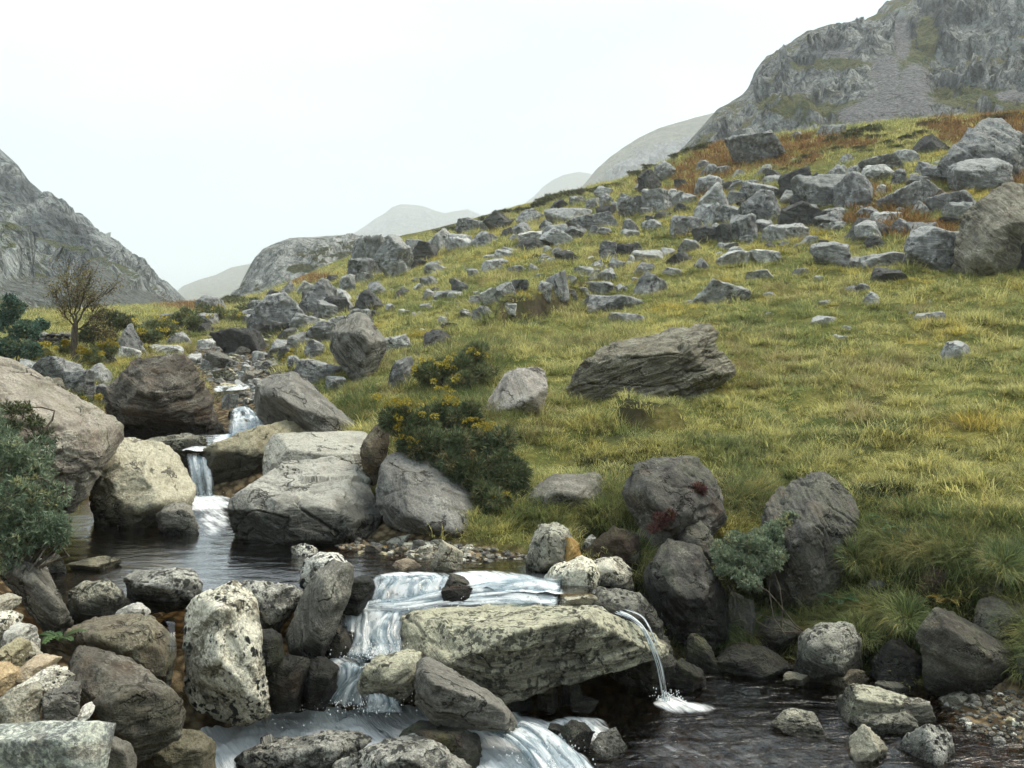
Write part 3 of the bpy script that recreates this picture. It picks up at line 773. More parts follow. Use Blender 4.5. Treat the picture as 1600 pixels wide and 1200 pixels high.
# the crag on the right, with its gully, its buttresses and the scree below
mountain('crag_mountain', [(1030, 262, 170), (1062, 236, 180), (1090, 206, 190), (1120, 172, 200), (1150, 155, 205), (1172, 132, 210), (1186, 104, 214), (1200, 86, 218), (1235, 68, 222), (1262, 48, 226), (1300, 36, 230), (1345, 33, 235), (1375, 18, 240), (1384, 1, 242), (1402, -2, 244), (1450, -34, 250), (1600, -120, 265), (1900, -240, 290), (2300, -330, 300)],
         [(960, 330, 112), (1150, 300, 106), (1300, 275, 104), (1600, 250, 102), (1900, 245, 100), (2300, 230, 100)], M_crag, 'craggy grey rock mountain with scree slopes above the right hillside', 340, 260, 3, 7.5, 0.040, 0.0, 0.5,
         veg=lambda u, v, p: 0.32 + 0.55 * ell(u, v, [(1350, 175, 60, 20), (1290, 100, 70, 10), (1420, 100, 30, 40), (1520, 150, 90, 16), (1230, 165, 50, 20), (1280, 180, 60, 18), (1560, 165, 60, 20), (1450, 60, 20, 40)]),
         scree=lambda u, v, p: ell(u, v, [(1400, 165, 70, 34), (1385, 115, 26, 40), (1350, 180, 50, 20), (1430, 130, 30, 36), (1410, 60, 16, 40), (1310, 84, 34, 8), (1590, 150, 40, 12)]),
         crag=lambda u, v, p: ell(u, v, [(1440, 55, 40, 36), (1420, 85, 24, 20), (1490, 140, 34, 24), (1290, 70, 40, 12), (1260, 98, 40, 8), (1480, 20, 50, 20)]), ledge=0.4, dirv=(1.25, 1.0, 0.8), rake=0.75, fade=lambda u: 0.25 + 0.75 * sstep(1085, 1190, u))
# the mountain on the left
mountain('left_mountain', [(-500, -60, 300), (-200, 95, 310), (-60, 190, 320), (0, 233, 325), (28, 258, 328), (46, 284, 331), (72, 306, 334), (106, 322, 340), (128, 344, 345), (150, 366, 350), (178, 380, 356), (208, 398, 362), (238, 424, 370), (262, 444, 378), (282, 462, 385), (296, 490, 392)],
         [(-500, 520, 48), (0, 499, 52), (110, 496, 58), (200, 494, 80), (262, 492, 140), (300, 500, 330)], M_lhill, 'steep grey rocky mountainside falling from the left with pale crags along its ridge', 260, 200, 8, 6.5, 0.030, 0.0, 0.5,
         veg=lambda u, v, p: 0.22 + 0.30 * sstep(0.6, 0.2, p) - 0.15 * sstep(0.72, 0.92, p), scree=lambda u, v, p: ell(u, v, [(170, 455, 34, 34), (215, 470, 40, 20), (60, 455, 70, 26), (150, 430, 20, 26)]),
         crag=lambda u, v, p: ell(u, v, [(30, 300, 34, 24), (70, 350, 46, 26), (120, 385, 30, 26), (10, 285, 20, 20), (140, 415, 22, 20), (100, 365, 40, 24)]), ledge=0.4, dirv=(1, 1, 0.9), rake=-0.6, chunk=0.32, fade=lambda u: (0.35 + 0.65 * sstep(300, 200, u)) * (0.5 + 0.5 * sstep(-20, 60, u)))
# rounded rock knoll beyond the end of the slope
mountain('rock_knoll', [(352, 488, 150), (366, 464, 152), (376, 444, 154), (388, 420, 156), (398, 402, 157), (412, 388, 158), (430, 380, 160), (452, 373, 162), (490, 370, 165), (540, 367, 168), (575, 372, 170), (625, 377, 172), (680, 380, 175)],
         [(352, 500, 132), (450, 495, 128), (560, 480, 126), (680, 450, 126)], M_knoll, 'pale rounded rock knoll streaked with dark heather beyond the slope', 180, 120, 21, 1.7, 0.085, 0.18, 0.6,
         veg=lambda u, v, p: 0.20 + 0.35 * ell(u, v, [(500, 395, 60, 14), (560, 395, 50, 20), (470, 420, 30, 8), (390, 450, 20, 12)]), ledge=0.35, dirv=(1, 1, 0.7))
# far, hazy
mountain('far_hill', [(250, 480, 1885), (285, 447, 1914), (310, 437, 1928), (335, 430, 1943), (360, 418, 1957), (390, 412, 1972), (430, 405, 2001), (500, 420, 2030)], [(250, 486, 1305), (500, 486, 1305)], M_far, 'pale hazy hill closing the end of the valley', 80, 40, 31, 10, 0.006, 0.0, 0.5, veg=lambda u, v, p: u * 0 + 0.6)
mountain('far_peak', [(480, 400, 2392), (550, 366, 2465), (572, 352, 2494), (585, 342, 2508), (600, 334, 2523), (612, 324, 2537), (628, 319, 2552), (645, 320, 2566), (662, 322, 2581), (680, 329, 2595), (695, 333, 2610), (708, 330, 2624), (730, 327, 2639), (760, 340, 2653), (830, 390, 2668)], [(480, 482, 1595), (830, 482, 1595)], M_far, 'hazy rounded peak behind the rock knoll', 120, 60, 37, 16, 0.006, 0.0, 0.5, veg=lambda u, v, p: u * 0 + 0.35)
mountain('far_shoulder', [(790, 340, 2400), (835, 306, 2432), (848, 292, 2448), (862, 282, 2464), (880, 273, 2480), (905, 268, 2496), (925, 272, 2512), (960, 290, 2544), (1040, 330, 2560)], [(790, 480, 1600), (1040, 480, 1600)], M_far, 'pale cloud covered shoulder just above the grassy ridge', 80, 40, 41, 10, 0.006, 0.0, 0.5, veg=lambda u, v, p: u * 0 + 0.6)
mountain('far_ridge', [(890, 310, 1123), (915, 286, 1137), (932, 264, 1152), (952, 246, 1166), (975, 230, 1180), (1000, 214, 1195), (1030, 200, 1209), (1060, 191, 1224), (1092, 182, 1238), (1130, 172, 1252), (1250, 150, 1267), (1400, 190, 1281)], [(890, 470, 604), (1400, 470, 604)], M_far, 'hazy grey ridge behind the left end of the crag', 170, 110, 47, 17, 0.012, 0.0, 0.5, veg=lambda u, v, p: 0.3 + 0.4 * sstep(0.75, 0.95, p))

# ------------------------------------------------------------------ air
k = NT('haze')
pv = k.n('ShaderNodeVolumePrincipled')
pv.inputs['Color'].default_value = (0.95, 0.98, 1.0, 1)
pv.inputs['Density'].default_value = 0.00054
pv.inputs['Anisotropy'].default_value = 0.1
k.l(pv.outputs[0], k.out.inputs['Volume'])
bm = bmesh.new()
bmesh.ops.create_cube(bm, size=1.0)
for v in bm.verts:
    v.co = Vector((v.co.x * 7200, v.co.y * 7200, 0 + (v.co.z + 0.5) * 395 - 5))
hm = bpy.data.meshes.new('haze'); bm.to_mesh(hm); bm.free(); hm.materials.append(k.m)
ho = tag(link('haze', hm), None, None, None, 'stuff')

# unseen hill added behind the eye to dim the light on front faces
_u = np.linspace(-1, 1, 60); _r = np.linspace(0, 1, 40)
A_, R_ = np.meshgrid(_u, _r, indexing='ij')
X_ = A_ * (60 + 260 * R_); Y_ = -14 - 190 * R_ + 30 * A_ ** 2
Z_ = 1.2 + 74 * R_ ** 0.95
W_ = np.stack([X_.ravel(), Y_.ravel(), Z_.ravel()], 1)
W_[:, 2] += 6 * fbm(W_ * 0.03, 4, 91) * np.repeat(1, len(W_)) * R_.ravel()
tag(link('hillside', make_mesh('hillside', W_, grid_faces(60, 40), {'veg': 0.45 + 0 * W_[:, 0], 'scree': 0 * W_[:, 0], 'crag': 0 * W_[:, 0]}, True, M_crag)), 'unseen hillside added behind the viewer to dim light on rock fronts', 'hillside', None, 'structure')

# ------------------------------------------------------------------ rocks
_ico = {}
def ico(level):
    if level not in _ico:
        b = bmesh.new(); bmesh.ops.create_icosphere(b, subdivisions=level, radius=1.0)
        b.verts.ensure_lookup_table()
        _ico[level] = (np.array([v.co[:] for v in b.verts]), np.array([[v.index for v in f.verts] for f in b.faces]))
        b.free()
    return _ico[level]

def hull_planes(pts):
    b = bmesh.new()
    for p in pts: b.verts.new(p)
    bmesh.ops.convex_hull(b, input=b.verts)
    b.normal_update()
    c = np.mean([v.co[:] for v in b.verts], 0)
    N, K, A = [], [], []
    for f in sorted(b.faces, key=lambda f: -f.calc_area()):
        n = np.array(f.normal[:]); a = f.calc_area()
        if a < 1e-7 or not np.isfinite(n).all(): continue
        q = np.array(f.verts[0].co[:])
        if n @ (q - c) < 0: n = -n
        if any(n @ m > 0.91 for m in N): continue
        N.append(n); K.append(q)
    b.free()
    return np.array(N), np.array(K)

TOP = [None]
def rock_body(N, K, c, half, level, p, seed, bed_dir, rough=1.0, strat=1.0, crack=1.0):
    """Rounded intersection of half-spaces, broken up along its bedding. Returns vertices about c, faces, bedding coordinates."""
    D, Fc = ico(level)
    D = D * half
    k = np.einsum('ij,ij->i', N, K - c)
    k = np.maximum(k, 0.02 * half.min())
    g = np.maximum((D @ N.T) / k, 1e-6)
    m = g.max(1, keepdims=True)
    p = min(p * 3.2, 220)      # crisp arrises on the angular ones
    r = 1.0 / (m[:, 0] * (np.sum((g / m) ** p, 1)) ** (1.0 / p))
    X = D * r[:, None]
    w = (g / m) ** min(p, 40) / k
    Nn = w @ N
    Nn /= np.linalg.norm(Nn, axis=1, keepdims=True)
    rs = np.random.RandomState(seed)
    # bedding frame: z' is across the layers
    z = np.array(bed_dir, float); z /= np.linalg.norm(z)
    x = np.cross(z, [0.3, 0.9, 0.1]); x /= np.linalg.norm(x)
    y = np.cross(z, x)
    off = rs.rand(3) * 40
    B = np.stack([X @ x, X @ y, X @ z], 1)
    s = float(np.prod(half) ** (1 / 3.0))
    q = B + off
    d = 0.03 * s * fbm(q / (0.95 * s), 3, seed) * rough
    if level >= 5:
        qw = q + 0.10 * s * np.stack([fbm(q / (0.5 * s), 3, seed + 41), fbm(q / (0.5 * s), 3, seed + 42), fbm(q / (0.5 * s), 3, seed + 43)], 1)
        d += 0.075 * s * cells(qw / (s * np.array([0.95, 0.95, 0.55])), seed + 3) * rough
        d += 0.036 * s * cells(qw / (s * np.array([0.38, 0.38, 0.20])), seed + 4) * rough
        d += 0.016 * s * cells(qw / (s * np.array([0.17, 0.17, 0.08])), seed + 6) * rough
        hh = q[:, 2] / (0.115 * s) + 0.9 * fbm(q / (0.9 * s), 3, seed + 8) + 0.25 * fbm(q / (0.22 * s), 2, seed + 9)
        am = np.clip(0.5 + 1.4 * fbm(q / (0.6 * s), 2, seed + 10), 0, 1.3)
        d += (0.024 * layers(hh, seed) + 0.013 * layers(hh * 2.7, seed + 1)) * s * strat * am
        cr = np.abs(gnoise(np.stack([q[:, 0] / (0.9 * s), q[:, 1] / (0.9 * s), q[:, 2] / (0.5 * s)], 1) + 0.25 * fbm(q / (0.3 * s), 3, seed + 2)[:, None], seed + 5))
        d -= 0.045 * s * crack * np.clip(1 - cr / 0.04, 0, 1)
        d += 0.014 * s * fbm(q / (0.10 * s), 4, seed + 11) * rough
    else:
        d += 0.10 * s * cells(q / (s * np.array([0.9, 0.9, 0.55])), seed + 3) * rough
        d += 0.04 * s * fbm(q / (0.35 * s), 3, seed + 11) * rough
    X = X + Nn * d[:, None]
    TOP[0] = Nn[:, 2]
    return X, Fc, B + off

N_TRI = [0]
FOOT = []
TOP = [None]
def finish_rock(name, X, Fc, B, c, mat, label, cat, group=None, wl=None, wet_h=0.22, moss=0.0, wet_all=0.0):
    W = X + c
    wet = np.full(len(X), float(wet_all), np.float32)
    if wl is not None:
        n = fbm(W * 2.2, 3, 77) * 0.18 + fbm(W * 9, 2, 78) * 0.06
        wet = np.maximum(wet, sstep(wl + wet_h + 0.13, wl + wet_h - 0.10, W[:, 2] + n))
    ms = np.zeros(len(X), np.float32)
    if moss > 0:
        ms = np.clip(moss * (0.7 + 0.9 * fbm(W * 1.8, 3, 55)), 0, 1)
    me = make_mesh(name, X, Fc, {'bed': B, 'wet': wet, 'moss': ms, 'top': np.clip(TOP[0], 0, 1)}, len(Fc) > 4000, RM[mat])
    N_TRI[0] += len(Fc)
    return tag(link(name, me, None, tuple(c)), label, cat, group, 'thing')

def hero(name, d, out, mat, label, near=(), thick=0.9, front=0.35, level=6, p=48, seed=1, bed=(0.2, -0.2, 1), wl=None, sink=14, wet_h=0.22, moss=0.0, rough=1.0, strat=1.0, crack=1.0, cat='boulder', wet_all=0.0, group=None):
    """A boulder from its outline (columns and rows at distance d, optional distance offset), ridge points nearer the eye, and its depth in metres."""
    o = np.array([(q[0], q[1], q[2] if len(q) > 2 else 0.0) for q in out], float)
    if d is None:                                     # stand it where the ground meets its foot
        lowu = o[o[:, 1] > o[:, 1].max() - 12, 0].mean()
        d = ground_d(lowu, o[:, 1].max() - 3) + 0.25 * max(0.0, -min([q[2] for q in near] or [-front]))
    vmin, vmax = o[:, 1].min(), o[:, 1].max()
    if math.sqrt((o[:, 0].max() - o[:, 0].min()) * (vmax - vmin)) < 105: level = min(level, 5)
    low = o[:, 1] > vmin + 0.72 * (vmax - vmin)
    o[low, 1] += sink
    pts = [P(u, v, d + e) for u, v, e in o]
    cu, cv = o[:, 0].mean(), o[:, 1].mean()
    pts += [P(cu + (u - cu) * 0.62, cv + (v - cv) * 0.62, d + thick) for u, v, e in o]
    if len(near):
        pts += [P(q[0], q[1], d + q[2]) for q in near]
    else:
        pts += [P(cu + (u - cu) * 0.55, cv + (v - cv) * 0.55, d - front) for u, v, e in o]
    pts = np.array(pts)
    N, K = hull_planes(pts)
    rc = np.random.RandomState(seed + 500)            # a few clean breaks
    cc = pts.mean(0)
    for q in range(7):
        n = np.array([rc.uniform(-1, 1), rc.uniform(-1, .1), rc.uniform(-.15, 1)]); n /= np.linalg.norm(n)
        N = np.vstack([N, n]); K = np.vstack([K, cc + n * ((pts - cc) @ n).max() * rc.uniform(.80, .94)])
    lo, hi = pts.min(0), pts.max(0)
    c, half = (lo + hi) / 2, (hi - lo) / 2
    c = 0.5 * c + 0.5 * pts.mean(0)
    X, Fc, B = rock_body(N, K, c, half, level, p, seed, bed, rough * .8, strat, crack)
    for a in (0, 2):                                  # rounding must not shrink the whole
        s = (hi[a] - lo[a]) / (X[:, a].max() - X[:, a].min())
        X[:, a] = (X[:, a] - X[:, a].min()) * s + lo[a] - c[a]
    return finish_rock(name, X, Fc, B, c, mat, label, cat, group, wl, wet_h, moss, wet_all)

STY = {  # jittered box planes, extra chamfers, edge sharpness, tilt, vertical squash of the top
    'block': (0.28, 5, 45, 12), 'round': (0.6, 10, 20, 15), 'slab': (0.25, 5, 45, 8), 'tilt': (0.25, 4, 50, 26), 'tiltl': (0.25, 4, 50, -26), 'point': (0.35, 5, 45, 10), 'up': (0.2, 4, 45, 6), 'lump': (0.5, 7, 30, 12)}
def unit_rock(style, seed, level, bed):
    rs = np.random.RandomState(seed)
    jit, nch, p, tl = STY[style]
    base = np.array([(1, 0, 0), (-1, 0, 0), (0, 1, 0), (0, -1, 0), (0, 0, 1), (0, 0, -1)], float)
    N = base + rs.uniform(-jit, jit, (6, 3))
    K = np.ones(6) * rs.uniform(0.85, 1.0, 6)
    if style == 'point':
        N = np.vstack([N, [(0.8, rs.uniform(-.4, .4), 0.75), (-0.8, rs.uniform(-.4, .4), 0.75), (rs.uniform(-.3, .3), -0.8, 0.7)]])
        K = np.concatenate([K, rs.uniform(0.5, 0.7, 3)])
    ch = rs.normal(size=(nch, 3)); ch[:, 2] = np.abs(ch[:, 2]) * 0.9 + 0.1
    N = np.vstack([N, ch]); 
    N /= np.linalg.norm(N, axis=1, keepdims=True)
    K = np.concatenate([K, np.full(nch, 0) + rs.uniform(0.88, 1.15, nch)])
    a = math.radians(tl if abs(tl) > 20 else rs.uniform(-tl, tl)); yaw = rs.uniform(-0.7, 0.7)
    R = np.array([[math.cos(a), 0, math.sin(a)], [0, 1, 0], [-math.sin(a), 0, math.cos(a)]]) @ np.array([[math.cos(yaw), -math.sin(yaw), 0], [math.sin(yaw), math.cos(yaw), 0], [0, 0, 1]])
    N = N @ R.T
    return N, N * K[:, None], p

def stone(name, u0, v0, u1, v1, style, mat, label, cat='boulder', group=None, seed=None, d=None, level=None, buried=0.36, depth=None, wl=None, moss=0.0, bed=None, lift=0.0, wet_h=0.15, wet_all=0.0):
    """A rock that fills the box (u0, v0)-(u1, v1) of the photograph, standing in the ground at the box's foot."""
    seed = seed if seed is not None else int(u0 * 7 + v0 * 13 + u1) % 9973
    rs = np.random.RandomState(seed)
    uc = (u0 + u1) / 2
    if d is None:
        d = ground_d(uc, v1 - 0.06 * (v1 - v0))
    if v1 < 560: u0, u1, v0 = u0 - 0.08 * (u1 - u0), u1 + 0.08 * (u1 - u0), v0 - 0.07 * (v1 - v0)
    w = (u1 - u0) / F * d
    h = (v1 - v0) / F * d
    dp = depth if depth else min(max(w, h) * rs.uniform(0.75, 1.0), 1.6 * min(w, h) + 0.5 * max(w, h))
    dm = d + 0.30 * dp
    w *= dm / d
    if bed is None:
        bed = (rs.uniform(-.5, .5), rs.uniform(-.5, .2), 1.0) if style != 'up' else (1, 0.3, 0.2)
    if level is None:
        px = math.sqrt((u1 - u0) * (v1 - v0))
        level = 6 if px > 120 else 5 if px > 44 else 4 if px > 19 else 3
    half = np.array([w / 2, dp / 2, h * (1 + buried) / 2])
    N, K, p = unit_rock(style, seed, level, bed)
    # scale the unit planes to the box: n' = n / half
    k = np.einsum('ij,ij->i', N, K)
    N2 = N / half; ln = np.linalg.norm(N2, axis=1)
    N2, k2 = N2 / ln[:, None], k / ln
    X, Fc, B = rock_body(N2, N2 * k2[:, None], np.zeros(3), half, level, p, seed, bed)
    top = ZC - (v0 - CV) / F * dm
    bot = ZC - (v1 - CV) / F * d - h * buried
    for a, lo, hi in ((0, (u0 - CU) / F * dm, (u1 - CU) / F * dm), (1, dm - dp / 2, dm + dp / 2), (2, bot, top)):
        X[:, a] = (X[:, a] - X[:, a].min()) * (hi - lo) / (X[:, a].max() - X[:, a].min()) + lo
    if v1 < 800 and d > 11: FOOT.append(((u0 + u1) / 2, w, dm, dp))
    c = np.array([(u0 + u1) / 2 - CU, 0, 0]) / F * dm + np.array([0, dm, (top + bot) / 2])
    return finish_rock(name, X - c, Fc, B, c, mat, label, cat, group, wl, wet_h, moss, wet_all)

WM = 0.95      # height of the middle pool
# ---- the large boulders along the stream
hero('boulder', 19.5, [(146, 642), (152, 610), (172, 580), (212, 561), (268, 553), (304, 560), (324, 590), (334, 620), (352, 650), (360, 686), (345, 694), (225, 692), (165, 658)], 'dark',
     'huge dark brown layered boulder with rounded top beside the upper stream', near=[(230, 600, -.9), (290, 615, -1.1), (320, 660, -.9), (200, 660, -.8), (180, 620, -.5)], thick=1.8, level=7, p=20, seed=4, bed=(0.12, -0.25, 1), strat=1.6, rough=1.2, wl=1.35, sink=22)
hero('leaning_boulder', 16.8, [(388, 612, -.1), (394, 596, .1), (402, 589, .3), (440, 580, .6), (474, 587, .8), (520, 628, .6), (562, 668, .3), (545, 690, .2), (500, 705, 0), (415, 670, .3), (398, 640, .2)], 'grey',
     'grey leaning slab boulder with a dark undercut face above the white chute', near=[(412, 611, -.35), (446, 616, -.8), (498, 645, -.75), (530, 672, -.6)], thick=1.5, p=66, seed=9, bed=(0.75, -0.2, 0.8), rough=0.5, crack=0.6, wl=1.3)
hero('flat_rock', 15.6, [(300, 718, -.3), (318, 706), (345, 703, .2), (400, 682, .6), (505, 647, 1.4), (521, 668, 1.3), (520, 700, 1.2), (420, 716, 0), (402, 742, 0), (360, 772, -.1), (330, 768, -.2), (326, 720, -.3)], 'tan',
     'long tilted pale slab with a black wet front face right of the small waterfall', near=[(328, 712, -.5), (404, 699, -.35), (418, 712, -.2), (330, 765, -.35)], thick=1.3, p=66, seed=12, bed=(-.25, -.3, 1), wl=1.15, wet_h=0.44, sink=8, rough=0.5)
hero('flat_rock', 14.3, [(408, 692, .2), (430, 681, .6), (560, 671, .9), (590, 678, .8), (603, 702, .5), (600, 745, .2), (570, 748, 0), (540, 735, -.1), (415, 735, 0)], 'pale',
     'flat pale grey slab lying behind the large pale boulder', near=[(425, 700, -.2), (480, 714, -.4), (545, 726, -.45), (575, 716, -.3)], thick=1.2, p=66, seed=15, bed=(0, -.35, 1), sink=20, rough=0.15, strat=0.15, crack=0.3)
hero('boulder', 12.6, [(356, 786, -.2), (360, 770, 0), (382, 745, .4), (412, 718, .9), (470, 714, 1.1), (532, 714, 1.1), (576, 740, .8), (592, 780, .4), (604, 815, .1), (598, 842, 0), (540, 858, -.1), (460, 862, -.2), (400, 864, -.3), (358, 862, -.3)], 'pale',
     'large pale cracked boulder with a dark wet front standing in the pool', near=[(358, 787, -.5), (400, 793, -.75), (450, 811, -.95), (535, 822, -.85), (570, 826, -.6), (362, 862, -.35), (450, 850, -.55)], thick=1.5, level=7, p=57, seed=18, bed=(0.1, -.45, 1), wl=WM, wet_h=0.44, strat=0.25, rough=0.8, crack=1.5, sink=12)
hero('flat_rock', 12.3, [(586, 760, 0), (590, 722, .4), (600, 707, .6), (640, 716, .7), (692, 714, .8), (715, 745, .6), (742, 790, .3), (766, 834, 0), (756, 856, -.1), (715, 846, -.2), (640, 824, -.1), (598, 798, 0)], 'grey',
     'large smooth grey slab leaning against the gorse bush', near=[(622, 796, -.35), (650, 815, -.5), (720, 838, -.5), (660, 770, -.25)], thick=0.9, level=6, p=61, seed=22, bed=(0.55, -.5, .9), moss=0.0, rough=0.6, sink=8)
hero('stone', 13.4, [(562, 705, 0), (572, 680, .1), (590, 662, .3), (606, 660, .3), (610, 690, .2), (600, 735, 0), (585, 746, 0), (568, 738, 0)], 'brown', 'brown sided stone wedged between the two pale slabs', near=[(575, 712, -.2), (592, 720, -.2)], thick=0.6, level=5, p=57, seed=23, rough=.5)
hero('boulder', 13.3, [(132, 765, 0), (139, 735, .2), (158, 702, .5), (176, 684, .7), (214, 682, .8), (260, 700, .7), (286, 718, .5), (297, 745, .3), (306, 770, .1), (300, 783, 0), (270, 802, -.2), (215, 828, -.3), (180, 831, -.2), (150, 808, 0)], 'tan',
     'pale yellowish boulder left of the small waterfall', near=[(180, 745, -.45), (150, 770, -.35), (215, 795, -.6), (262, 780, -.5), (250, 730, -.1)], thick=1.3, level=6, p=32, seed=27, bed=(-.4, -.5, .9), wl=WM, wet_h=0.20, rough=0.7, crack=1.0)
hero('boulder', 12.6, [(-190, 560, 0), (-60, 556, .2), (0, 571, .4), (40, 584, .6), (82, 608, .8), (132, 654, .9), (186, 673, .8), (192, 690, .6), (168, 703, .3), (150, 725, .1), (136, 765, 0), (110, 785, 0), (-190, 800, -.3)], 'pink',
     'huge sloping pinkish grey boulder at the left edge behind the green willow', near=[(60, 690, -.7), (112, 722, -.6), (150, 700, -.3), (0, 655, -.9), (-120, 640, -.9), (105, 765, -.4)], thick=1.7, level=7, p=52, seed=31, bed=(.45, -.4, .8), rough=0.7, moss=0.25, sink=20, wl=WM, wet_h=0.3)
hero('boulder', 8.55, [(274, 985, 0), (284, 944, .1), (330, 922, .2), (372, 908, .25), (391, 914, .2), (402, 940, .1), (404, 968, 0), (393, 990, 0), (396, 1020, 0), (412, 1060, -.05), (423, 1106, -.1), (400, 1122, -.1), (350, 1126, -.1), (300, 1102, -.05), (280, 1078, 0)], 'lichen',
     'tall pale boulder spotted with black lichen between the cascade and the brown boulders', near=[(330, 960, -.3), (370, 950, -.2), (350, 1050, -.38), (395, 1090, -.3), (310, 1040, -.28)], thick=0.7, level=6, p=15, seed=35, bed=(.2, -1, .3), wl=0.05, wet_h=0.12, strat=0.3, crack=0.2, rough=1.1)
hero('leaning_rock', 9.15, [(443, 1000, 0), (448, 968, 0), (470, 922, .05), (492, 888, .1), (516, 872, .15), (548, 880, .1), (551, 902, .05), (528, 950, 0), (516, 986, -.05), (500, 1012, -.05), (470, 1026, -.05), (450, 1020, 0)], 'grey',
     'dark grey slab standing on end and leaning right beside the main cascade', near=[(500, 905, -.1), (480, 960, -.2), (500, 985, -.18), (465, 1000, -.18), (530, 905, -.08)], thick=0.45, level=6, p=57, seed=38, bed=(.9, -.6, .5), wl=0.5, wet_h=0.32, rough=0.5, strat=0.6, moss=0.15, crack=0.2)
hero('stone', 10.1, [(468, 905, 0), (478, 872), (500, 862), (530, 862), (547, 872), (548, 900), (520, 912)], 'lichen', 'small white lichened stone just behind the standing slab', thick=.4, front=.25, level=5, p=16, seed=39, wl=WM, wet_h=.04)
hero('stone', 9.5, [(372, 922, 0), (382, 908), (396, 914), (432, 924), (466, 914), (480, 930), (462, 962), (430, 984), (408, 990), (398, 955)], 'mottle', 'pale mottled rock wedged left of the standing slab', near=[(410, 940, -.25), (450, 935, -.22), (425, 972, -.25)], thick=0.6, p=32, seed=41, wl=0.62, wet_h=0.25)
hero('stone', 9.7, [(530, 915), (545, 898), (570, 900), (588, 908), (582, 935), (560, 950), (528, 948)], 'wetd', 'black wet rock at the left lip of the main cascade', thick=0.5, front=.2, level=5, p=28, seed=42, wet_all=0.7)
hero('stone', 8.75, [(388, 1005), (398, 985), (425, 982), (442, 992), (446, 1030), (432, 1048), (402, 1046), (390, 1030)], 'wetd', 'small round dark stone with green moss under the standing slab', thick=0.4, front=.25, level=5, p=12, seed=43, wet_all=0.6, moss=0.35)
hero('stone', 8.75, [(408, 1080), (425, 1035), (455, 1024), (482, 1030), (484, 1060), (470, 1095), (430, 1102)], 'wetd', 'black angular rock at the left side of the cascade foot', thick=0.5, front=.2, level=5, p=48, seed=44, wet_all=0.65)
hero('stone', 8.85, [(470, 1060), (482, 1028), (510, 1026), (530, 1040), (530, 1070), (508, 1096), (475, 1092)], 'wetd', 'dark wet rock parting the foot of the cascade', thick=0.5, front=.2, level=5, p=32, seed=45, wet_all=0.75)
hero('stone', 9.35, [(500, 1000), (518, 975), (540, 985), (548, 1010), (530, 1032), (505, 1030)], 'brown', 'rusty brown wet rock beside the white cascade', thick=.5, front=.15, level=5, p=24, seed=46, wet_all=0.8)
hero('stone', 8.9, [(556, 1066, 0), (575, 1040, .05), (600, 1022, .2), (650, 1013, .25), (662, 1018, .2), (662, 1050, 0), (640, 1078, -.05), (605, 1090, -.05), (570, 1082, 0)], 'olive', 'pale layered rock with water sliding off its left side', near=[(600, 1050, -.2), (640, 1040, -.2), (655, 1025, -.05), (620, 1070, -.18)], thick=0.6, p=48, seed=48, bed=(-.35, -.4, .9), wl=.15, wet_h=.12, strat=1.6)
hero('boulder', 8.35, [(647, 1060, 0), (648, 1038, .05), (660, 1032, .1), (694, 1042, .15), (742, 1066, .15), (790, 1096, .1), (809, 1122, .05), (802, 1132, 0), (760, 1128, -.1), (690, 1124, -.1), (656, 1098, 0)], 'grey', 'dark grey wedge shaped boulder in front of the great flat slab', near=[(665, 1060, -.25), (720, 1090, -.3), (780, 1112, -.2), (690, 1105, -.3)], thick=0.5, p=37, seed=50, bed=(.4, -.6, .8), wl=-.02, wet_h=.12, rough=0.6, strat=0.6)
hero('great_flat_rock', 9.25, [(618, 970, .2), (640, 952, .45), (740, 940, .6), (840, 936, .65), (900, 944, .6), (948, 957, .5), (1000, 972, .45), (1040, 995, .4), (1050, 1005, .35), (1036, 1026, .1), (950, 1036, -.2), (830, 1066, -.3), (780, 1080, -.35), (700, 1062, -.25), (636, 1004, .1)], 'olive',
     'great flat yellowish slab lying across the stream below the cascade', near=[(624, 972, .05), (700, 1004, -.42), (780, 992, -.5), (850, 974, -.45), (938, 962, -.1), (700, 1055, -.3), (785, 1072, -.42), (940, 1030, -.25)], thick=1.3, level=7, p=66, seed=52, bed=(.08, -.3, 1), strat=1.9, rough=0.55, sink=15, crack=0.6)
for (bx, lb) in (((838, 1052, 872, 1104), 'brown block propping up the front of the great slab'), ((874, 1048, 912, 1096), 'grey block standing in the dark beneath the great slab'), ((786, 1072, 834, 1110), 'mossy dark stone under the left front of the great slab'), ((890, 1090, 935, 1106), 'flat greenish stone at the water edge under the great slab')):
    stone('stone', *bx, 'block', 'wetd' if 'dark' in lb else 'brown', lb, 'stone', d=9.35, level=5, wl=0.0, moss=0.2, buried=.4)
hero('ledge_rock', 10.0, [(905, 940, .1), (940, 916, .2), (1000, 922, .2), (1024, 950, .1), (1045, 985, 0), (1060, 1040, -.05), (1050, 1075, 0), (1000, 1070, .1), (950, 1040, .1)], 'mottle', 'wet black and white ledge where the side waterfall begins', near=[(950, 945, -.1), (1005, 965, -.3), (1030, 1020, -.3)], thick=0.7, level=6, p=24, seed=55, wl=0.75, wet_h=0.15, strat=1.4)
for i, (bx, mt, lb) in enumerate([((868, 924, 935, 944), 'tan', 'thin tan ledge stone behind the great slab'), ((915, 938, 980, 958), 'lichen', 'flat white spotted stone beside the head of the side waterfall')]):
    stone('stone', *bx, 'slab', mt, lb, 'stone', d=9.95, level=5, wl=0.7, wet_h=.1)
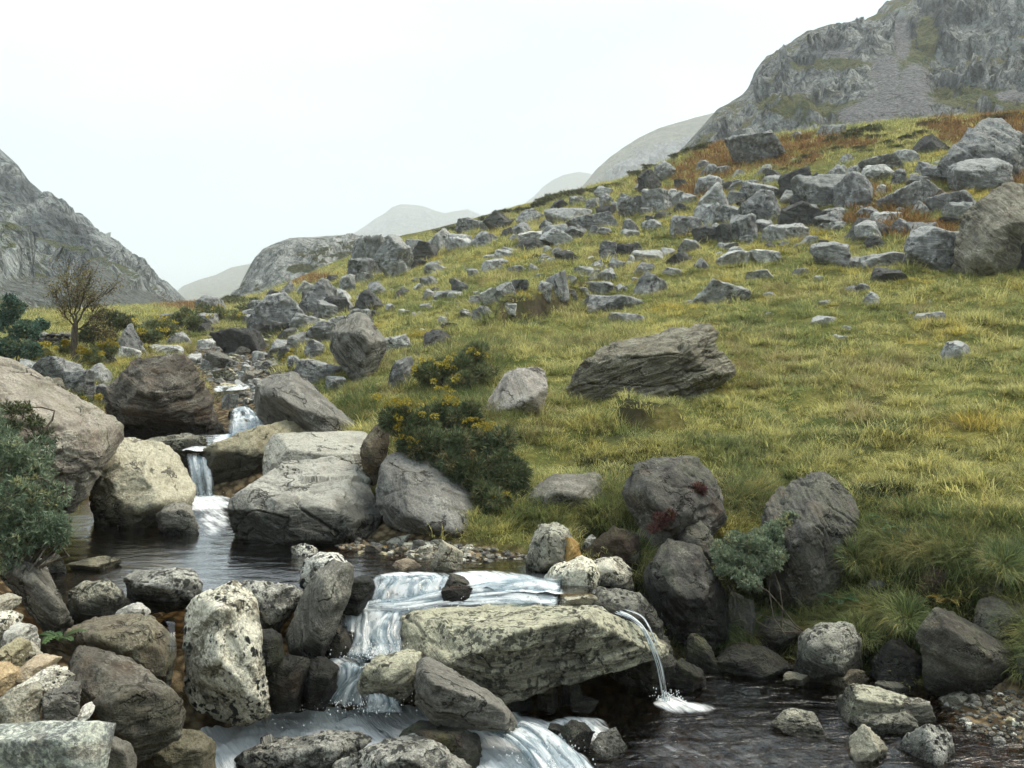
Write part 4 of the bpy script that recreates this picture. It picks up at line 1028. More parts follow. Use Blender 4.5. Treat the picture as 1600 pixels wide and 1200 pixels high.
# ---- left side, near
hero('boulder', 7.2, [(86, 1052, 0), (94, 1012, .1), (130, 1006, .2), (180, 1019, .25), (226, 1045, .2), (266, 1085, .15), (292, 1122, .05), (282, 1142, 0), (240, 1160, -.1), (200, 1175, -.15), (150, 1172, -.1), (125, 1120, 0)], 'brown',
     'large brown rounded boulder with a white scar at the lower left', near=[(130, 1060, -.35), (190, 1080, -.45), (240, 1110, -.4), (200, 1140, -.4)], thick=0.7, level=6, p=16, seed=58, bed=(.5, -.5, .7), wl=-.1, wet_h=.1, rough=0.9, strat=0.5, crack=.5)
hero('boulder', 8.3, [(86, 992, 0), (130, 966, .2), (180, 957, .3), (230, 964, .25), (268, 984, .1), (274, 1020, 0), (262, 1062, 0), (235, 1075, 0), (180, 1050, 0), (100, 1020, 0)], 'brown',
     'dark brown rough boulder left of the thin trickle', near=[(140, 990, -.3), (200, 985, -.25), (245, 1005, -.3), (250, 1050, -.2)], thick=0.8, level=6, p=28, seed=60, bed=(.6, -.5, .6), wl=0.2, wet_h=0.2)
hero('slanting_boulder', 9.1, [(2, 880, 0), (8, 868, .1), (42, 866, .2), (70, 888, .2), (100, 930, .1), (119, 968, 0), (106, 988, -.1), (84, 990, -.1), (55, 935, -.1), (20, 905, 0)], 'grey', 'grey slab slanting down into the pool at the left edge', near=[(40, 890, -.3), (80, 940, -.35), (60, 905, -.3)], thick=0.7, level=6, p=48, seed=62, bed=(.6, -.3, .6), wl=.85, wet_h=.12)
hero('stone', 9.6, [(105, 932), (122, 910), (160, 902), (185, 912), (206, 940), (200, 962), (150, 966), (110, 956)], 'mottle', 'dark pointed rock at the left end of the row across the pool outlet', thick=.5, front=.35, p=24, seed=64, wl=.85, wet_h=.2, level=6)
hero('stone', 9.9, [(188, 915), (200, 894), (240, 885), (285, 884), (308, 893), (318, 915), (312, 935), (250, 950), (200, 945)], 'mottle', 'long dark lichened rock standing across the pool outlet', near=[(215, 915, -.3), (280, 905, -.35), (300, 925, -.3)], thick=.5, p=37, seed=66, wl=.9, wet_h=.12, level=6)
hero('stone', 9.0, [(176, 958), (196, 942), (222, 938), (236, 950), (232, 972), (190, 975)], 'lichen', 'small pale rock between the brown boulder and the pool', thick=.3, front=.2, p=16, seed=67, level=5, wl=.7)
for bx, mt, st, lb in [((52, 868, 112, 894), 'wetd', 'round', 'low black wet stone at the left margin of the pool'), ((112, 873, 186, 890), 'tan', 'slab', 'thin pale ledge breaking the water at the left of the pool'),
                       ((240, 788, 318, 834), 'grey', 'slab', 'flat grey greenish stone in the pool below the pale yellowish boulder'), ((222, 676, 336, 716), 'mottle', 'slab', 'low dark rock at the foot of the huge layered boulder')]:
    stone('stone', *bx, st, mt, lb, 'stone', wl=WM if bx[1] > 720 else 1.35, d=1500 * (ZC - (WM if bx[1] > 720 else 1.4)) / (bx[3] - CV), wet_h=.08, buried=.5)
# pale tumbled stones in the lower left corner
hero('block', 5.6, [(-60, 1132, 0), (0, 1126, .1), (60, 1122, .2), (172, 1122, .2), (178, 1140, .1), (160, 1230, -.05), (-60, 1260, -.1)], 'blue', 'large blue grey block with pale lichen in the bottom left corner', near=[(-40, 1140, -.15), (165, 1134, -.1), (140, 1240, -.2)], thick=.6, level=6, p=57, seed=70, bed=(.2, -1, .2), rough=.4, strat=.3, crack=.2, sink=40)
hero('stone', 5.9, [(138, 1175), (165, 1145), (205, 1165), (215, 1185), (212, 1230), (140, 1240)], 'grey', 'grey wedge of rock right of the blue grey block', thick=.4, front=.15, p=52, seed=71, rough=.5, level=6, sink=30)
LC = [((-10, 1070, 68, 1130), 'block', 'tan', 6.3, 'tan and grey block above the blue grey block at the left edge'), ((62, 1072, 128, 1132), 'block', 'grey', 6.45, 'grey angular block behind the blue grey block'),
      ((-25, 1036, 32, 1085), 'round', 'gold', 6.7, 'golden rounded stone at the left edge of the pale heap'), ((34, 1028, 86, 1050), 'slab', 'gold', 6.9, 'small orange and yellow stone lying on the white slab'),
      ((28, 1046, 108, 1085), 'slab', 'lichen', 6.75, 'white flat slab under the small orange stone'), ((0, 1000, 42, 1048), 'round', 'tan', 7.1, 'smooth rounded tan stone in the pale heap on the left bank'),
      ((18, 1002, 66, 1034), 'lump', 'pale', 7.3, 'pale lump beside the rounded tan stone on the left bank'), ((-20, 958, 30, 1004), 'slab', 'lichen', 7.7, 'white stone with a mossy front at the left edge'),
      ((10, 975, 58, 1012), 'slab', 'pale', 7.5, 'flat white stone half way down the pale heap'), ((-20, 930, 18, 968), 'lump', 'pale', 8.0, 'pale stone at the top of the heap on the left bank'), ((104, 1108, 140, 1136), 'lump', 'lichen', 6.5, 'small white stone tucked against the brown rounded boulder')]
for bx, st, mt, dd, lb in LC:
    stone('stone', *bx, st, mt, lb, 'stone', d=dd, level=6 if bx[2] - bx[0] > 60 else 5, buried=.5, depth=.45)
# ---- foreground water rocks
hero('rock', 7.9, [(212, 1175), (226, 1150), (260, 1140), (310, 1140), (330, 1152), (342, 1190), (345, 1230), (215, 1240)], 'brown', 'rounded brown rock at the bottom edge left of the white rapid', thick=.6, front=.35, p=14, seed=74, level=6, wl=-.1, sink=30)
hero('rock_shelf', 8.25, [(352, 1195, 0), (400, 1165, .1), (470, 1150, .15), (560, 1142, .15), (582, 1152, .1), (560, 1172, 0), (480, 1215, -.2), (380, 1235, -.2)], 'mottle', 'streaked black and white shelf under the white rapid at the bottom edge', near=[(430, 1185, -.25), (540, 1160, -.15)], thick=.5, p=44, seed=76, bed=(-.3, -.5, .9), strat=1.8, level=6, wl=-.12, wet_h=.2, sink=20)
hero('boulder', 7.9, [(512, 1200, 0), (560, 1172, .1), (620, 1150, .2), (664, 1142, .2), (700, 1165, .1), (735, 1195, 0), (740, 1260, 0), (520, 1260, 0)], 'mottle', 'large mottled boulder cut by the bottom edge of the picture', near=[(600, 1185, -.3), (670, 1180, -.3)], thick=.7, p=32, seed=78, level=6, wl=-.25, sink=30)
hero('rock', 8.2, [(620, 1150), (650, 1132, .1), (700, 1134, .1), (745, 1148, .05), (754, 1165), (745, 1195), (700, 1200), (650, 1180)], 'wetd', 'dark green rock sticking out of the rapid beside the mottled boulder', thick=.4, front=.2, p=28, seed=79, level=6, wl=-.1, wet_h=.15, moss=.2)
for bx, mt, st, dd, lb in [((845, 1128, 905, 1170), 'wetd', 'lump', 8.7, 'dark wet rock where the right pool spills over'), ((890, 1150, 990, 1215), 'mottle', 'slab', 8.4, 'rough streaked rock at the bottom edge below the right pool'),
                           ((862, 1128, 930, 1185), 'wetd', 'tilt', 8.5, 'black jagged rock leaning beside the spill of the right pool')]:
    stone('rock', *bx, st, mt, lb, 'rock', d=dd, level=6, buried=.5, wl=-.05, wet_h=.12)
# ---- right bank
hero('boulder', 11.9, [(971, 760, 0), (984, 730, .1), (1012, 714, .3), (1056, 711, .4), (1100, 735, .4), (1136, 768, .3), (1132, 800, .2), (1104, 822, 0), (1062, 842, -.1), (1012, 832, -.05), (986, 800, 0)], 'bank',
     'rounded grey boulder with red heather growing on it at the top of the bank', near=[(1005, 760, -.45), (1050, 745, -.35), (1040, 800, -.55), (1090, 790, -.4)], thick=1.1, level=6, p=20, seed=82, bed=(.5, -.7, .5), rough=.9, crack=1.3)
hero('block', 11.8, [(992, 850), (1004, 815), (1040, 800), (1075, 815), (1068, 850), (1050, 875), (1010, 880)], 'bank', 'olive brown block under the rounded boulder with red heather', thick=.7, front=.3, p=44, seed=83, level=6, moss=.25)
hero('boulder', 11.6, [(1180, 795, .1), (1196, 768, .2), (1216, 748, .3), (1282, 736, .5), (1322, 770, .4), (1346, 822, .2), (1336, 862, .1), (1302, 912, 0), (1290, 942, -.1), (1236, 936, -.1), (1194, 912, 0), (1184, 860, 0)], 'bank',
     'big bank boulder with a flat dark lower face and a pale right side', near=[(1215, 835, -.35), (1260, 838, -.6), (1295, 912, -.4), (1240, 780, -.1), (1215, 925, -.3)], thick=1.2, level=7, p=48, seed=85, bed=(.85, -.2, .5), rough=.6, strat=1.0, crack=.8)
hero('boulder', 10.9, [(1006, 925, 0), (1014, 880, .1), (1042, 840, .3), (1076, 850, .3), (1112, 880, .2), (1142, 932, .1), (1144, 990, 0), (1110, 1010, -.1), (1050, 1005, -.05), (1015, 965, 0)], 'bank', 'dark boulder with yellow moss right of the side waterfall ledge', near=[(1050, 900, -.35), (1090, 920, -.4), (1070, 980, -.3)], thick=.9, level=6, p=39, seed=88, bed=(.5, -.6, .6), wl=.45, wet_h=.35, moss=.22)
hero('stone', 11.6, [(1052, 850), (1070, 822), (1095, 812), (1112, 830), (1118, 868), (1098, 885), (1066, 872)], 'bank', 'small bank stone between the dark boulder and the willow', thick=.5, front=.25, p=39, seed=89, level=5)
hero('boulder', 10.6, [(848, 908), (866, 886, .1), (912, 868, .2), (936, 876, .2), (946, 895, .1), (940, 920), (900, 924, -.1), (860, 922)], 'lichen', 'pale green lichened boulder beside the rapid above the great slab', thick=.6, front=.35, p=14, seed=91, level=6, wl=.9, wet_h=.05, moss=.18)
hero('boulder', 10.8, [(910, 880), (935, 866, .1), (970, 868, .2), (990, 885, .1), (990, 912), (960, 920), (930, 918)], 'lichen', 'pale rounded boulder right of the green lichened one', thick=.6, front=.3, p=15, seed=92, level=6, wl=.9, wet_h=.06)
hero('rock', 11.0, [(820, 882, 0), (832, 842, .1), (846, 820, .2), (870, 813, .25), (888, 824, .2), (900, 850, .1), (890, 880, 0), (840, 894, -.05)], 'olive', 'upright ribbed rock at the right end of the gravel bar', thick=.6, front=.3, p=32, seed=94, bed=(.9, -.3, .5), strat=1.6, level=6, wl=.93, wet_h=.05)
for bx, st, mt, dd, lb in [((872, 837, 910, 882), 'round', 'gold', 10.75, 'tan egg shaped stone against the upright ribbed rock'), ((907, 837, 946, 868), 'round', 'mottle', 11.4, 'small round grey stone behind the tan egg shaped stone'), ((944, 843, 1002, 892), 'round', 'bank', 11.3, 'rounded dark grey boulder beside the pale lichened boulders'),
                           ((768, 824, 810, 872), 'tilt', 'grey', 12.0, 'small grey leaning stone right of the smooth slab'), ((660, 846, 724, 906), 'tilt', 'tan', 10.9, 'pointed yellowish rock standing at the edge of the gravel bar'),
                           ((612, 876, 668, 902), 'slab', 'gold', 10.9, 'flat orange tinted stone at the front of the gravel bar'), ((454, 848, 496, 876), 'lump', 'lichen', 11.5, 'round mossy stone at the left end of the gravel bar'), ((684, 898, 736, 928), 'tilt', 'brown', 10.15, 'rusty brown stone splitting the top of the rapid'),
                           ((690, 912, 742, 932), 'lump', 'wetd', 10.0, 'black stone in the rapid next to the rusty brown one'), ((600, 836, 652, 868), 'tiltl', 'olive', 11.9, 'greenish angular stone at the back of the gravel bar'), ((724, 862, 762, 880), 'slab', 'grey', 11.5, 'flat grey stone right of the pointed yellowish rock')]:
    stone('stone', *bx, st, mt, lb, 'stone', d=dd, level=6 if bx[2] - bx[0] > 50 else 5, buried=.4, wl=.93, wet_h=.04)
hero('flat_rock', None, [(820, 778, 0), (842, 758, .2), (872, 738, .5), (932, 738, .6), (952, 756, .4), (948, 768, .2), (930, 786, 0), (880, 794, -.1), (838, 798, -.1)], 'grey', 'flat layered grey rock in the grass right of the gorse bush', near=[(850, 780, -.3), (900, 770, -.25), (920, 782, -.25)], thick=.8, p=44, seed=96, bed=(.05, -.3, 1), strat=2.2, level=6, rough=.7)
hero('outcrop_boulder', None, [(882, 618, 0), (888, 588, .1), (930, 550, .5), (990, 520, .9), (1060, 504, 1.2), (1110, 507, 1.2), (1142, 540, .8), (1158, 572, .5), (1110, 592, .1), (1030, 616, -.1), (922, 630, -.1)], 'layer', 'large tilted layered outcrop in the middle of the grassy slope', near=[(930, 590, -.6), (1000, 560, -.5), (1080, 545, -.3), (1090, 585, -.4), (960, 622, -.4)], thick=1.8, level=7, p=39, seed=98, bed=(-.40, .12, .9), strat=2.6, sink=46, rough=1.2, crack=1.6)
hero('boulder', None, [(752, 648, 0), (775, 612, .1), (802, 580, .4), (812, 573, .5), (848, 575, .5), (856, 598, .3), (842, 634, .1), (802, 650, 0)], 'pink', 'smooth pale trapezoid boulder standing in the grass left of the layered outcrop', near=[(790, 640, -.3), (830, 625, -.3), (812, 590, 0)], thick=.9, level=6, p=61, seed=100, bed=(.8, -.3, .6), rough=.4, strat=.5, crack=.6)
# lower right
hero('boulder', 9.75, [(1436, 1020, 0), (1444, 982, .1), (1468, 948, .2), (1502, 962, .25), (1550, 990, .25), (1598, 1018, .2), (1606, 1050, .1), (1566, 1084, 0), (1500, 1088, -.1), (1446, 1072, -.05)], 'bank', 'big grey triangular boulder at the foot of the right bank', near=[(1480, 1010, -.35), (1540, 1030, -.35), (1500, 1060, -.4)], thick=.8, level=6, p=39, seed=103, wl=.12, wet_h=.15, moss=.15, rough=.7, strat=.4)
hero('boulder', 10.2, [(1508, 990), (1530, 935, .1), (1560, 925, .2), (1650, 930, .2), (1660, 1000), (1600, 1022), (1560, 1008)], 'bank', 'olive brown block above the triangular boulder at the right edge', thick=.7, front=.3, p=48, seed=105, level=6, moss=.25)
hero('boulder', 10.25, [(1240, 1045), (1250, 995, .1), (1285, 972, .2), (1335, 975, .2), (1352, 1000, .1), (1350, 1045), (1320, 1062), (1260, 1062)], 'mottle', 'dark speckled boulder with a mossy top at the water edge', thick=.7, front=.35, p=37, seed=107, level=6, wl=.05, wet_h=.2, moss=.3)
for bx, st, mt, dd, lb in [((1095, 1002, 1245, 1052), 'round', 'wetd', 10.9, 'long low black mossy rock along the back of the right pool'), ((1346, 1000, 1450, 1068), 'lump', 'wetd', 10.4, 'black recess rock left of the triangular boulder'), ((1030, 1028, 1105, 1078), 'tilt', 'wetd', 10.2, 'black wet rock behind the side waterfall'),
                           ((1336, 918, 1376, 952), 'tilt', 'grey', 11.0, 'small pale pointed stone among the ferns on the bank'), ((1416, 912, 1466, 962), 'block', 'bank', 10.7, 'grey brown stone set in the bare earth of the bank'), ((1460, 800, 1500, 830), 'lump', 'bank', 12.2, 'small stone poking out of turf at the right'),
                           ((1310, 1068, 1410, 1128), 'tilt', 'olive', 9.55, 'pale green layered rock lying in the right pool'), ((1385, 1088, 1456, 1126), 'slab', 'tan', 9.45, 'tan rock joined to the right of the pale layered rock'), ((1308, 1106, 1425, 1142), 'slab', 'mottle', 9.3, 'long dark ledge in front of the pale layered rock'),
                           ((1204, 1116, 1292, 1152), 'round', 'mottle', 9.1, 'smooth wet pale stone just above the water of the right pool'), ((1325, 1136, 1390, 1188), 'point', 'tan', 8.85, 'cream pyramid shaped stone standing in the right pool'), ((1402, 1133, 1500, 1192), 'lump', 'lichen', 8.75, 'rounded pale stone with black patches near the bottom right corner'),
                           ((1220, 1052, 1268, 1072), 'slab', 'tan', 10.0, 'small pinkish stone at the back of the right pool'), ((1286, 1044, 1356, 1076), 'slab', 'brown', 10.0, 'grey brown stone at the margin below the speckled boulder'), ((1366, 1066, 1420, 1084), 'slab', 'mottle', 9.9, 'low grey stone between the margin and the pale layered rock'), ((1470, 1080, 1516, 1108), 'lump', 'mottle', 9.5, 'cluster stone at the edge of the right gravel'),
                           ((1552, 1150, 1572, 1162), 'lump', 'lichen', 9.0, 'small white pebble stone near the right edge'), ((1580, 1114, 1602, 1134), 'lump', 'lichen', 9.3, 'white round stone touching the right edge')]:
    stone('rock' if bx[2] - bx[0] > 50 else 'stone', *bx, st, mt, lb, 'rock' if bx[2] - bx[0] > 50 else 'stone', d=min(dd, 1500 * (ZC + .01) / (bx[3] - CV)) if bx[3] > 1040 else dd, level=6 if bx[2] - bx[0] > 110 else 5, buried=.45, wl=.0 if dd < 10.5 and bx[1] > 1000 else None, wet_h=.05, moss=.15 if mt in ('wetd', 'bank') else 0, wet_all=.3 if mt == 'wetd' else 0)

for bx, st, lb in [((1126, 925, 1186, 1004), 'up', 'dark upright rock behind the stems of the willow'), ((1176, 962, 1246, 1010), 'lump', 'mossy dark lump under the big bank boulder'), ((1286, 944, 1346, 982), 'tilt', 'dark tilted rock between the big bank boulder and the speckled boulder'), ((1372, 948, 1426, 1004), 'block', 'black block under the hanging tussock'),
                   ((1146, 872, 1196, 932), 'block', 'brown rock behind the willow leaves'), ((1350, 905, 1400, 945), 'lump', 'low earthy rock in the ferny hollow'), ((1526, 905, 1590, 948), 'slab', 'flat dark rock under the turf brow at the right'), ((1575, 1010, 1640, 1090), 'block', 'dark rock at the right edge beside the gravel'), ((1070, 985, 1130, 1040), 'lump', 'black rock between the dark mossy boulder and the pool')]:
    stone('rock', *bx, st, 'bank', lb, 'rock', d=min(11.3, 1500 * (ZC - .05) / (bx[3] - CV)) if bx[3] > 990 else None, level=5, buried=.5, moss=.45, wl=.05, wet_h=.15)
# eroded edges of turf
hero('turf_edge', 10.9, [(1418, 925), (1428, 890), (1460, 872), (1505, 878), (1515, 930), (1500, 960), (1440, 950)], 'turf', 'bare brown earth under the turf brow above the triangular boulder', thick=.8, front=.3, p=18, seed=132, level=5, cat='turf edge', rough=1.3)
hero('turf_edge', 11.4, [(905, 870), (930, 845), (960, 822), (1000, 835), (1005, 880), (960, 895)], 'turf', 'dark overhung earth left of the olive brown block', thick=.6, front=.2, p=16, seed=133, level=5, cat='turf edge', rough=1.3)

# ------------------------------------------------------------------ boulders scattered over the slope
HILL = [
 # ridge on the left of the boulder field
 (698,366,737,389,'slab','p','pale flat slab below the lower end of the ridge'), (738,362,781,385,'tilt','p','pale angular block with a sloping top right of the pale flat slab'),
 (714,341,757,362,'tilt','h','grey wedge breaking the skyline of the lower ridge'), (764,337,791,351,'lump','d','small black boulder in the heather of the lower ridge'),
 (752,346,786,360,'slab','p','thin pale slab just below the small black ridge boulder'), (808,327,851,349,'tilt','h','grey slab with a brown stripe high on the lower ridge'),
 (782,356,804,373,'lump','d','small reddish dark stone between the ridge and the pale angular block'), (803,347,836,369,'round','h','rounded dome of grey rock under the ridge'),
 (842,345,864,364,'tilt','h','small stone tilted up behind the overhanging slab'), (800,374,866,393,'slab','d','dark overhanging slab shaped like an open mouth'), (812,361,862,381,'slab','p','pale slab resting on the dark overhanging slab'),
 (850,352,891,378,'round','h','large grey boulder right of the overhanging slab'), (855,325,922,348,'round','h','long grey whaleback boulder near the crest'), (882,328,910,343,'tilt','p','pale piece leaning on the long whaleback boulder'),
 (916,309,936,329,'block','p','pale cracked block like stacked slates'), (888,334,960,363,'tiltl','h','long grey boulder rising to the right below the stacked slates block'), (938,303,958,325,'lump','h','grey stone in the huddle near the crest'),
 (956,316,974,332,'lump','p','small pale stone at the foot of the huddle near the crest'), (964,302,987,327,'tilt','p','slab tilted to the right in the huddle near the crest'), (968,308,1008,341,'tiltl','h','big smooth slab sloping down from the huddle near the crest'),
 (1004,297,1053,333,'block','h','big dark faced boulder right of the smooth slab'), (998,266,1032,303,'tiltl','d','dark ribbed boulder leaning left on the skyline'), (1024,253,1053,283,'round','h','smooth grey boulder touching the dark ribbed one on the skyline'),
 (1043,296,1063,317,'round','p','pale stone right of the big dark faced boulder'), (1020,332,1050,345,'slab','d','flat dark stone below the big dark faced boulder'), (1050,340,1094,368,'block','h','grey blocky boulder left of the upright dark stones'),
 (1084,357,1106,379,'lump','d','dark corner stone at the foot of the upright dark stones'), (975,342,1002,367,'round','h','round boulder below the big smooth slab'), (1003,343,1036,361,'round','h','low boulder right of the round one'),
 (1000,325,1022,336,'slab','h','thin stone under the huddle near the crest'), (936,377,964,403,'block','h','squat block standing alone in the yellow grass'), (960,381,990,402,'block','d','dark reddish block joined to the squat one'),
 (868,392,910,411,'lump','d','low dark stones under the large grey boulder'), (862,386,882,400,'lump','p','small pale stone left of the low dark stones'), (897,417,933,432,'slab','p','pale low slab sunk in the yellow grass'),
 (929,407,946,426,'point','h','small pointed stone right of the pale low slab'), (952,404,976,424,'block','h','squarish stone with a dark left side'), (932,419,966,441,'tiltl','h','grey stone slanting up right beneath the squarish stone'),
 (979,399,993,416,'up','p','small upright pale stone'), (990,391,1036,413,'slab','p','pale slab with a dark left end'), (1044,394,1080,416,'tiltl','d','brown dark wedge in rusty grass'), (991,411,1022,431,'lump','p','whitish broken stone in the yellow grass'),
 (1034,418,1066,431,'slab','p','thin whitish slab right of the whitish broken stone'), (984,427,1046,464,'round','h','big rounded lone boulder in the middle of the slope'), (838,440,862,464,'block','p','pale block left of the humped upright boulder'),
 (854,424,887,464,'up','h','upright boulder with two humps'), (752,451,792,479,'tiltl','p','pale wedge cut slab boulder on the left of the slope'), (774,441,804,464,'tiltl','h','grey boulder stacked behind the pale wedge cut slab boulder'),
 (797,438,824,459,'block','h','dark topped boulder at the right of the stacked pair'), (733,466,756,479,'lump','p','small pale stone left of the pale wedge cut slab boulder'), (780,474,806,490,'slab','p','pale flat stone below the stacked pair'),
 (739,479,770,503,'block','h','grey block with a dark left edge above the small gorse'), (704,437,731,462,'lump','h','small rubble boulder on the left of the slope'), (700,456,722,468,'slab','p','thin pale stone under the small rubble boulder'),
 (753,406,786,425,'lump','p','pale cracked boulder in the left part of the slope'), (774,390,802,403,'slab','p','long pale stone above the pale cracked boulder'), (756,398,780,407,'slab','p','thin stone left of the long pale stone'),
 (794,415,822,429,'slab','h','flat grey stone with grass on it right of the pale cracked boulder'), (826,412,842,427,'lump','h','dark small stone right of the flat grey stone'), (903,441,957,461,'slab','h','wide flat slab above the long turf edge'),
 (958,446,982,456,'slab','d','small dark flat stone near the rounded lone boulder'), (905,462,1003,488,'slab','h','long pale slab stretching right from the turf edge'), (953,489,1006,503,'slab','p','whitish flat rock in grass under the long pale slab'),
 (1086,404,1108,422,'point','h','dark angular stone right of centre in the grass'), (1060,374,1094,395,'lump','h','grey stone in grass below the grey blocky boulder'), (1049,396,1082,412,'slab','d','dark flat stone left of the dark angular stone'),
 (660,452,678,470,'lump','p','pale stone in grass right of the split dark boulder'), (612,452,641,467,'lump','d','dark stones just right of the split dark boulder'), (680,454,721,469,'slab','p','long thin pale slab with dark stones on it'),
 (674,449,690,460,'lump','d','small dark stone resting on the long thin pale slab'), (664,516,707,547,'round','d','dark rounded boulder among grass left of the small gorse'), (601,524,645,551,'slab','h','layered ledge right of the broken boulder'),
 (690,504,714,514,'slab','d','brown flat stone in the grass above the small gorse'), (656,474,676,484,'slab','p','small pale flat stone in the lower left slope'), (730,420,748,434,'lump','h','grey lump high in the lower left slope'),
 # upper right boulder field
 (1140,208,1231,256,'tiltl','h','large grey boulder with dark overhang alone in the rusty bracken'), (1276,196,1326,213,'slab','p','long pale slab lying on the skyline'), (1088,250,1108,266,'round','h','rear of two round stones in the bracken left'), (1094,257,1124,276,'round','h','front of two round stones in the bracken left'),
 (1427,210,1483,241,'point','d','dark triangular boulder on the upper right skyline'), (1403,233,1435,257,'round','p','pale rounded boulder below the dark triangular one'), (1347,242,1414,270,'tiltl','h','brownish boulder with a curved overhang'),
 (1345,258,1393,286,'round','p','smooth pale dome under the curved overhang'), (1389,264,1414,290,'round','h','rounded stone right of the smooth pale dome'), (1440,257,1488,285,'lump','h','grey boulder left of the double crag'),
 (1293,258,1329,283,'round','p','pale rounded boulder behind the twin grey mass'), (1216,264,1275,313,'tiltl','d','dark layered boulder tipped to the left'), (1242,276,1320,328,'block','h','left half of the massive twin grey boulder'), (1312,273,1358,330,'block','h','right half of the massive twin grey boulder'),
 (1154,285,1219,317,'round','h','long boulder with a dark mouth left of the tipped layered one'), (1190,274,1220,290,'round','h','small rounded stone behind the long boulder with a dark mouth'), (1086,275,1134,305,'round','p','pale ridged boulder behind the tilted smooth one'),
 (1086,290,1142,340,'tiltl','p','pale smooth boulder tilted left with a dark underside'), (1131,282,1165,299,'round','h','low grey stone right of the pale ridged boulder'), (1155,300,1220,355,'round','h','large rounded grey boulder in the middle of the boulder field'),
 (1214,319,1288,358,'tilt','d','purplish wide boulder below the tipped layered one'), (1266,329,1329,360,'tiltl','h','slab tilted against the purplish wide boulder'), (1192,350,1258,379,'slab','p','pale flat topped block at the lower edge of the boulder field'),
 (1140,336,1190,379,'block','h','cracked grey boulder under the large rounded one'), (1119,350,1143,385,'up','d','dark upright slab standing beside the cracked grey boulder'), (1084,354,1122,382,'tiltl','d','dark slab stack left of the upright slab'),
 (1108,349,1128,364,'round','p','small white boulder perched behind the upright slab'), (1049,338,1092,367,'round','h','grey boulder cluster at the left end of the boulder field'),
 (1310,341,1390,379,'round','d','long dark boulder lying at the lower edge of the boulder field'), (1360,331,1402,352,'slab','p','pale slab behind the long dark boulder'), (1383,286,1475,327,'tiltl','h','wide grey whaleback right of the twin mass'),
 (1448,300,1534,338,'tiltl','h','flat sloping slab with a split end left of the leaning boulder'), (1424,314,1449,338,'point','p','small white triangular stone in rusty bracken'), (1476,318,1530,340,'slab','p','pale lower sheet of the flat sloping slab'),
 (1413,357,1497,428,'tilt','h','grey angular boulder propped against the great leaning boulder'), (1268,379,1328,419,'round','h','mossy rounded boulder alone under the boulder field'), (1309,402,1351,422,'slab','p','pale low slab right of the mossy rounded boulder'),
 (1345,395,1408,419,'slab','p','thin sloping slab next to the pale low slab'), (1364,419,1416,443,'lump','d','broken low rocks left of the grey angular boulder'), (1081,438,1166,479,'tilt','p','pale layered boulder alone in the middle grass'),
 (1166,422,1207,441,'lump','p','pale flat stone in grass right of centre'), (1122,392,1180,414,'slab','p','left one of two long whitish slabs in the grass'), (1170,390,1214,410,'slab','p','right one of two long whitish slabs in the grass'), (1136,386,1164,400,'lump','p','small whitish stone on the long whitish slabs'),
 (1087,407,1109,423,'point','d','small dark pyramid stone in front of the long whitish slabs'), (1386,343,1421,367,'lump','h','grey stones beyond the long dark boulder'), (1418,348,1468,375,'lump','h','grey boulder pair below the white triangular stone'), (1461,338,1506,358,'slab','d','low dark slab in bracken behind the angular boulder'),
 (1341,456,1371,479,'lump','p','pinkish small rock in the right grass'), (1428,487,1468,502,'slab','p','thin whitish stone level with the grass at right'), (1262,494,1308,510,'slab','p','flat white stone showing through grass at right of centre'), (1462,532,1514,563,'lump','p','pale rounded rock alone in the right grass'),
 (1320,447,1346,458,'slab','h','flat grey stone in grass left of the pinkish small rock'), (1240,420,1262,432,'lump','p','tiny pale stone below the mossy rounded boulder'), (1395,235,1412,250,'lump','h','small stone left of the pale rounded boulder under the skyline'), (1200,228,1224,244,'slab','p','pale stone at the right foot of the boulder in bracken'),
 (1238,206,1256,217,'slab','p','pale flat stone on the skyline right of the boulder in bracken'), (1144,266,1166,280,'lump','p','whitish stone in the rusty bracken'), (1176,262,1202,275,'lump','h','small grey stone at the lower bracken edge'), (1364,288,1386,304,'lump','p','whitish stone under the smooth pale dome'),
 (1356,266,1372,276,'lump','p','pinch of pale rock at the dome'), (1310,241,1334,256,'lump','h','grey stone among dark heather clumps'),
 # left middle
 (550,372,596,438,'up','h','left half of the cracked outcrop on the shoulder'), (588,370,642,440,'tilt','h','right half of the cracked outcrop on the shoulder'), (628,374,670,402,'slab','h','flat grey slabs right of the cracked outcrop'),
 (666,358,712,394,'tiltl','p','pale tilted slab on the shoulder skyline'), (700,366,742,392,'tilt','p','broad pale slab right of the tilted skyline slab'), (416,455,449,488,'round','d','dark rounded boulder at the left of the slope foot'), (440,440,464,462,'point','h','pointed rock above the dark rounded boulder'),
 (407,460,478,518,'tiltl','h','big triangular slab face above the stream'), (470,438,524,500,'point','h','tall pointed rock right of the triangular slab'), (529,430,556,462,'block','h','square boulder right of the tall pointed rock'), (456,490,494,517,'tilt','h','low boulder under the triangular slab'),
 (554,454,602,489,'tilt','d','dark split boulder with a white seam'), (510,466,552,493,'slab','h','flat grey stone between pointed rock and split boulder'), (343,514,412,556,'tiltl','d','dark smooth slab tilted over the stream'), (490,503,532,537,'round','h','round grey top stone behind the broken boulder'),
 (476,530,508,562,'tilt','h','grey stone at the left foot of the broken boulder'), (448,555,482,577,'round','h','small rounded stone in grass left of the broken boulder'), (601,557,645,607,'round','h','rounded purplish boulder left of the small gorse bush'),
 (455,559,537,600,'tilt','h','long grey slab under the broken boulder'), (508,588,544,612,'block','h','stone block beneath the long grey slab'), (392,470,420,494,'lump','h','grey rock at the stream side below the knoll'), (426,505,452,522,'slab','d','dark flat stone under the triangular slab'), (560,426,590,442,'slab','h','low stone at the foot of the cracked outcrop'),
 # left bank, behind the huge layered boulder
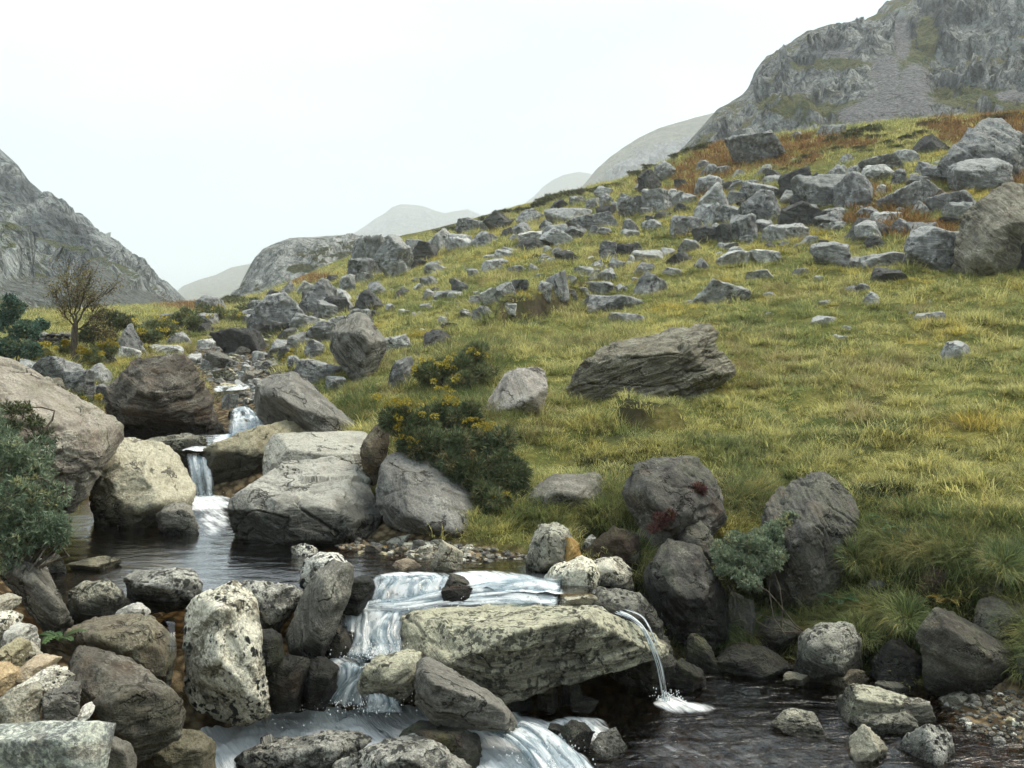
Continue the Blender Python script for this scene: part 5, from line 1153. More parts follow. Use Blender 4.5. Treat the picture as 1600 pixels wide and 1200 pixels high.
 (50,554,130,600,'tilt','h','grey angular boulder under the bare tree'), (96,576,150,624,'block','h','brownish boulder below the grey angular one'), (138,567,170,602,'point','p','pale pointed stone right of the brownish boulder'), (180,508,236,559,'point','h','tall pointed rock behind the huge layered boulder'),
 (182,541,222,563,'slab','p','white smooth stone at the foot of the tall pointed rock'), (234,539,285,554,'slab','p','flat pale stone behind the huge layered boulder'), (296,505,330,522,'slab','d','dark flat capstone at the far end of the stream'), (240,490,285,512,'lump','h','low grey rocks far up the valley'),
 (310,462,352,486,'round','h','grey rounded rock below the knoll'), (140,600,170,626,'lump','h','mossy stone at the left of the huge layered boulder'),
]
MK = {'h': 'hill', 'p': 'hillpale', 'd': 'hilldark'}
for (a, b, c_, e, st, mt, lb) in HILL:
    nm = 'flat_rock' if st == 'slab' else 'boulder' if (c_ - a) > 28 else 'stone'
    stone(nm, a, b, c_, e, st, MK[mt], lb, nm.replace('_', ' '))
# larger ones with an outline of their own
hero('boulder', 29.3, [(1493, 398, 0), (1500, 360, .3), (1530, 310, .8), (1560, 292, 1.2), (1600, 284, 1.4), (1680, 300, 1.4), (1690, 360, .8), (1600, 372, 0), (1565, 400, -.3), (1545, 425, -.3), (1500, 428, -.2)], 'layer',
     'great leaning boulder with a pale sloping face at the right edge', near=[(1520, 390, -.8), (1570, 350, -.7), (1550, 410, -.9), (1620, 340, -.4)], thick=2.2, level=6, p=48, seed=120, bed=(.7, -.4, .8), rough=.6, strat=1.0)
for i, (bx, lb) in enumerate([((1564, 376, 1602, 455), 'tall dark slab standing on edge under the great leaning boulder'), ((1592, 372, 1640, 462), 'second standing slab cut by the right edge'), ((1540, 412, 1570, 452), 'short dark pillar left of the standing slabs')]):
    stone('flat_rock', *bx, 'up', 'hilldark', lb, 'flat rock', d=29.0, level=5)
hero('crag_boulder', 46, [(1470, 268, 0), (1490, 240, .8), (1530, 192, 2), (1556, 184, 2.4), (1580, 190, 2.2), (1606, 232, 1), (1612, 268, 0), (1560, 276, -.6)], 'hill', 'upper half of the double crag near the right edge', near=[(1530, 235, -1.0), (1510, 262, -1.2), (1580, 250, -.8)], thick=3, level=6, p=40, seed=122, bed=(.6, -.3, .8), strat=1.8, rough=1.2)
hero('crag_boulder', 44, [(1478, 262), (1520, 246, .4), (1580, 248, .4), (1592, 284, 0), (1530, 294, -.3), (1490, 290)], 'hill', 'lower half of the double crag near the right edge', thick=2.5, front=1.0, level=6, p=32, seed=123)
hero('boulder', None, [(505, 545, 0), (512, 515, .3), (540, 489, .7), (565, 487, .8), (598, 518, .6), (604, 545, .3), (580, 592, 0), (556, 598, -.2), (532, 565, -.1)], 'layer', 'broken layered boulder with an orange inner face above the stream', near=[(545, 525, -.6), (575, 535, -.5), (560, 580, -.7)], thick=1.4, level=6, p=40, seed=125, bed=(.6, -.4, .8), strat=1.8, rough=1.0)
# more rocks of the left bank and the valley mouth
MORE = [((60, 590, 104, 622), 'block', 'brown', 'brown block between the grey angular boulder and the sloping boulder'), ((150, 600, 182, 640), 'tilt', 'hill', 'grey stone wedged at the left shoulder of the huge layered boulder'), ((20, 560, 62, 590), 'lump', 'hill', 'grey stone under the dark teal shrub'),
        ((218, 500, 262, 524), 'tilt', 'hill', 'grey rock behind the tall pointed rock'), ((262, 520, 300, 540), 'slab', 'hillpale', 'pale slab at the foot of the dark heather by the stream'), ((300, 490, 340, 512), 'block', 'hill', 'square grey rock at the valley mouth'), ((420, 488, 444, 512), 'point', 'hill', 'small pointed rock left of the triangular slab'),
        ((496, 470, 530, 500), 'block', 'hill', 'grey block at the right foot of the tall pointed rock'), ((386, 505, 424, 532), 'lump', 'hilldark', 'dark rock above the tilted smooth slab'), ((540, 415, 568, 440), 'tilt', 'hill', 'grey rock left of the cracked outcrop'), ((576, 440, 606, 462), 'lump', 'hill', 'rock below the cracked outcrop'),
        ((452, 520, 486, 546), 'block', 'hill', 'grey block below the low boulder in the stream side grass'), ((610, 410, 640, 432), 'slab', 'hillpale', 'pale slab in the grass below the flat grey slabs'), ((150, 548, 184, 570), 'lump', 'hillpale', 'pale rock left of the white smooth stone'), ((470, 600, 500, 622), 'tilt', 'grey', 'grey rock at the left foot of the leaning slab boulder top')]
for bx, st, mt, lb in MORE:
    stone('rock', *bx, st, mt, lb, 'rock')
# stones of the upper stream
UP = [((318, 548, 368, 578), 'tilt', 'grey', 'pale topped stone with a black hollow in the upper stream'), ((334, 575, 372, 594), 'block', 'olive', 'greenish block in the upper stream'), ((330, 598, 392, 620), 'slab', 'tan', 'flat pale ledge that the upper stream slides over'),
      ((346, 614, 374, 640), 'block', 'blue', 'grey block under the flat pale ledge'), ((372, 578, 398, 600), 'tilt', 'grey', 'small angular stone right of the greenish block'), ((364, 540, 390, 556), 'lump', 'grey', 'grey stone below the tilted smooth slab'),
      ((392, 548, 416, 566), 'slab', 'hillpale', 'pale thin stone in the upper stream bend'), ((356, 552, 380, 566), 'slab', 'olive', 'flat stone left of the upper stream bend'), ((404, 562, 428, 580), 'tilt', 'hill', 'small tilted stone at the right of the upper stream'),
      ((286, 552, 316, 570), 'lump', 'hillpale', 'pale lump behind the crown of the huge layered boulder'), ((338, 528, 358, 542), 'lump', 'hill', 'stone at the foot of the far bend'), ((372, 524, 396, 538), 'lump', 'hillpale', 'pale stone below the far bend'),
      ((310, 530, 336, 546), 'slab', 'hillpale', 'pale thin slab left of the far bend'), ((356, 640, 378, 654), 'lump', 'wetd', 'black rock in the top of the white chute'), ((372, 668, 404, 684), 'lump', 'wetd', 'low black rock in the middle of the white chute'), ((352, 672, 374, 694), 'lump', 'wetd', 'dark rock at the foot of the white chute')]
for bx, st, mt, lb in UP:
    stone('stone', *bx, st, mt, lb, 'stone', buried=.4, level=5 if bx[2] - bx[0] > 30 else 4, wl=None, wet_all=.5 if mt == 'wetd' else 0)
# small stones nobody could tell apart: three beds of them, and the rubble of the stream
TONE = {'hillpale': 'pale', 'hill': 'grey', 'hilldark': 'dark', 'grey': 'grey', 'olive': 'greenish', 'pale': 'cream', 'tan': 'tan', 'gold': 'golden', 'brown': 'brown', 'lichen': 'white spotted', 'mottle': 'mottled', 'wetd': 'black wet', 'bank': 'earth coloured'}
def small_field(n, name, label, group, region, mats, s0, s1, seed, vmin, vmax, dmax=90, wl=None, zones=((9999, ''),)):
    rs = np.random.RandomState(seed); k = 0; tries = 0
    lib = []
    for q in range(7):
        lib.append([])
    while k < n and tries < n * 60:
        tries += 1
        u = rs.uniform(min(p[0] for p in region), max(p[0] for p in region)); v = rs.uniform(vmin, vmax)
        if not in_poly(np.array([u]), np.array([v]), region)[0]: continue
        d = ground_d(u, v)
        if d > dmax: continue
        w = rs.uniform(s0, s1) * rs.uniform(.7, 1.2); h = w * rs.uniform(.4, .75)
        st, mt = rs.choice(['block', 'lump', 'slab', 'tilt', 'round']), rs.choice(mats)
        size = 'tiny' if w < s0 + .3 * (s1 - s0) else 'small' if w < s0 + .75 * (s1 - s0) else 'fist sized' if d < 14 else 'middling'
        shp = {'block': 'square', 'lump': 'lumpy', 'slab': 'flat', 'tilt': 'tilted', 'round': 'rounded'}[st]
        zn = next(z for x, z in zones if u < x)
        lb = ' '.join(('%s %s %s %s %s %s' % (size, TONE[mt], shp, name, label, zn)).split())
        stone(name, u - w / 2, v - h, u + w / 2, v, st, mt, lb, 'stone', group, seed=int(seed * 100 + k), d=d, level=3 if w < 16 else 4, wl=wl)
        k += 1
small_field(70, 'stone', 'sunk in grass', 'small stones in the lower left slope', [(560, 470), (700, 400), (900, 400), (1010, 420), (990, 470), (780, 470), (680, 530), (600, 500)], ['hillpale', 'hillpale', 'hill'], 7, 18, 5, 380, 540, zones=((680, 'near the broken boulder'), (800, 'above the small gorse'), (9999, 'left of the lone boulder')))
small_field(85, 'stone', 'in boulder field', 'small stones of the boulder field', [(700, 392), (760, 345), (1000, 290), (1090, 250), (1250, 245), (1480, 250), (1500, 340), (1400, 400), (1100, 400), (900, 420)], ['hill', 'hillpale', 'hill', 'hilldark'], 8, 28, 6, 250, 425, zones=((860, 'on lower ridge'), (1000, 'below stacked slates block'), (1140, 'left of upright slab'), (1320, 'around twin grey boulder'), (9999, 'toward double crag')))
small_field(36, 'boulder', 'in boulder field', 'middling boulders of the boulder field', [(700, 392), (760, 350), (1000, 295), (1090, 260), (1250, 270), (1480, 270), (1500, 340), (1400, 395), (1100, 395), (900, 415)], ['hill', 'hillpale', 'hill', 'hilldark'], 20, 44, 16, 262, 410, zones=((860, 'on lower ridge'), (1000, 'below stacked slates block'), (1140, 'left of upright slab'), (1320, 'around twin grey boulder'), (9999, 'toward double crag')))
small_field(40, 'boulder', 'of stream side slope', 'middling boulders of the stream side slope', [(380, 520), (430, 465), (560, 420), (680, 400), (700, 440), (640, 480), (560, 520), (470, 560), (420, 560)], ['hill', 'hillpale', 'hill', 'hilldark'], 18, 42, 17, 405, 565, zones=((440, 'below the knoll'), (520, 'by the triangular slab'), (9999, 'below cracked outcrop')))
small_field(26, 'stone', 'in right hand grass', 'small stones in the right grass', [(1040, 420), (1300, 430), (1560, 470), (1560, 580), (1200, 520), (1040, 470)], ['hillpale', 'hill'], 7, 18, 7, 420, 580, zones=((1200, 'near the lone layered boulder'), (1400, 'in the open middle'), (9999, 'under the leaning boulder')))
small_field(60, 'stone', 'of the upper stream bed', 'stones of the upper stream bed', [(315, 545), (340, 525), (430, 530), (450, 570), (430, 612), (385, 640), (345, 610), (325, 580)], ['grey', 'hillpale', 'hill', 'olive'], 9, 24, 8, 525, 640, zones=((360, 'on its left'), (400, 'in mid channel'), (9999, 'on its right')))
small_field(75, 'pebble', 'of the gravel bar', 'pebbles of the gravel bar', [(470, 862), (560, 850), (700, 852), (820, 872), (820, 890), (660, 885), (560, 890), (480, 885)], ['pale', 'tan', 'gold', 'grey', 'brown', 'lichen'], 9, 26, 9, 845, 895, zones=((560, 'at its left end'), (660, 'left of the pointed rock'), (730, 'around the pointed rock'), (9999, 'at its right end')))
small_field(45, 'pebble', 'on the corner beach', 'pebbles of the corner beach', [(1430, 1100), (1480, 1085), (1600, 1090), (1620, 1170), (1520, 1150), (1460, 1140)], ['grey', 'brown', 'mottle', 'lichen', 'tan'], 8, 20, 10, 1085, 1170, zones=((1500, 'at its left tip'), (1560, 'in its middle'), (9999, 'at the right edge')))
small_field(22, 'stone', 'on right bank', 'stones of the right bank', [(1000, 850), (1200, 940), (1380, 900), (1600, 900), (1600, 1080), (1240, 1060), (1020, 1000)], ['bank', 'brown', 'mottle'], 10, 26, 11, 850, 1080, zones=((1200, 'near the dark mossy boulder'), (1400, 'near the speckled boulder'), (9999, 'near the triangular boulder')))
small_field(24, 'stone', 'by the pool outlet', 'stones by the pool outlet', [(60, 900), (360, 940), (420, 1000), (250, 990), (100, 960)], ['mottle', 'wetd', 'brown'], 12, 30, 12, 900, 1000, zones=((180, 'at the left'), (300, 'in the middle'), (9999, 'by the spotted boulder')))

def rubble(name, n, region, vmin, vmax, mats, s0, s1, seed, label):
    """Gravel too small to pick apart: one object."""
    rs = np.random.RandomState(seed)
    D, Fc = ico(2)
    V, FF, B = [], [], []
    k = 0
    us = rs.uniform(min(p[0] for p in region), max(p[0] for p in region), n * 4); vv = rs.uniform(vmin, vmax, n * 4)
    ok = in_poly(us, vv, region)
    for u, v in zip(us[ok][:n], vv[ok][:n]):
        d = ground_d(u, v); c = P(u, 0, d); c[2] = ground_z(u, d)
        s = rs.uniform(s0, s1) / F * d * 0.5
        X = D * np.array([1, rs.uniform(.6, 1), rs.uniform(.35, .7)]) * s * (1 + 0.25 * rs.normal(size=(len(D), 1)) * 0.6)
        a = rs.uniform(0, 6.3); X = X @ np.array([[math.cos(a), -math.sin(a), 0], [math.sin(a), math.cos(a), 0], [0, 0, 1]])
        V.append(X + c); FF.append(Fc + k * len(D)); B.append(X * 1.0 + rs.rand(3) * 30); k += 1
    V = np.vstack(V)
    me = make_mesh(name, V, np.vstack(FF), {'bed': np.vstack(B), 'wet': np.zeros(len(V)), 'moss': np.zeros(len(V))}, True)
    for m in mats: me.materials.append(RM[m])
    mi = np.repeat(rs.randint(0, len(mats), k), len(Fc)).astype(np.int32)
    me.polygons.foreach_set('material_index', mi)
    tag(link(name, me), label, None, None, 'stuff')
rubble('gravel', 900, [(450, 880), (540, 845), (700, 850), (830, 870), (840, 895), (600, 895), (470, 892)], 840, 900, ['grey', 'tan', 'gold', 'brown', 'pale'], 4, 12, 3, 'fine gravel of the bar between the pale boulders and the rapid')
rubble('gravel', 500, [(1420, 1095), (1480, 1080), (1620, 1080), (1640, 1180), (1520, 1160), (1450, 1140)], 1080, 1180, ['grey', 'brown', 'mottle', 'wetd'], 4, 12, 4, 'dark gravel of the little beach in the corner')
rubble('rubble', 700, [(290, 560), (330, 522), (440, 528), (470, 560), (430, 625), (385, 645), (340, 610)], 520, 650, ['grey', 'hill', 'hillpale', 'olive'], 4, 14, 5, 'rubble of the upper stream bed')

# ------------------------------------------------------------------ water
def sheet(name, u0, u1, dn, df, z, nu, nd, mat, label, foams=(), amp=0.012, seed=1, clip=None):
    """Level water over the bed; foam near the falls, carried downstream."""
    us = np.linspace(u0, u1, nu)
    t = np.linspace(0, 1, nd)
    U = np.repeat(us[:, None], nd, 1)
    n_ = dn(us) if callable(dn) else np.full(nu, dn)
    f_ = df(us) if callable(df) else np.full(nu, df)
    D = n_[:, None] + (f_ - n_)[:, None] * t[None, :]
    X = (U - CU) / F * D
    W = np.stack([X.ravel(), D.ravel(), np.zeros(U.size)], 1)
    fo = np.zeros(U.size, np.float32)
    V0 = CV + (ZC - z) / D.ravel() * F
    Uf = U.ravel()
    for (a, b, ru, rv, s) in foams:
        q = ((Uf - a) / ru) ** 2 + ((V0 - b) / rv) ** 2
        fo = np.maximum(fo, s * np.clip(1.25 - q, 0, 1))
    fo = np.clip(fo * np.clip(0.85 + 1.1 * fbm(W * np.array([3.0, 4.5, 1]), 4, seed + 2, 0.6), 0.1, 1.5), 0, 1)
    h = amp * (fbm(W * np.array([1.5, 4.0, 1]) , 3, seed) * 1.6) + fo * 0.10 * (fbm(W * 4.0, 5, seed + 4, 0.6) + 0.25)
    W[:, 2] = z + h
    flow = np.stack([W[:, 0] * 0.8 + W[:, 1] * 0.55, W[:, 0] * 0.9 - W[:, 1] * 0.3, W[:, 2] * 0], 1)
    me = make_mesh(name, W, grid_faces(nu, nd)[:, ::-1], {'foam': fo, 'flow': flow}, True, mat)
    return tag(link(name, me), label, 'water', None, 'structure')

fd_low = lambda us: np.interp(us, [200, 400, 480, 560, 640, 700, 800, 900, 1000, 1100, 1200, 1400, 1600, 2000], [8.9, 9.45, 9.62, 9.68, 9.62, 9.55, 9.85, 10.2, 10.5, 10.75, 10.8, 10.4, 9.7, 9.0])
sheet('stream', 190, 2000, 5.0, fd_low, 0.0, 420, 150, M_pool, 'dark brown stream with white rapids across the foreground',
      foams=[(560, 1108, 160, 50, 1.0), (430, 1125, 140, 50, 1.0), (380, 1165, 90, 55, .9), (690, 1125, 120, 34, .9), (800, 1160, 80, 40, .9), (780, 1195, 110, 30, .95), (860, 1195, 60, 25, .7), (1048, 1099, 26, 10, .5), (1075, 1106, 44, 10, .2), (900, 1140, 50, 20, .55), (1150, 1170, 200, 60, .06), (560, 1175, 200, 20, .75), (330, 1160, 60, 50, .7)], seed=3)
nd_mid = lambda us: np.interp(us, [40, 120, 200, 275, 400, 520, 570, 600, 690, 760, 860, 920], [9.7, 9.55, 9.75, 9.6, 9.75, 9.9, 10.0, 10.25, 10.2, 10.1, 9.95, 10.0])
sheet('middle_pool', 40, 930, nd_mid, 15.3, WM, 260, 150, M_still, 'calm dark middle pool with a bright sky reflection between the boulders',
      foams=[(322, 786, 42, 14, .5), (335, 815, 26, 30, .22), (650, 902, 60, 9, .5), (760, 915, 90, 22, .75), (830, 930, 50, 22, .7), (690, 930, 60, 18, .5)], amp=0.006, seed=9)
sheet('upper_pool', 285, 400, 15.35, 17.2, 1.60, 40, 30, M_still, 'short stretch of water above the small waterfall', foams=[(375, 690, 40, 14, .9), (310, 706, 26, 8, .6)], seed=12)

def ribbon(name, secs, mat, label, na=36, nl=80, amp=0.04, seed=1, fr=9.0, thick_edge=0.12):
    """Falling water: cross sections (left and right ends) along the flow, combed into strands."""
    S = np.array([[*P(a[0], a[1], a[2]), *P(b[0], b[1], b[2])] for a, b in secs])
    n = len(S)
    t = np.linspace(0, n - 1, nl)
    def cr(t):
        i = np.clip(t.astype(int), 0, n - 2); f = (t - i)[:, None]
        p0, p1, p2, p3 = S[np.maximum(i - 1, 0)], S[i], S[i + 1], S[np.minimum(i + 2, n - 1)]
        return 0.5 * ((2 * p1) + (-p0 + p2) * f + (2 * p0 - 5 * p1 + 4 * p2 - p3) * f ** 2 + (-p0 + 3 * p1 - 3 * p2 + p3) * f ** 3)
    Q = cr(t)
    L, R = Q[:, :3], Q[:, 3:]
    s = np.linspace(0, 1, na)
    G = L[:, None, :] * (1 - s)[None, :, None] + R[:, None, :] * s[None, :, None]
    mid = (L + R) / 2
    along = np.concatenate([[0], np.cumsum(np.linalg.norm(np.diff(mid, axis=0), axis=1))])
    wid = np.linalg.norm(R - L, axis=1).mean()
    AL = np.repeat(along[:, None], na, 1); AC = np.repeat((s * wid)[None, :], nl, 0)
    flow = np.stack([AC.ravel() + seed * 3.1, AL.ravel(), np.zeros(AL.size)], 1)
    n1 = fbm(flow * np.array([fr, 1.2, 1]), 3, seed); n2 = fbm(flow * np.array([fr * .35, 2.0, 1]), 2, seed + 5)
    dv = np.gradient(G, axis=0); du = np.gradient(G, axis=1)
    N = np.cross(du, dv); N /= np.linalg.norm(N, axis=2, keepdims=True) + 1e-9
    N[N[:, :, 1] > 0] *= -1
    hump = np.sin(s * math.pi)[None, :, None] * amp * 0.35
    G = G + N * ((n1 * 0.7 + n2 * 0.6) * amp).reshape(nl, na, 1) + N * hump
    e = np.clip(np.minimum(s, 1 - s) / thick_edge, 0, 1)[None, :] * np.ones((nl, 1))
    e = e * np.clip(0.78 + 1.7 * fbm(flow * np.array([3.2, 1.3, 1]), 3, seed + 8).reshape(nl, na), 0.05, 1)
    e *= np.clip(np.minimum(np.arange(nl) / (nl * .06), (nl - 1 - np.arange(nl)) / (nl * .08)), 0, 1)[:, None]
    me = make_mesh(name, G.reshape(-1, 3), grid_faces(nl, na), {'flow': flow, 'edge': e.ravel()}, True, mat)
    return tag(link(name, me), label, 'water', None, 'structure')

def braid(name, secs, label, n, amp, seed, fr=9.0, lo=.12, hi=.34, base=True, na=18, nl=60):
    """A fall as several overlapping strands with gaps, each with its own way over the stones: one object of many sheets."""
    rs = np.random.RandomState(seed * 7 + 1)
    parts = []
    keep = []
    for i in range(n):
        w = rs.uniform(lo, hi) * 1.35; a = rs.uniform(-.04, 1.04 - w)
        i0 = rs.randint(0, max(1, len(secs) - 3)) if rs.rand() < .35 else 0
        i1 = len(secs) - (rs.randint(0, max(1, len(secs) - 3)) if rs.rand() < .3 else 0)
        if i1 - i0 < 3: i0, i1 = 0, len(secs)
        ss = []
        a_, w_ = a, w
        for (L, R) in secs[i0:i1]:
            L, R = np.array(L, float), np.array(R, float)
            l_, r_ = L + (R - L) * a_, L + (R - L) * (a_ + w_)
            dz = rs.uniform(-.04, .02); l_[2] += dz; r_[2] += dz
            ss.append((tuple(l_), tuple(r_)))
            a_ = np.clip(a_ + rs.uniform(-.09, .09), -.06, 1.02 - w_); w_ = np.clip(w_ * rs.uniform(.8, 1.25), lo * .6, hi * 1.3)
        o = ribbon('strand', ss, M_fall, None, na, nl, amp, seed * 20 + i, fr, .5)
        keep.append(o)
    if base:
        keep.append(ribbon('strand', secs, M_thin, None, 40, nl, amp * .6, seed * 20 + 19, fr, .2))
    me = bpy.data.meshes.new(name); b = bmesh.new()
    for o in keep: b.from_mesh(o.data)
    b.to_mesh(me); b.free()
    me.materials.append(M_fall)
    for o in keep:
        d = o.data; bpy.data.objects.remove(o); bpy.data.meshes.remove(d)
    return tag(link(name, me), label, 'water', None, 'structure')

braid('waterfall', [((292, 706, 16.0), (336, 704, 16.0)), ((290, 713, 15.45), (332, 712, 15.45)), ((293, 728, 15.25), (331, 727, 15.25)), ((297, 752, 15.1), (332, 752, 15.1)), ((300, 780, 15.0), (336, 779, 15.0))], 'small white waterfall between the pale yellowish boulder and the tilted slab', 7, 0.025, 1, 9.0, 0.14, 0.36)
braid('rapid', [((362, 638, 20.0), (388, 634, 20.0)), ((357, 652, 18.6), (408, 650, 18.6)), ((357, 668, 17.4), (416, 668, 17.4)), ((357, 684, 16.8), (396, 682, 16.8)), ((340, 697, 16.2), (372, 696, 16.2))], 'white chute between the huge layered boulder and the leaning slab boulder', 7, 0.06, 2, 5.0, 0.14, 0.4)
ribbon('rapid', [((330, 604, 24.2), (390, 600, 24.6)), ((331, 608, 23.6), (394, 604, 23.8)), ((333, 613, 23.2), (384, 609, 23.4))], M_fall, 'thin white water crossing the flat pale ledge of the upper stream', amp=.02, seed=4, na=20, nl=20)
# head of the cascade: the pool slips over a step, runs along a shelf and drops left
braid('cascade', [((576, 900, 10.5), (700, 896, 10.6)), ((580, 907, 10.25), (706, 903, 10.3)), ((574, 922, 10.12), (700, 916, 10.2)), ((568, 942, 10.02), (706, 936, 10.06)), ((545, 950, 9.95), (690, 945, 10.0))], 'white curtain where the pool slips over the first step', 12, 0.03, 5, 9.0, 0.07, 0.2)
braid('cascade', [((880, 898, 10.35), (872, 952, 9.75)), ((820, 896, 10.4), (830, 948, 9.8)), ((760, 904, 10.3), (760, 950, 9.85)), ((700, 916, 10.15), (690, 953, 9.86)), ((630, 930, 10.05), (622, 962, 9.78)), ((560, 938, 10.0), (560, 966, 9.75))], 'rippling white shelf of water behind the great slab', 9, 0.05, 6, 5.0, 0.16, 0.4)
braid('cascade', [((528, 936, 10.0), (660, 938, 10.0)), ((520, 952, 9.85), (645, 956, 9.86)), ((524, 968, 9.68), (634, 972, 9.68)), ((530, 992, 9.52), (630, 994, 9.50)), ((528, 1012, 9.42), (640, 1014, 9.38)), ((520, 1030, 9.3), (640, 1030, 9.26))], 'broad white main fall of the cascade', 12, 0.06, 7, 9.0, 0.1, 0.28)
braid('cascade', [((500, 1020, 9.4), (560, 1022, 9.38)), ((502, 1032, 9.22), (600, 1030, 9.2)), ((520, 1044, 9.05), (610, 1040, 9.05)), ((520, 1060, 8.98), (590, 1058, 8.98)), ((505, 1080, 8.98), (575, 1078, 8.98)), ((480, 1100, 9.02), (590, 1102, 9.0))], 'lower white fall tumbling into the rapid', 12, 0.07, 8, 9.0, 0.1, 0.28)
braid('cascade', [((560, 1075, 8.98), (600, 1080, 8.95)), ((566, 1082, 8.85), (618, 1086, 8.85)), ((560, 1096, 8.8), (630, 1098, 8.8)), ((550, 1112, 8.82), (640, 1114, 8.8))], 'low white hump of water in front of the cascade', 8, 0.05, 9, 9.0, 0.12, 0.3)
braid('waterfall', [((955, 958, 9.75), (985, 948, 9.9)), ((978, 968, 9.6), (1012, 960, 9.68)), ((1000, 984, 9.48), (1022, 978, 9.5)), ((1014, 1010, 9.42), (1034, 1005, 9.42)), ((1026, 1046, 9.42), (1046, 1043, 9.42)), ((1034, 1096, 9.45), (1056, 1094, 9.45))], 'thin side waterfall dropping off the right end of the great slab', 8, 0.015, 10, 14.0, 0.08, 0.2, False)
ribbon('trickle', [((258, 970, 8.5), (274, 972, 8.5)), ((264, 990, 8.3), (274, 990, 8.3)), ((262, 1030, 8.2), (272, 1030, 8.2)), ((256, 1084, 8.2), (268, 1084, 8.2))], M_thin, 'thin trickle between the dark brown boulder and the spotted boulder', amp=.01, seed=11, na=12, nl=50)
braid('rapid', [((668, 1126, 8.55), (690, 1112, 8.9)), ((740, 1134, 8.42), (770, 1122, 8.7)), ((800, 1160, 8.2), (846, 1136, 8.5)), ((830, 1200, 7.9), (905, 1178, 8.1)), ((840, 1245, 7.6), (940, 1220, 7.8))], 'white tongue of water sliding between the wedge boulder and the mottled boulder', 12, 0.06, 13, 5.0, 0.12, 0.34)
braid('rapid', [((880, 1126, 9.0), (930, 1128, 9.0)), ((872, 1142, 8.75), (925, 1150, 8.7)), ((850, 1160, 8.5), (900, 1170, 8.45)), ((830, 1182, 8.25), (880, 1192, 8.2))], 'small white spill from the right pool', 8, 0.05, 14, 6.0, 0.14, 0.36)

# spray thrown up where the water lands
def spray(name, spots, label, seed):
    rs = np.random.RandomState(seed); D, Fc = ico(1); V, FF = [], []
    for (u, v, d, ru, rz, n) in spots:
        c = P(u, v, d)
        for q in range(n):
            r = np.abs(rs.normal()) * .5
            p = c + np.array([rs.normal() * ru, rs.normal() * ru * .6, abs(rs.normal()) * rz])
            FF.append(Fc + len(V) * len(D)); V.append(D * rs.uniform(.002, .0065) * np.array([1, 1, rs.uniform(1, 2)]) + p)
    V = np.vstack(V)
    me = make_mesh(name, V, np.vstack(FF), {'flow': V, 'edge': np.ones(len(V))}, True, M_drop)
    tag(link(name, me), label, None, None, 'stuff')
k = NT('water_drops'); M_drop = k.done(k.bsdf((0.9, 0.93, 0.95), 0.25, None, 0.5))
spray('spray', [(575, 1022, 9.25, .22, .05, 170), (600, 1018, 9.3, .15, .06, 100), (545, 1095, 8.95, .22, .06, 220), (590, 1108, 8.75, .18, .05, 140), (1044, 1092, 9.42, .07, .04, 120), (320, 778, 14.95, .14, .05, 60), (640, 945, 9.95, .3, .03, 110), (850, 1190, 8.0, .2, .05, 150), (440, 1110, 8.9, .25, .03, 120), (530, 950, 9.85, .12, .05, 60), (780, 935, 10.0, .3, .03, 90)], 'droplets of spray at the foot of the falls', 4)

# ------------------------------------------------------------------ plants
def blades(n, length, width, spread, droop, rs, segs=3, radius=0.08):
    """A tuft: tapered, bending blades."""
    V, Fq, Ft, R = [], [], [], []
    for i in range(n):
        a = rs.uniform(0, 2 * math.pi); r = radius * math.sqrt(rs.rand())
        L = length * rs.uniform(.55, 1.15); tilt = spread * rs.uniform(.15, 1.0); w = width * rs.uniform(.7, 1.3)
        az = a + rs.uniform(-.8, .8)
        dx, dy = math.cos(az), math.sin(az)
        px, py = -dy, dx
        x, y, z = r * math.cos(a), r * math.sin(a), -0.03
        ang = tilt; b0 = len(V)
        for s in range(segs + 1):
            ww = w * (1 - s / (segs + .15)) * .5
            if s < segs:
                V.append((x + px * ww, y + py * ww, z)); V.append((x - px * ww, y - py * ww, z)); R += [0, 0]
            else:
                V.append((x, y, z)); R.append(0)
            st = L / segs
            x += dx * math.sin(ang) * st; y += dy * math.sin(ang) * st; z += math.cos(ang) * st
            ang += droop * rs.uniform(.5, 1.2) / segs
        rv = rs.rand()
        for q in range(b0, len(V)): R[q] = rv
        for s in range(segs - 1):
            o = b0 + 2 * s; Fq.append((o, o + 1, o + 3, o + 2))
        o = b0 + 2 * (segs - 1); Ft.append((o, o + 1, o + 2))
    return np.array(V), np.array(Fq), np.array(Ft), np.array(R)

def tuft_collection(name, mat, variants):
    c = bpy.data.collections.new(name)
    for i, (n, L, w, sp, dr, rad) in enumerate(variants):
        V, Fq, Ft, R = blades(n, L, w, sp, dr, np.random.RandomState(900 + i + len(name)), 3, rad)
        c.objects.link(bpy.data.objects.new(name + '_tuft', make_mesh(name + '_tuft', V, [Fq, Ft], {'rnd': R}, True, mat)))
    return c

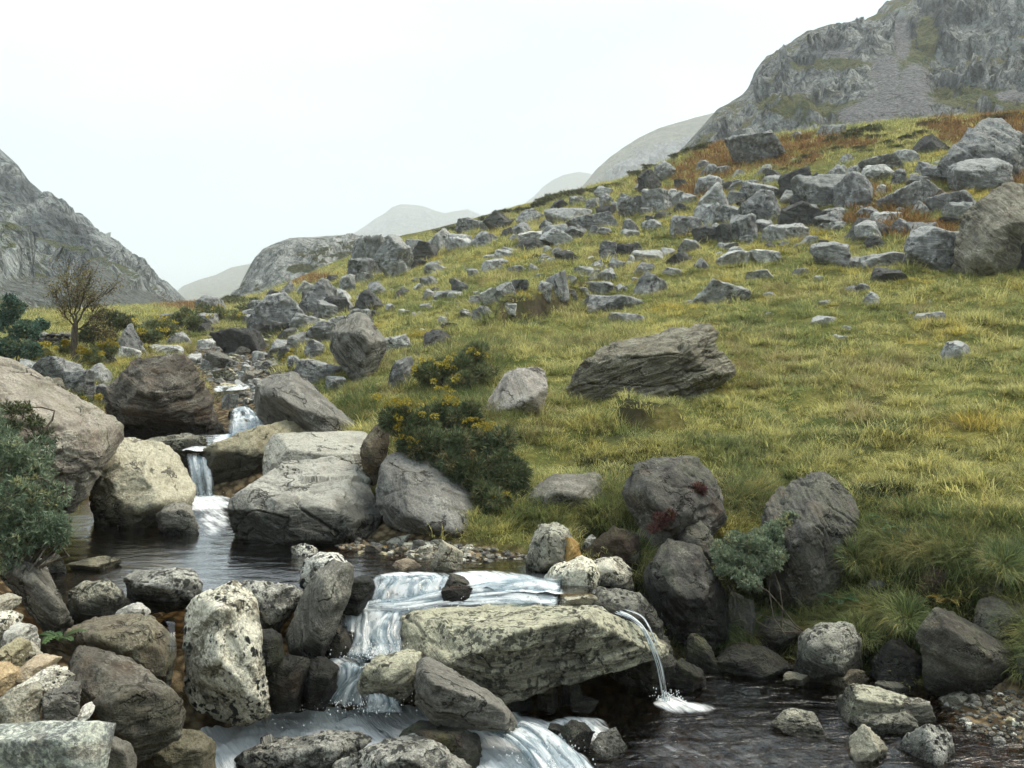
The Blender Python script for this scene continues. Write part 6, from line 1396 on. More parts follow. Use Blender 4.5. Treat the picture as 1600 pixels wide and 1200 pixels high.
def scatter(name, pts, rot, scl, coll, label):
    """Tufts set on points of the ground through geometry nodes."""
    me = bpy.data.meshes.new(name)
    me.vertices.add(len(pts)); me.vertices.foreach_set('co', np.ascontiguousarray(pts, np.float32).ravel())
    a = me.attributes.new('rot', 'FLOAT_VECTOR', 'POINT'); a.data.foreach_set('vector', np.ascontiguousarray(rot, np.float32).ravel())
    a = me.attributes.new('scl', 'FLOAT', 'POINT'); a.data.foreach_set('value', np.ascontiguousarray(scl, np.float32))
    o = link(name, me)
    g = bpy.data.node_groups.new(name, 'GeometryNodeTree')
    g.interface.new_socket('Geometry', in_out='INPUT', socket_type='NodeSocketGeometry')
    g.interface.new_socket('Geometry', in_out='OUTPUT', socket_type='NodeSocketGeometry')
    gi, go = g.nodes.new('NodeGroupInput'), g.nodes.new('NodeGroupOutput')
    ip = g.nodes.new('GeometryNodeInstanceOnPoints')
    ci = g.nodes.new('GeometryNodeCollectionInfo')
    ci.inputs['Collection'].default_value = coll
    ci.inputs['Separate Children'].default_value = True
    ci.inputs['Reset Children'].default_value = True
    ra = g.nodes.new('GeometryNodeInputNamedAttribute'); ra.data_type = 'FLOAT_VECTOR'; ra.inputs['Name'].default_value = 'rot'
    sa = g.nodes.new('GeometryNodeInputNamedAttribute'); sa.data_type = 'FLOAT'; sa.inputs['Name'].default_value = 'scl'
    ip.inputs['Pick Instance'].default_value = True
    g.links.new(gi.outputs[0], ip.inputs['Points'])
    g.links.new(ci.outputs[0], ip.inputs['Instance'])
    g.links.new(ra.outputs[0], ip.inputs['Rotation'])
    g.links.new(sa.outputs[0], ip.inputs['Scale'])
    g.links.new(ip.outputs[0], go.inputs[0])
    m = o.modifiers.new('scatter', 'NODES'); m.node_group = g
    return tag(o, label, None, None, 'stuff')

rs = np.random.RandomState(77)
def field(n, u0, u1, d0, d1, keep):
    u = rs.uniform(u0, u1, n); d = np.exp(rs.uniform(math.log(d0), math.log(d1), n))
    k = rs.rand(n) < keep(u, d)
    u, d = u[k], d[k]
    return u, d, np.stack([(u - CU) / F * d, d, ground_z(u, d)], 1)
# hill grass: thick near, clumps growing with distance
def kp(u, d):
    g = sample(m_grass, u, d); r = sample(m_rust, u, d); k_ = sample(m_dark, u, d)
    cl = fbm(np.stack([(u - CU) / F * d, d, d * 0], 1) * 1.3, 2, 61)
    return np.clip(g * 1.1 - 0.1, 0, 1) * (1 - 0.85 * np.clip(r * 1.4 - .3, 0, 1)) * (1 - 0.3 * k_ * (d < 45)) * np.clip(0.62 + 1.9 * cl, 0.06, 1)
u, d, pt = field(135000, -120, 1780, 9.5, 92, kp)
grass_c = tuft_collection('grass', M_grass, [(28, .17, .011, 1.1, 1.4, .11), (32, .21, .010, 1.25, 1.3, .13), (24, .14, .012, .9, 1.5, .10), (36, .18, .009, 1.35, 1.1, .16), (24, .26, .009, .8, 1.9, .08)])
sc = (0.70 + 0.6 * rs.rand(len(u))) * np.clip(1 + 1.7 * fbm(pt * 1.1, 3, 61), .4, 1.75) * np.clip(0.62 + d / 48, .7, 2.0)
scatter('grass', pt, np.stack([rs.uniform(-.25, .1, len(u)), rs.uniform(-.3, .15, len(u)), rs.uniform(0, 6.3, len(u))], 1), sc, grass_c, 'yellow green hill grass covering the slope')
# grass grown up against the foot of every stone on the slope
us_, ds_, sc_ = [], [], []
for (u0, w, dm, dp) in FOOT:
    n = int(np.clip(10 + 16 * w, 10, 60))
    an = rs.uniform(math.pi * .95, math.pi * 2.05, n)            # the downhill half
    rr = rs.uniform(.92, 1.14, n)
    y = dm + np.sin(an) * dp * .5 * rr
    x = (u0 - CU) / F * dm + np.cos(an) * w * .5 * rr
    us_.append(x / y * F + CU); ds_.append(y); sc_.append(np.full(n, np.clip(.5 + dm / 60, .6, 1.5)))
u, d, sc = np.concatenate(us_), np.concatenate(ds_), np.concatenate(sc_)
k_ = (sample(m_grass, u, d) > .4); u, d, sc = u[k_], d[k_], sc[k_]
scatter('grass', np.stack([(u - CU) / F * d, d, ground_z(u, d)], 1), np.stack([rs.uniform(-.2, .3, len(u)), rs.uniform(-.3, .3, len(u)), rs.uniform(0, 6.3, len(u))], 1), sc * rs.uniform(.6, 1.2, len(u)), grass_c, 'grass grown up against the stones')
# coarse rush and moor grass tussocks, in drifts
def kr(u, d):
    p_ = np.stack([(u - CU) / F * d, d, d * 0], 1)
    return np.clip(sample(m_grass, u, d), 0, 1) * sstep(.0, .32, fbm(p_ * .28, 3, 131)) * (1 - np.clip(sample(m_rust, u, d), 0, 1))
u, d, pt = field(17000, -120, 1780, 11.5, 80, kr)
ru_c = tuft_collection('rushes', M_rush, [(60, .30, .010, .9, 1.6, .13), (70, .24, .010, 1.2, 1.4, .16), (46, .38, .009, .6, 1.7, .09), (50, .20, .012, 1.4, 1.2, .18)])
scatter('moor_grass', pt, np.stack([rs.uniform(-.3, .15, len(u)), rs.uniform(-.3, .15, len(u)), rs.uniform(0, 6.3, len(u))], 1), rs.uniform(.5, 1.25, len(u)) * np.clip(.7 + d / 60, .8, 1.7), ru_c, 'coarse straw coloured moor grass in drifts on the slope')
# dead bracken on the upper slope
u, d, pt = field(42000, -100, 1780, 26, 88, lambda u, d: np.clip(sample(m_rust, u, d) * 1.5 - .35, 0, 1) * np.clip(.8 + fbm(np.stack([u * .02, d * .3, d * 0], 1), 2, 3), .1, 1))
br_c = tuft_collection('bracken', M_rust, [(18, .46, .05, 1.2, .8, .24), (16, .40, .06, 1.35, .6, .24), (20, .55, .045, 1.0, 1.2, .26)])
scatter('bracken', pt, np.stack([rs.uniform(-.2, .2, len(u)), rs.uniform(-.2, .2, len(u)), rs.uniform(0, 6.3, len(u))], 1), .7 + .6 * rs.rand(len(u)), br_c, 'rusty dead bracken on the upper slope')
# moss and low herbs in the shaded hollows and on the bank
u, d, pt = field(34000, 900, 1750, 9.8, 14.5, lambda u, d: np.clip(np.maximum(sample(m_dark, u, d), sample(m_soil, u, d) * .9) * 1.3 - .1, 0, 1) * (1 - .9 * sample(m_bed, u, d)))
ms_c = tuft_collection('moss', M_moss, [(26, .07, .016, 1.2, .8, .09), (22, .09, .02, 1.1, 1.0, .10), (18, .13, .012, .9, 1.4, .06)])
scatter('moss', pt, np.stack([rs.uniform(-.3, .3, len(u)), rs.uniform(-.3, .3, len(u)), rs.uniform(0, 6.3, len(u))], 1), .7 + .8 * rs.rand(len(u)), ms_c, 'dark moss and herbs on the shaded right bank')
# long grass along the top of the bank and by the pools
def kb(u, d):
    e = ell(u, CV + F * (ZC - ground_z(u, d)) / d, [(1350, 850, 70, 60), (1430, 850, 90, 60), (1550, 870, 90, 70), (1480, 930, 60, 40), (1290, 950, 60, 40), (1180, 770, 40, 20), (960, 800, 40, 40), (860, 810, 60, 18), (1600, 960, 40, 60), (1330, 960, 40, 30), (560, 630, 30, 30), (770, 650, 40, 30), (700, 620, 60, 40), (740, 560, 60, 40)])
    return np.clip(e, 0, 1) * sample(m_grass, u, d)
u, d, pt = field(22000, 480, 1750, 9.8, 24, kb)
tu_c = tuft_collection('long_grass', M_tuss, [(40, .34, .010, .9, 1.7, .10), (44, .28, .010, 1.1, 1.5, .12), (36, .40, .009, .7, 2.2, .09)])
scatter('long_grass', pt, np.stack([rs.uniform(-.5, .1, len(u)), rs.uniform(-.3, .2, len(u)), rs.uniform(0, 6.3, len(u))], 1), .7 + .5 * rs.rand(len(u)), tu_c, 'long drooping grass along the top of the bank')

# a fringe of long grass hanging over the brow of the bank
us_, ds_ = [], []
for line, n in (([(1140, 790), (1190, 775)], 60), ([(1335, 845), (1400, 862), (1440, 872), (1500, 876), (1560, 886), (1650, 884)], 520), ([(1330, 960), (1440, 962)], 130), ([(985, 850), (1010, 900)], 40), ([(1590, 960), (1640, 1040)], 90), ([(1240, 985), (1345, 985)], 90), ([(1120, 985), (1250, 1000)], 110)):
    uu_ = rs.uniform(line[0][0], line[-1][0], n); vv_ = np.interp(uu_, [p[0] for p in line], [p[1] for p in line]) + rs.normal(size=n) * 7
    us_.append(uu_); ds_.append(np.array([ground_d(a, b, 9.2, 16) for a, b in zip(uu_, vv_)]))
u, d = np.concatenate(us_), np.concatenate(ds_)
hg_c = tuft_collection('hanging_grass', M_tuss, [(46, .40, .008, .8, 2.4, .10), (40, .32, .009, 1.0, 2.2, .12), (36, .48, .007, .7, 2.8, .08)])
scatter('hanging_grass', np.stack([(u - CU) / F * d, d, ground_z(u, d)], 1), np.stack([rs.uniform(.2, 1.0, len(u)), rs.uniform(-.4, .4, len(u)), rs.uniform(-.5, .5, len(u))], 1), rs.uniform(.6, 1.15, len(u)), hg_c, 'long grass hanging over the brow of the right bank')

# single tussocks of grass hanging on the bank
for (tu, tv, dd, s, lb) in [(1418, 962, 10.35, .42, 'pale green grass tussock hanging over the black recess rock'), (1340, 872, 11.3, .40, 'grass tussock just right of the big bank boulder'), (1568, 880, 10.2, .46, 'long pale grass tussock hanging over the bare earth at the right'), (1345, 985, 10.55, .30, 'grass tussock above the speckled boulder at the water'),
                            (1600, 1035, 9.7, .32, 'yellowish grass tussock at the right edge beside the triangular boulder')]:
    p_ = P(tu, tv, dd)
    V, Fq, Ft, R = blades(420, s * .72, .007, .8, 3.0, np.random.RandomState(int(tu)), 5, .2)
    o = link('grass_tussock', make_mesh('grass_tussock', V, [Fq, Ft], {'rnd': R}, True, M_tuss), None, tuple(p_))
    o.rotation_euler = (0.6, 0.1 * math.sin(tu), 0)
    tag(o, lb, 'grass tussock', 'tussocks on the right bank')

def tube(path, rad, sides=6):
    path = np.array(path, float); rad = np.array(rad, float)
    T = np.gradient(path, axis=0); T /= np.linalg.norm(T, axis=1, keepdims=True) + 1e-9
    ref = np.array([0.2, 0.9, 0.35]); A = np.cross(T, ref); A /= np.linalg.norm(A, axis=1, keepdims=True) + 1e-9
    B = np.cross(T, A)
    an = np.linspace(0, 2 * math.pi, sides + 1)[:-1]
    V = (path[:, None, :] + rad[:, None, None] * (A[:, None, :] * np.cos(an)[None, :, None] + B[:, None, :] * np.sin(an)[None, :, None])).reshape(-1, 3)
    Fc = []
    for i in range(len(path) - 1):
        for j in range(sides):
            a, b = i * sides + j, i * sides + (j + 1) % sides
            Fc.append((a, b, b + sides, a + sides))
    return V, np.array(Fc)

def join(parts):
    V, Fc, k = [], [], 0
    for v, f in parts:
        V.append(v); Fc.append(f + k); k += len(v)
    return np.vstack(V), np.vstack(Fc)

def leaves(C, Dr, L, W, per, spread, rs, lift=0.0):
    """Diamond leaves in small sprays."""
    n = len(C) * per
    c = np.repeat(C, per, 0); dr = np.repeat(Dr, per, 0) + spread * rs.normal(size=(n, 3))
    dr[:, 2] += lift
    dr /= np.linalg.norm(dr, axis=1, keepdims=True)
    sd = np.cross(dr, rs.normal(size=(n, 3))); sd /= np.linalg.norm(sd, axis=1, keepdims=True)
    l = L * rs.uniform(.6, 1.25, (n, 1)); w = W * rs.uniform(.7, 1.3, (n, 1))
    V = np.stack([c, c + dr * l * .45 + sd * w * .5, c + dr * l, c + dr * l * .45 - sd * w * .5], 1).reshape(-1, 3)
    Fc = np.arange(n * 4).reshape(-1, 4)
    R = np.repeat(np.repeat(rs.rand(len(C)), per) * .7 + rs.rand(n) * .3, 4)
    return V, Fc, R

def lobe_points(lobes, n, rs, inner=.55, top=0.0):
    vol = np.array([l[3] ** 2 for l in lobes]); cnt = rs.multinomial(n, vol / vol.sum())
    C, D = [], []
    for l, m in zip(lobes, cnt):
        c, r, sq = np.array(l[:3]), l[3], l[4] if len(l) > 4 else .8
        v = rs.normal(size=(m, 3)); v[:, 2] += top; v /= np.linalg.norm(v, axis=1, keepdims=True)
        q = r * (inner + (1 - inner) * rs.rand(m) ** .5) * (1 + .35 * fbm(v * 2.2 + c, 2, 9))
        C.append(c + v * q[:, None] * np.array([1, 1, sq])); D.append(v + np.array([0, 0, .35]))
    return np.vstack(C), np.vstack(D)

def bush(name, base, lobes, label, cat, mat, n, L, W, per=5, spread=.55, blooms=None, nb=0, stem_mat=None, stems=14, seed=1, leaf_name='foliage', group=None, bl=(.024, .018), stem_r=1.0):
    rs = np.random.RandomState(seed)
    b = P(*base)
    root = empty(name, tuple(b), label, cat, group)
    LB = []
    for u, v, d, r, sq in lobes:                      # every clump breaks up into smaller ones
        c0 = P(u, v, d) - b
        LB.append(tuple(c0) + (r * .62, sq))
        for q in range(7):
            w = rs.normal(size=3); w /= np.linalg.norm(w)
            LB.append(tuple(c0 + w * r * rs.uniform(.45, .95) * np.array([1, 1, sq])) + (r * rs.uniform(.22, .45), rs.uniform(.7, 1.2)))
    C, D = lobe_points(LB, n, rs)
    V, Fc, R = leaves(C, D, L, W, per, spread, rs)
    link(leaf_name, make_mesh(leaf_name, V, Fc, {'rnd': R}, False, mat), root)
    N_TRI[0] += len(Fc) * 2
    if stems:
        parts = []
        for i in range(stems):
            l = LB[rs.randint(len(LB))]
            e = np.array(l[:3]) + rs.normal(size=3) * l[3] * .35
            s = np.array([rs.uniform(-.15, .15), rs.uniform(-.1, .1), -.1])
            t = np.linspace(0, 1, 6)[:, None]
            path = s + (e - s) * t + np.sin(t * 3.1) * rs.normal(size=3) * .13 + np.sin(t * 7.0) * rs.normal(size=3) * .03
            parts.append(tube(path, np.linspace(.018, .006, 6) * stem_r, 5))
        V, Fc = join(parts)
        link('stems', make_mesh('stems', V, Fc, None, True, stem_mat or M_bark), root)
    if blooms:
        LB2 = []
        for u, v, d, r, sq in blooms:
            c0 = P(u, v, d) - b
            for q in range(9):
                LB2.append(tuple(c0 + rs.normal(size=3) * r * np.array([.9, .6, .5])) + (r * rs.uniform(.18, .42), sq))
        C, D = lobe_points(LB2, nb, rs, .5, .3)
        V, Fc, R = leaves(C, D, bl[0], bl[1], 3, .8, rs)
        link('blossom', make_mesh('blossom', V, Fc, {'rnd': R}, False, M_bloom), root)
    return root

bush('gorse_bush', (735, 800, 12.9), [(632, 660, 13.2, .30, .62), (668, 690, 13.0, .40, .62), (720, 690, 13.3, .42, .62), (765, 700, 13.3, .36, .62), (690, 645, 13.8, .30, .7), (740, 745, 12.9, .42, .65), (790, 745, 12.9, .36, .7), (770, 785, 12.6, .32, .7), (815, 775, 12.9, .22, .7), (700, 725, 12.9, .28, .7), (725, 655, 13.7, .3, .7)],
     'large dark green gorse bush with yellow flowers at its upper left', 'bush', M_gorse, 15000, .095, .013, 5, .75,
     blooms=[(612, 640, 13.15, .18, .7), (650, 645, 13.1, .16, .7), (632, 665, 13.0, .12, .7), (700, 628, 13.7, .14, .6), (738, 655, 13.5, .10, .7), (765, 668, 13.3, .12, .6), (780, 775, 12.4, .08, .62), (640, 690, 12.8, .10, .7)], nb=1300, seed=3)
bush('gorse_bush', (705, 618, 18.2), [(668, 585, 18.4, .30, .62), (700, 575, 18.8, .38, .62), (735, 565, 19.2, .36, .62), (715, 600, 18.2, .30, .62), (752, 585, 19.0, .3, .62), (745, 545, 20.0, .25, .62)],
     'smaller gorse bush with more yellow bloom up the slope left of the pale trapezoid boulder', 'bush', M_gorse, 6500, .10, .014, 5, .6, blooms=[(660, 578, 18.3, .16, .7), (690, 570, 18.5, .22, .7), (700, 605, 17.9, .22, .6), (728, 555, 19.0, .2, .6), (752, 560, 19.3, .16, .7)], nb=1000, seed=4, bl=(.036, .026))
bush('willow_bush', (35, 880, 9.3), [(-40, 700, 9.6, .55, .9), (20, 720, 9.5, .36, .9), (10, 790, 9.2, .42, .9), (55, 790, 9.3, .30, .9), (65, 825, 9.1, .26, .7), (-30, 830, 9.0, .45, .8), (30, 845, 9.0, .28, .6), (92, 838, 9.1, .14, .7), (45, 735, 9.5, .22, .8)],
     'grey green willow bush filling the left edge above the pool', 'bush', M_willow, 4600, .055, .014, 6, .9, stem_mat=M_twig, stems=26, seed=5, leaf_name='leaves')
bush('low_bush', (30, 690, 11.6), [(-20, 632, 11.9, .22, .5), (30, 640, 11.8, .20, .4), (55, 660, 11.7, .14, .4), (10, 668, 11.5, .22, .5), (60, 688, 11.4, .16, .4), (-30, 680, 11.3, .3, .5)], 'low yellow green bush growing on the huge sloping boulder', 'bush', M_heath, 2200, .05, .012, 5, .7, seed=6, stems=4)
bush('shrub', (20, 572, 22.5), [(-10, 500, 23, .45, 1.0), (15, 485, 23, .32, 1.0), (40, 515, 22.8, .32, 1.0), (10, 545, 22.3, .42, .8), (45, 550, 22.4, .28, .8), (-30, 540, 22.5, .5, 1), (68, 508, 23.2, .18, .8)], 'dark teal green shrub at the left edge beside the bare tree', 'bush', M_teal, 5200, .085, .03, 5, .8, seed=7, stems=10, leaf_name='leaves')
bush('willow_shrub', (1240, 975, 10.7), [(1170, 850, 11.2, .26, .6), (1205, 838, 11.3, .24, .6), (1225, 822, 11.4, .18, .6), (1140, 868, 11.1, .20, .6), (1190, 880, 11.0, .22, .7), (1165, 905, 10.9, .16, 1.0), (1215, 862, 11.1, .14, .7), (1130, 890, 11.0, .10, .8)],
     'small leaning willow with bare stems in front of the big bank boulder', 'bush', M_willow, 4600, .048, .018, 5, .9, stem_mat=M_bark, stem_r=.55, stems=5, seed=8, leaf_name='leaves')
bush('heather_clump', (1075, 780, 11.9), [(1068, 775, 11.75, .13, .7), (1092, 765, 11.8, .13, .6), (1055, 782, 11.7, .08, .7)], 'red heather growing on the rounded grey bank boulder', 'heather', M_redheather, 900, .05, .008, 5, .7, seed=9, stems=2)
bush('heather_clump', (1035, 820, 11.5), [(1030, 812, 11.35, .10, .8), (1045, 805, 11.4, .09, .8), (1020, 825, 11.3, .07, .9)], 'small rusty heather tuft on the olive brown block', 'heather', M_redheather, 500, .05, .008, 5, .7, seed=10, stems=2)
for (u, v, d, r, lb, s) in [(100, 545, 27, .20, 'yellow flowered gorse tuft left of the tree trunk', 11), (142, 555, 26, .30, 'yellow flowered gorse right of the tree trunk', 12), (66, 553, 25, .28, 'bright yellow gorse tuft on top of the grey angular boulder', 13), (450, 558, 27, .26, 'small gorse tuft with yellow flowers by the stream bend', 14), (168, 545, 27, .35, 'gorse tuft with orange yellow flowers beside the tall pointed rock', 15), (126, 628, 17.5, .16, 'yellow green tuft at the left foot of the huge layered boulder', 16)]:
    bush('gorse_tuft', (u, v + 10, d), [(u, v, d, r, .7), (u + 8, v + 4, d - .2, r * .7, .6)], lb, 'bush', M_gorse, 700, .06, .014, 5, .7, blooms=[(u, v - 2, d - .1, r * .85, .7)], nb=420, seed=s, stems=3, bl=(.05, .034))

for (u, v, d, r, lb, s) in [(250, 510, 34, .55, 'low gorse scrub left of the upper stream bend', 31), (290, 498, 38, .6, 'gorse scrub with yellow specks at the valley mouth', 32), (330, 488, 44, .7, 'wide gorse scrub under the rock knoll', 33), (225, 522, 31, .4, 'gorse scrub behind the tall pointed rock at left', 34), (375, 498, 46, .6, 'gorse scrub between the stream and the dark rounded boulder', 35), (150, 520, 31, .5, 'brown green thicket right of the bare tree', 36), (178, 500, 34, .5, 'thin thicket behind the bare tree', 37)]:
    bush('gorse_scrub', (u, v + 14, d), [(u, v, d, r, .6), (u + 14, v + 4, d - .3, r * .7, .6), (u - 15, v + 5, d, r * .6, .6)], lb, 'bush', M_heath if s > 35 else M_gorse, 1300, .13, .028, 4, .8, blooms=[(u, v - 1, d - .2, r * .8, .6)] if s < 36 else None, nb=160, seed=s, stems=4, bl=(.07, .05))
# dark heather cushions along the crest and among the boulders: one built, the rest copied
hb = bush('heather_clump', (1300, 215, 62), [(1300, 212, 62, .55, .55), (1308, 213, 61.8, .4, .5), (1292, 214, 62, .4, .5)], 'dark green heather cushion on the upper slope', 'heather', M_heath, 700, .19, .045, 3, .7, seed=20, stems=3, group='heather cushions on the slope')
kids = list(hb.children)
first = True
rs = np.random.RandomState(5)
HEATH = [(1305, 218, 1.4), (1330, 212, 1.3), (1350, 203, 1.5), (1365, 198, 1.2), (1385, 222, 1.3), (1372, 212, 1.1), (1400, 226, .9), (1350, 234, 1.1), (1340, 228, .9), (1310, 230, 1.0), (1262, 242, 1.0), (1246, 250, .9), (1225, 262, .8), (1200, 275, .7), (1452, 190, 1.2), (1470, 186, 1.1), (1440, 206, 1.0), (1560, 182, 1.3), (1580, 178, 1.2),
         (1420, 212, .9), (1285, 236, .7), (860, 312, 1.6), (880, 306, 1.7), (900, 300, 1.6), (915, 298, 1.3), (845, 318, 1.3), (1000, 268, 1.4), (1020, 256, 1.2), (960, 288, 1.2), (940, 293, 1.2), (820, 326, 1.1), (790, 330, 1.2), (760, 338, 1.2), (735, 346, 1.3), (710, 356, 1.1), (690, 358, 1.0), (1062, 236, 1.4), (1080, 232, 1.3), (1100, 228, 1.2),
         (935, 312, .7), (340, 470, 1.5), (365, 466, 1.7), (385, 470, 1.9), (400, 480, 1.7), (360, 486, 1.5), (380, 494, 1.3), (320, 505, 1.1), (300, 512, 1.2), (340, 512, 1.2), (280, 520, 1.0), (420, 478, 1.1), (430, 520, .8), (660, 548, .5), (790, 468, .5), (340, 525, .9), (260, 508, 1.0), (1105, 225, 1.3), (1392, 345, .6), (1455, 345, .6), (1205, 330, .5), (1118, 385, .5), (1110, 300, .6)]
HZ = [(430, 'beside the knoll'), (700, 'near the upper stream'), (950, 'along the crest of the lower ridge'), (1150, 'along the middle of the crest'), (1290, 'in the rusty bracken'), (1420, 'below the long pale skyline slab'), (9999, 'above the double crag')]
for (u, v, s) in HEATH:
    d = ground_d(u, v + 4)
    p = P(u, 0, d); p[2] = ground_z(u, d) - .05
    if first: o = hb; first = False
    else:
        o = hb.copy(); COL.objects.link(o)
        for c in kids:
            q = c.copy(); COL.objects.link(q); q.parent = o
    o['label'] = ('%s dark green heather cushion ' % ('broad' if s > 1.25 else 'low' if s > .95 else 'small')) + next(z for x, z in HZ if u < x)
    o.location = tuple(p)
    o.rotation_euler = (0, 0, rs.uniform(0, 6.3)); k_ = s * d / 62 * rs.uniform(.7, 1.0)
    o.scale = (k_ * 1.15, k_ * 1.15, k_ * .7)

# ferns on the bank: a crown of fronds each
def fern(u, v, d, nf, L, label, mat, seed):
    rs = np.random.RandomState(seed)
    root = empty('fern', tuple(P(u, v, d)), label, 'fern')
    for i in range(nf):
        az = rs.uniform(0, 2 * math.pi); l = L * rs.uniform(.7, 1.1)
        t = np.linspace(0, 1, 9); an = .45 + 1.5 * t
        st = l / 8
        path = np.cumsum(np.stack([np.sin(an) * math.cos(az) * st, np.sin(an) * math.sin(az) * st, np.cos(an) * st], 1), 0)
        C, D = [], []
        side = np.array([-math.sin(az), math.cos(az), 0])
        fw = np.gradient(path, axis=0); fw /= np.linalg.norm(fw, axis=1, keepdims=True)
        for q in range(1, 9):
            for sg in (-1, 1):
                C.append(path[q]); D.append(side * sg + fw[q] * .5)
        C, D = np.array(C), np.array(D); D /= np.linalg.norm(D, axis=1, keepdims=True)
        w = l * .34 * np.repeat(np.sin((np.arange(1, 9) / 9.0) ** .7 * math.pi) * .9 + .12, 2)[:, None]
        up = fw[np.repeat(np.arange(1, 9), 2)]
        V = np.stack([C, C + D * w * .4 + up * .016, C + D * w, C + D * w * .4 - up * .016], 1).reshape(-1, 3)
        v2, f2 = tube(path, np.linspace(.005, .002, 9), 4)
        Fl = np.arange(len(V)).reshape(-1, 4)
        Vn, Fn = join([(V, Fl), (v2, f2)])
        link('frond', make_mesh('frond', Vn, Fn, {'rnd': np.full(len(Vn), rs.rand())}, False, mat), root)
for a in [(1415, 838, 11.4, 9, .36, 'green fern in the hollow right of the big bank boulder', M_fern, 1), (1442, 812, 11.7, 8, .34, 'fern at the back of the hollow under the turf brow', M_fern, 2), (1388, 820, 11.8, 7, .28, 'small fern tight against the right side of the big bank boulder', M_fern, 3), (1310, 945, 11.0, 7, .24, 'dark fern left of the small pale pointed stone', M_fern, 4),
          (1478, 945, 10.5, 8, .26, 'yellowing fern on the bare earth above the triangular boulder', M_yfern, 5), (985, 850, 11.7, 6, .24, 'dark fern in the hollow beside the olive brown block', M_fern, 6), (95, 1005, 7.9, 6, .2, 'low green fern between the white stones and the brown boulders', M_fern, 7)]:
    fern(*a)

# bare tree by the stream, thin autumn leaves still on it
def tree():
    rs = np.random.RandomState(14)
    d = 26.5
    b = P(117, 563, d)
    root = empty('bare_tree', tuple(b), 'small nearly bare tree with a thick dark trunk on the left bank', 'tree')
    q = lambda u, v, e=0: P(u, v, d + e) - b
    tr = [q(118, 572), q(117, 555), q(116, 535), q(117, 515), q(118, 505)]
    V, Fc = tube(np.array(tr), [.14, .11, .095, .085, .07], 10)
    V += 0.02 * fbm(V * 6, 3, 4)[:, None] * np.array([1, 1, 0])
    link('trunk', make_mesh('trunk', V, Fc, None, True, M_bark), root)
    limbs = [([(118, 512), (108, 490), (104, 465), (98, 440)], .06), ([(118, 510), (120, 485), (124, 455), (126, 436)], .065), ([(119, 512), (135, 492), (148, 478), (172, 468), (184, 464)], .06), ([(117, 515), (100, 500), (86, 482), (76, 470)], .05), ([(120, 520), (140, 512), (155, 500), (158, 485)], .045), ([(118, 508), (130, 480), (142, 455), (150, 446)], .05), ([(120, 518), (145, 515), (165, 520), (176, 528)], .03)]
    tips = []
    for pth, r in limbs:
        e = rs.uniform(-.6, .6)
        pp = np.array([q(117 + (u - 117) * .72, v - 4, e * i / len(pth)) for i, (u, v) in enumerate(pth)])
        tt = np.linspace(0, 1, 14); pp = np.stack([np.interp(tt, np.linspace(0, 1, len(pth)), pp[:, k]) for k in range(3)], 1)
        pp[1:-1] += rs.normal(size=(12, 3)) * .02
        parts = [tube(pp, np.linspace(r * .55, .007, 14), 6)]
        for k in range(30):
            i = rs.randint(3, 14); s = pp[i]
            dr = (pp[min(i + 1, 13)] - pp[i - 2]); dr /= np.linalg.norm(dr)
            dr = dr + rs.normal(size=3) * .45 + np.array([0, 0, .35]); dr /= np.linalg.norm(dr)
            L = rs.uniform(.2, .6); t = np.linspace(0, 1, 6)[:, None]
            tw = s + dr * L * t + np.sin(t * 3) * rs.normal(size=3) * .05
            parts.append(tube(tw, np.linspace(.008, .003, 6), 4)); tips += [tw[2], tw[3], tw[4], tw[5]]
            for m in range(2):
                j = rs.randint(2, 6); d2 = dr + rs.normal(size=3) * .7; d2 /= np.linalg.norm(d2)
                tw2 = tw[j] + d2 * L * .5 * np.linspace(0, 1, 4)[:, None]
                parts.append(tube(tw2, np.linspace(.007, .003, 4), 3)); tips += [tw2[2], tw2[3]]
        V, Fc = join(parts)
        link('limb', make_mesh('limb', V, Fc, None, True, M_bark), root)
    C = np.array(tips); C = C[rs.rand(len(C)) < .55] 
    C = np.repeat(C, 2, 0) + rs.normal(size=(len(C) * 2, 3)) * .09
    V, Fc, R = leaves(C, rs.normal(size=C.shape), .05, .035, 2, .8, rs)
    link('crown', make_mesh('crown', V, Fc, {'rnd': R}, False, M_hawth), root)
tree()

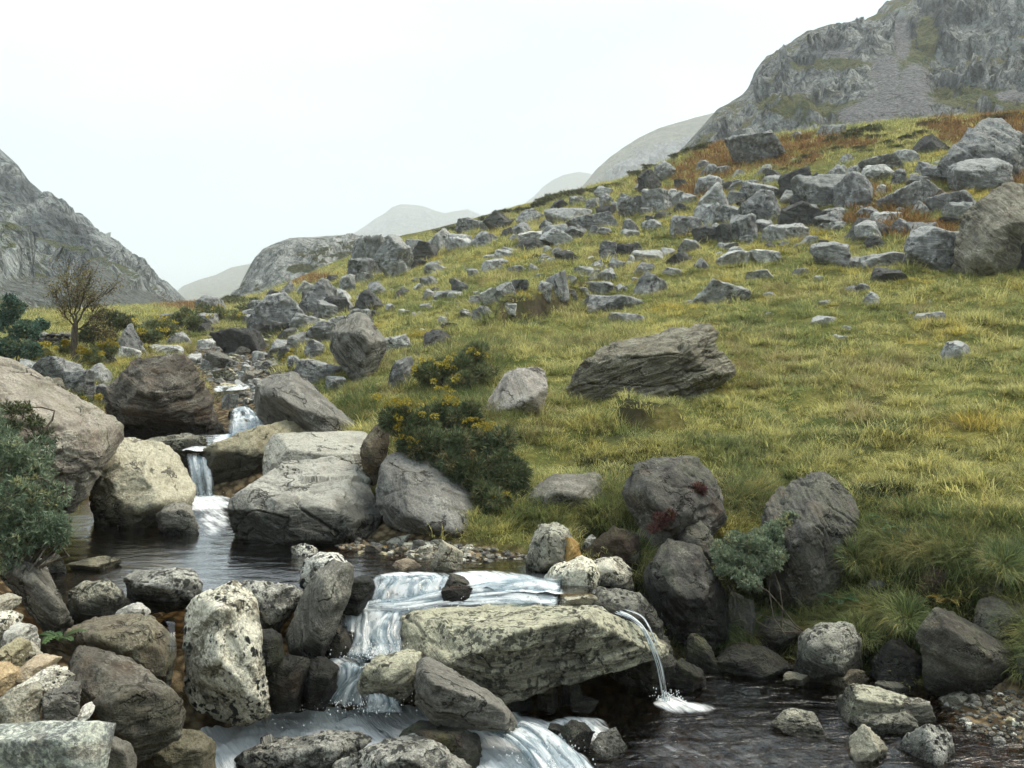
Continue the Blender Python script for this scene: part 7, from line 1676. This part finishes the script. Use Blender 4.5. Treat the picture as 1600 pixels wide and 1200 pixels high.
# drystone wall behind the tree: every stone its own part
def dry_wall(u0, u1, v0, v1, d, label, seed):
    rs = np.random.RandomState(seed)
    b = P((u0 + u1) / 2, v1, d)
    root = empty('drystone_wall', tuple(b), label, 'stone wall')
    D, Fc = ico(2)
    rows = 4; h = (v1 - v0) / rows; meshes = []
    for i in range(6):
        X = D * np.array([1, .8, .62]) * (1 + .22 * rs.normal(size=(len(D), 1))); 
        meshes.append(make_mesh('wall_stone', X * .5, Fc, {'bed': X + rs.rand(3) * 20, 'wet': np.zeros(len(X)), 'moss': np.zeros(len(X))}, True, RM[['hill', 'hillpale', 'hilldark'][i % 3]]))
    for r in range(rows):
        u = u0
        while u < u1:
            w = h * rs.uniform(1.2, 2.4)
            p = P(u + w / 2, v1 - (r + .5) * h, d + .06 * r) - b
            o = link('stone', meshes[rs.randint(6)], root, tuple(p))
            o.scale = (w / F * d * 1.05, .5, h / F * d * 1.7)
            u += w
dry_wall(44, 106, 520, 548, 30, 'ruined drystone wall behind the trunk of the bare tree', 2)
dry_wall(56, 112, 500, 516, 46, 'long dark far wall beyond the bare tree', 3)

# a stick washed up in the corner
V, Fc = tube([P(1548, 1182, 8.75), P(1575, 1180, 8.8), P(1605, 1181, 8.85), P(1640, 1178, 8.9)], [.014, .018, .018, .015], 7)
V[:, 2] += .02
tag(link('stick', make_mesh('stick', V, Fc, None, True, M_twig)), 'pinkish stick lying in the water at the bottom right', 'stick')
# where several things would read the same, say which one it is along the row
bpy.context.view_layer.update()
same = {}
for o in COL.objects:
    if o.parent is None and o.get('label') and o.get('kind') != 'structure': same.setdefault(o['label'], []).append(o)
ORD = ['leftmost', 'second from left', 'third from left', 'fourth from left', 'fifth from left', 'sixth from left', 'seventh from left']
for lb, v in same.items():
    if 1 < len(v) <= 7 and len(lb.split()) <= 13:
        v.sort(key=lambda o: o.location.x / max(o.location.y, .1))
        for i, o in enumerate(v):
            o['label'] = lb + ', ' + ('rightmost' if i == len(v) - 1 else ORD[i])
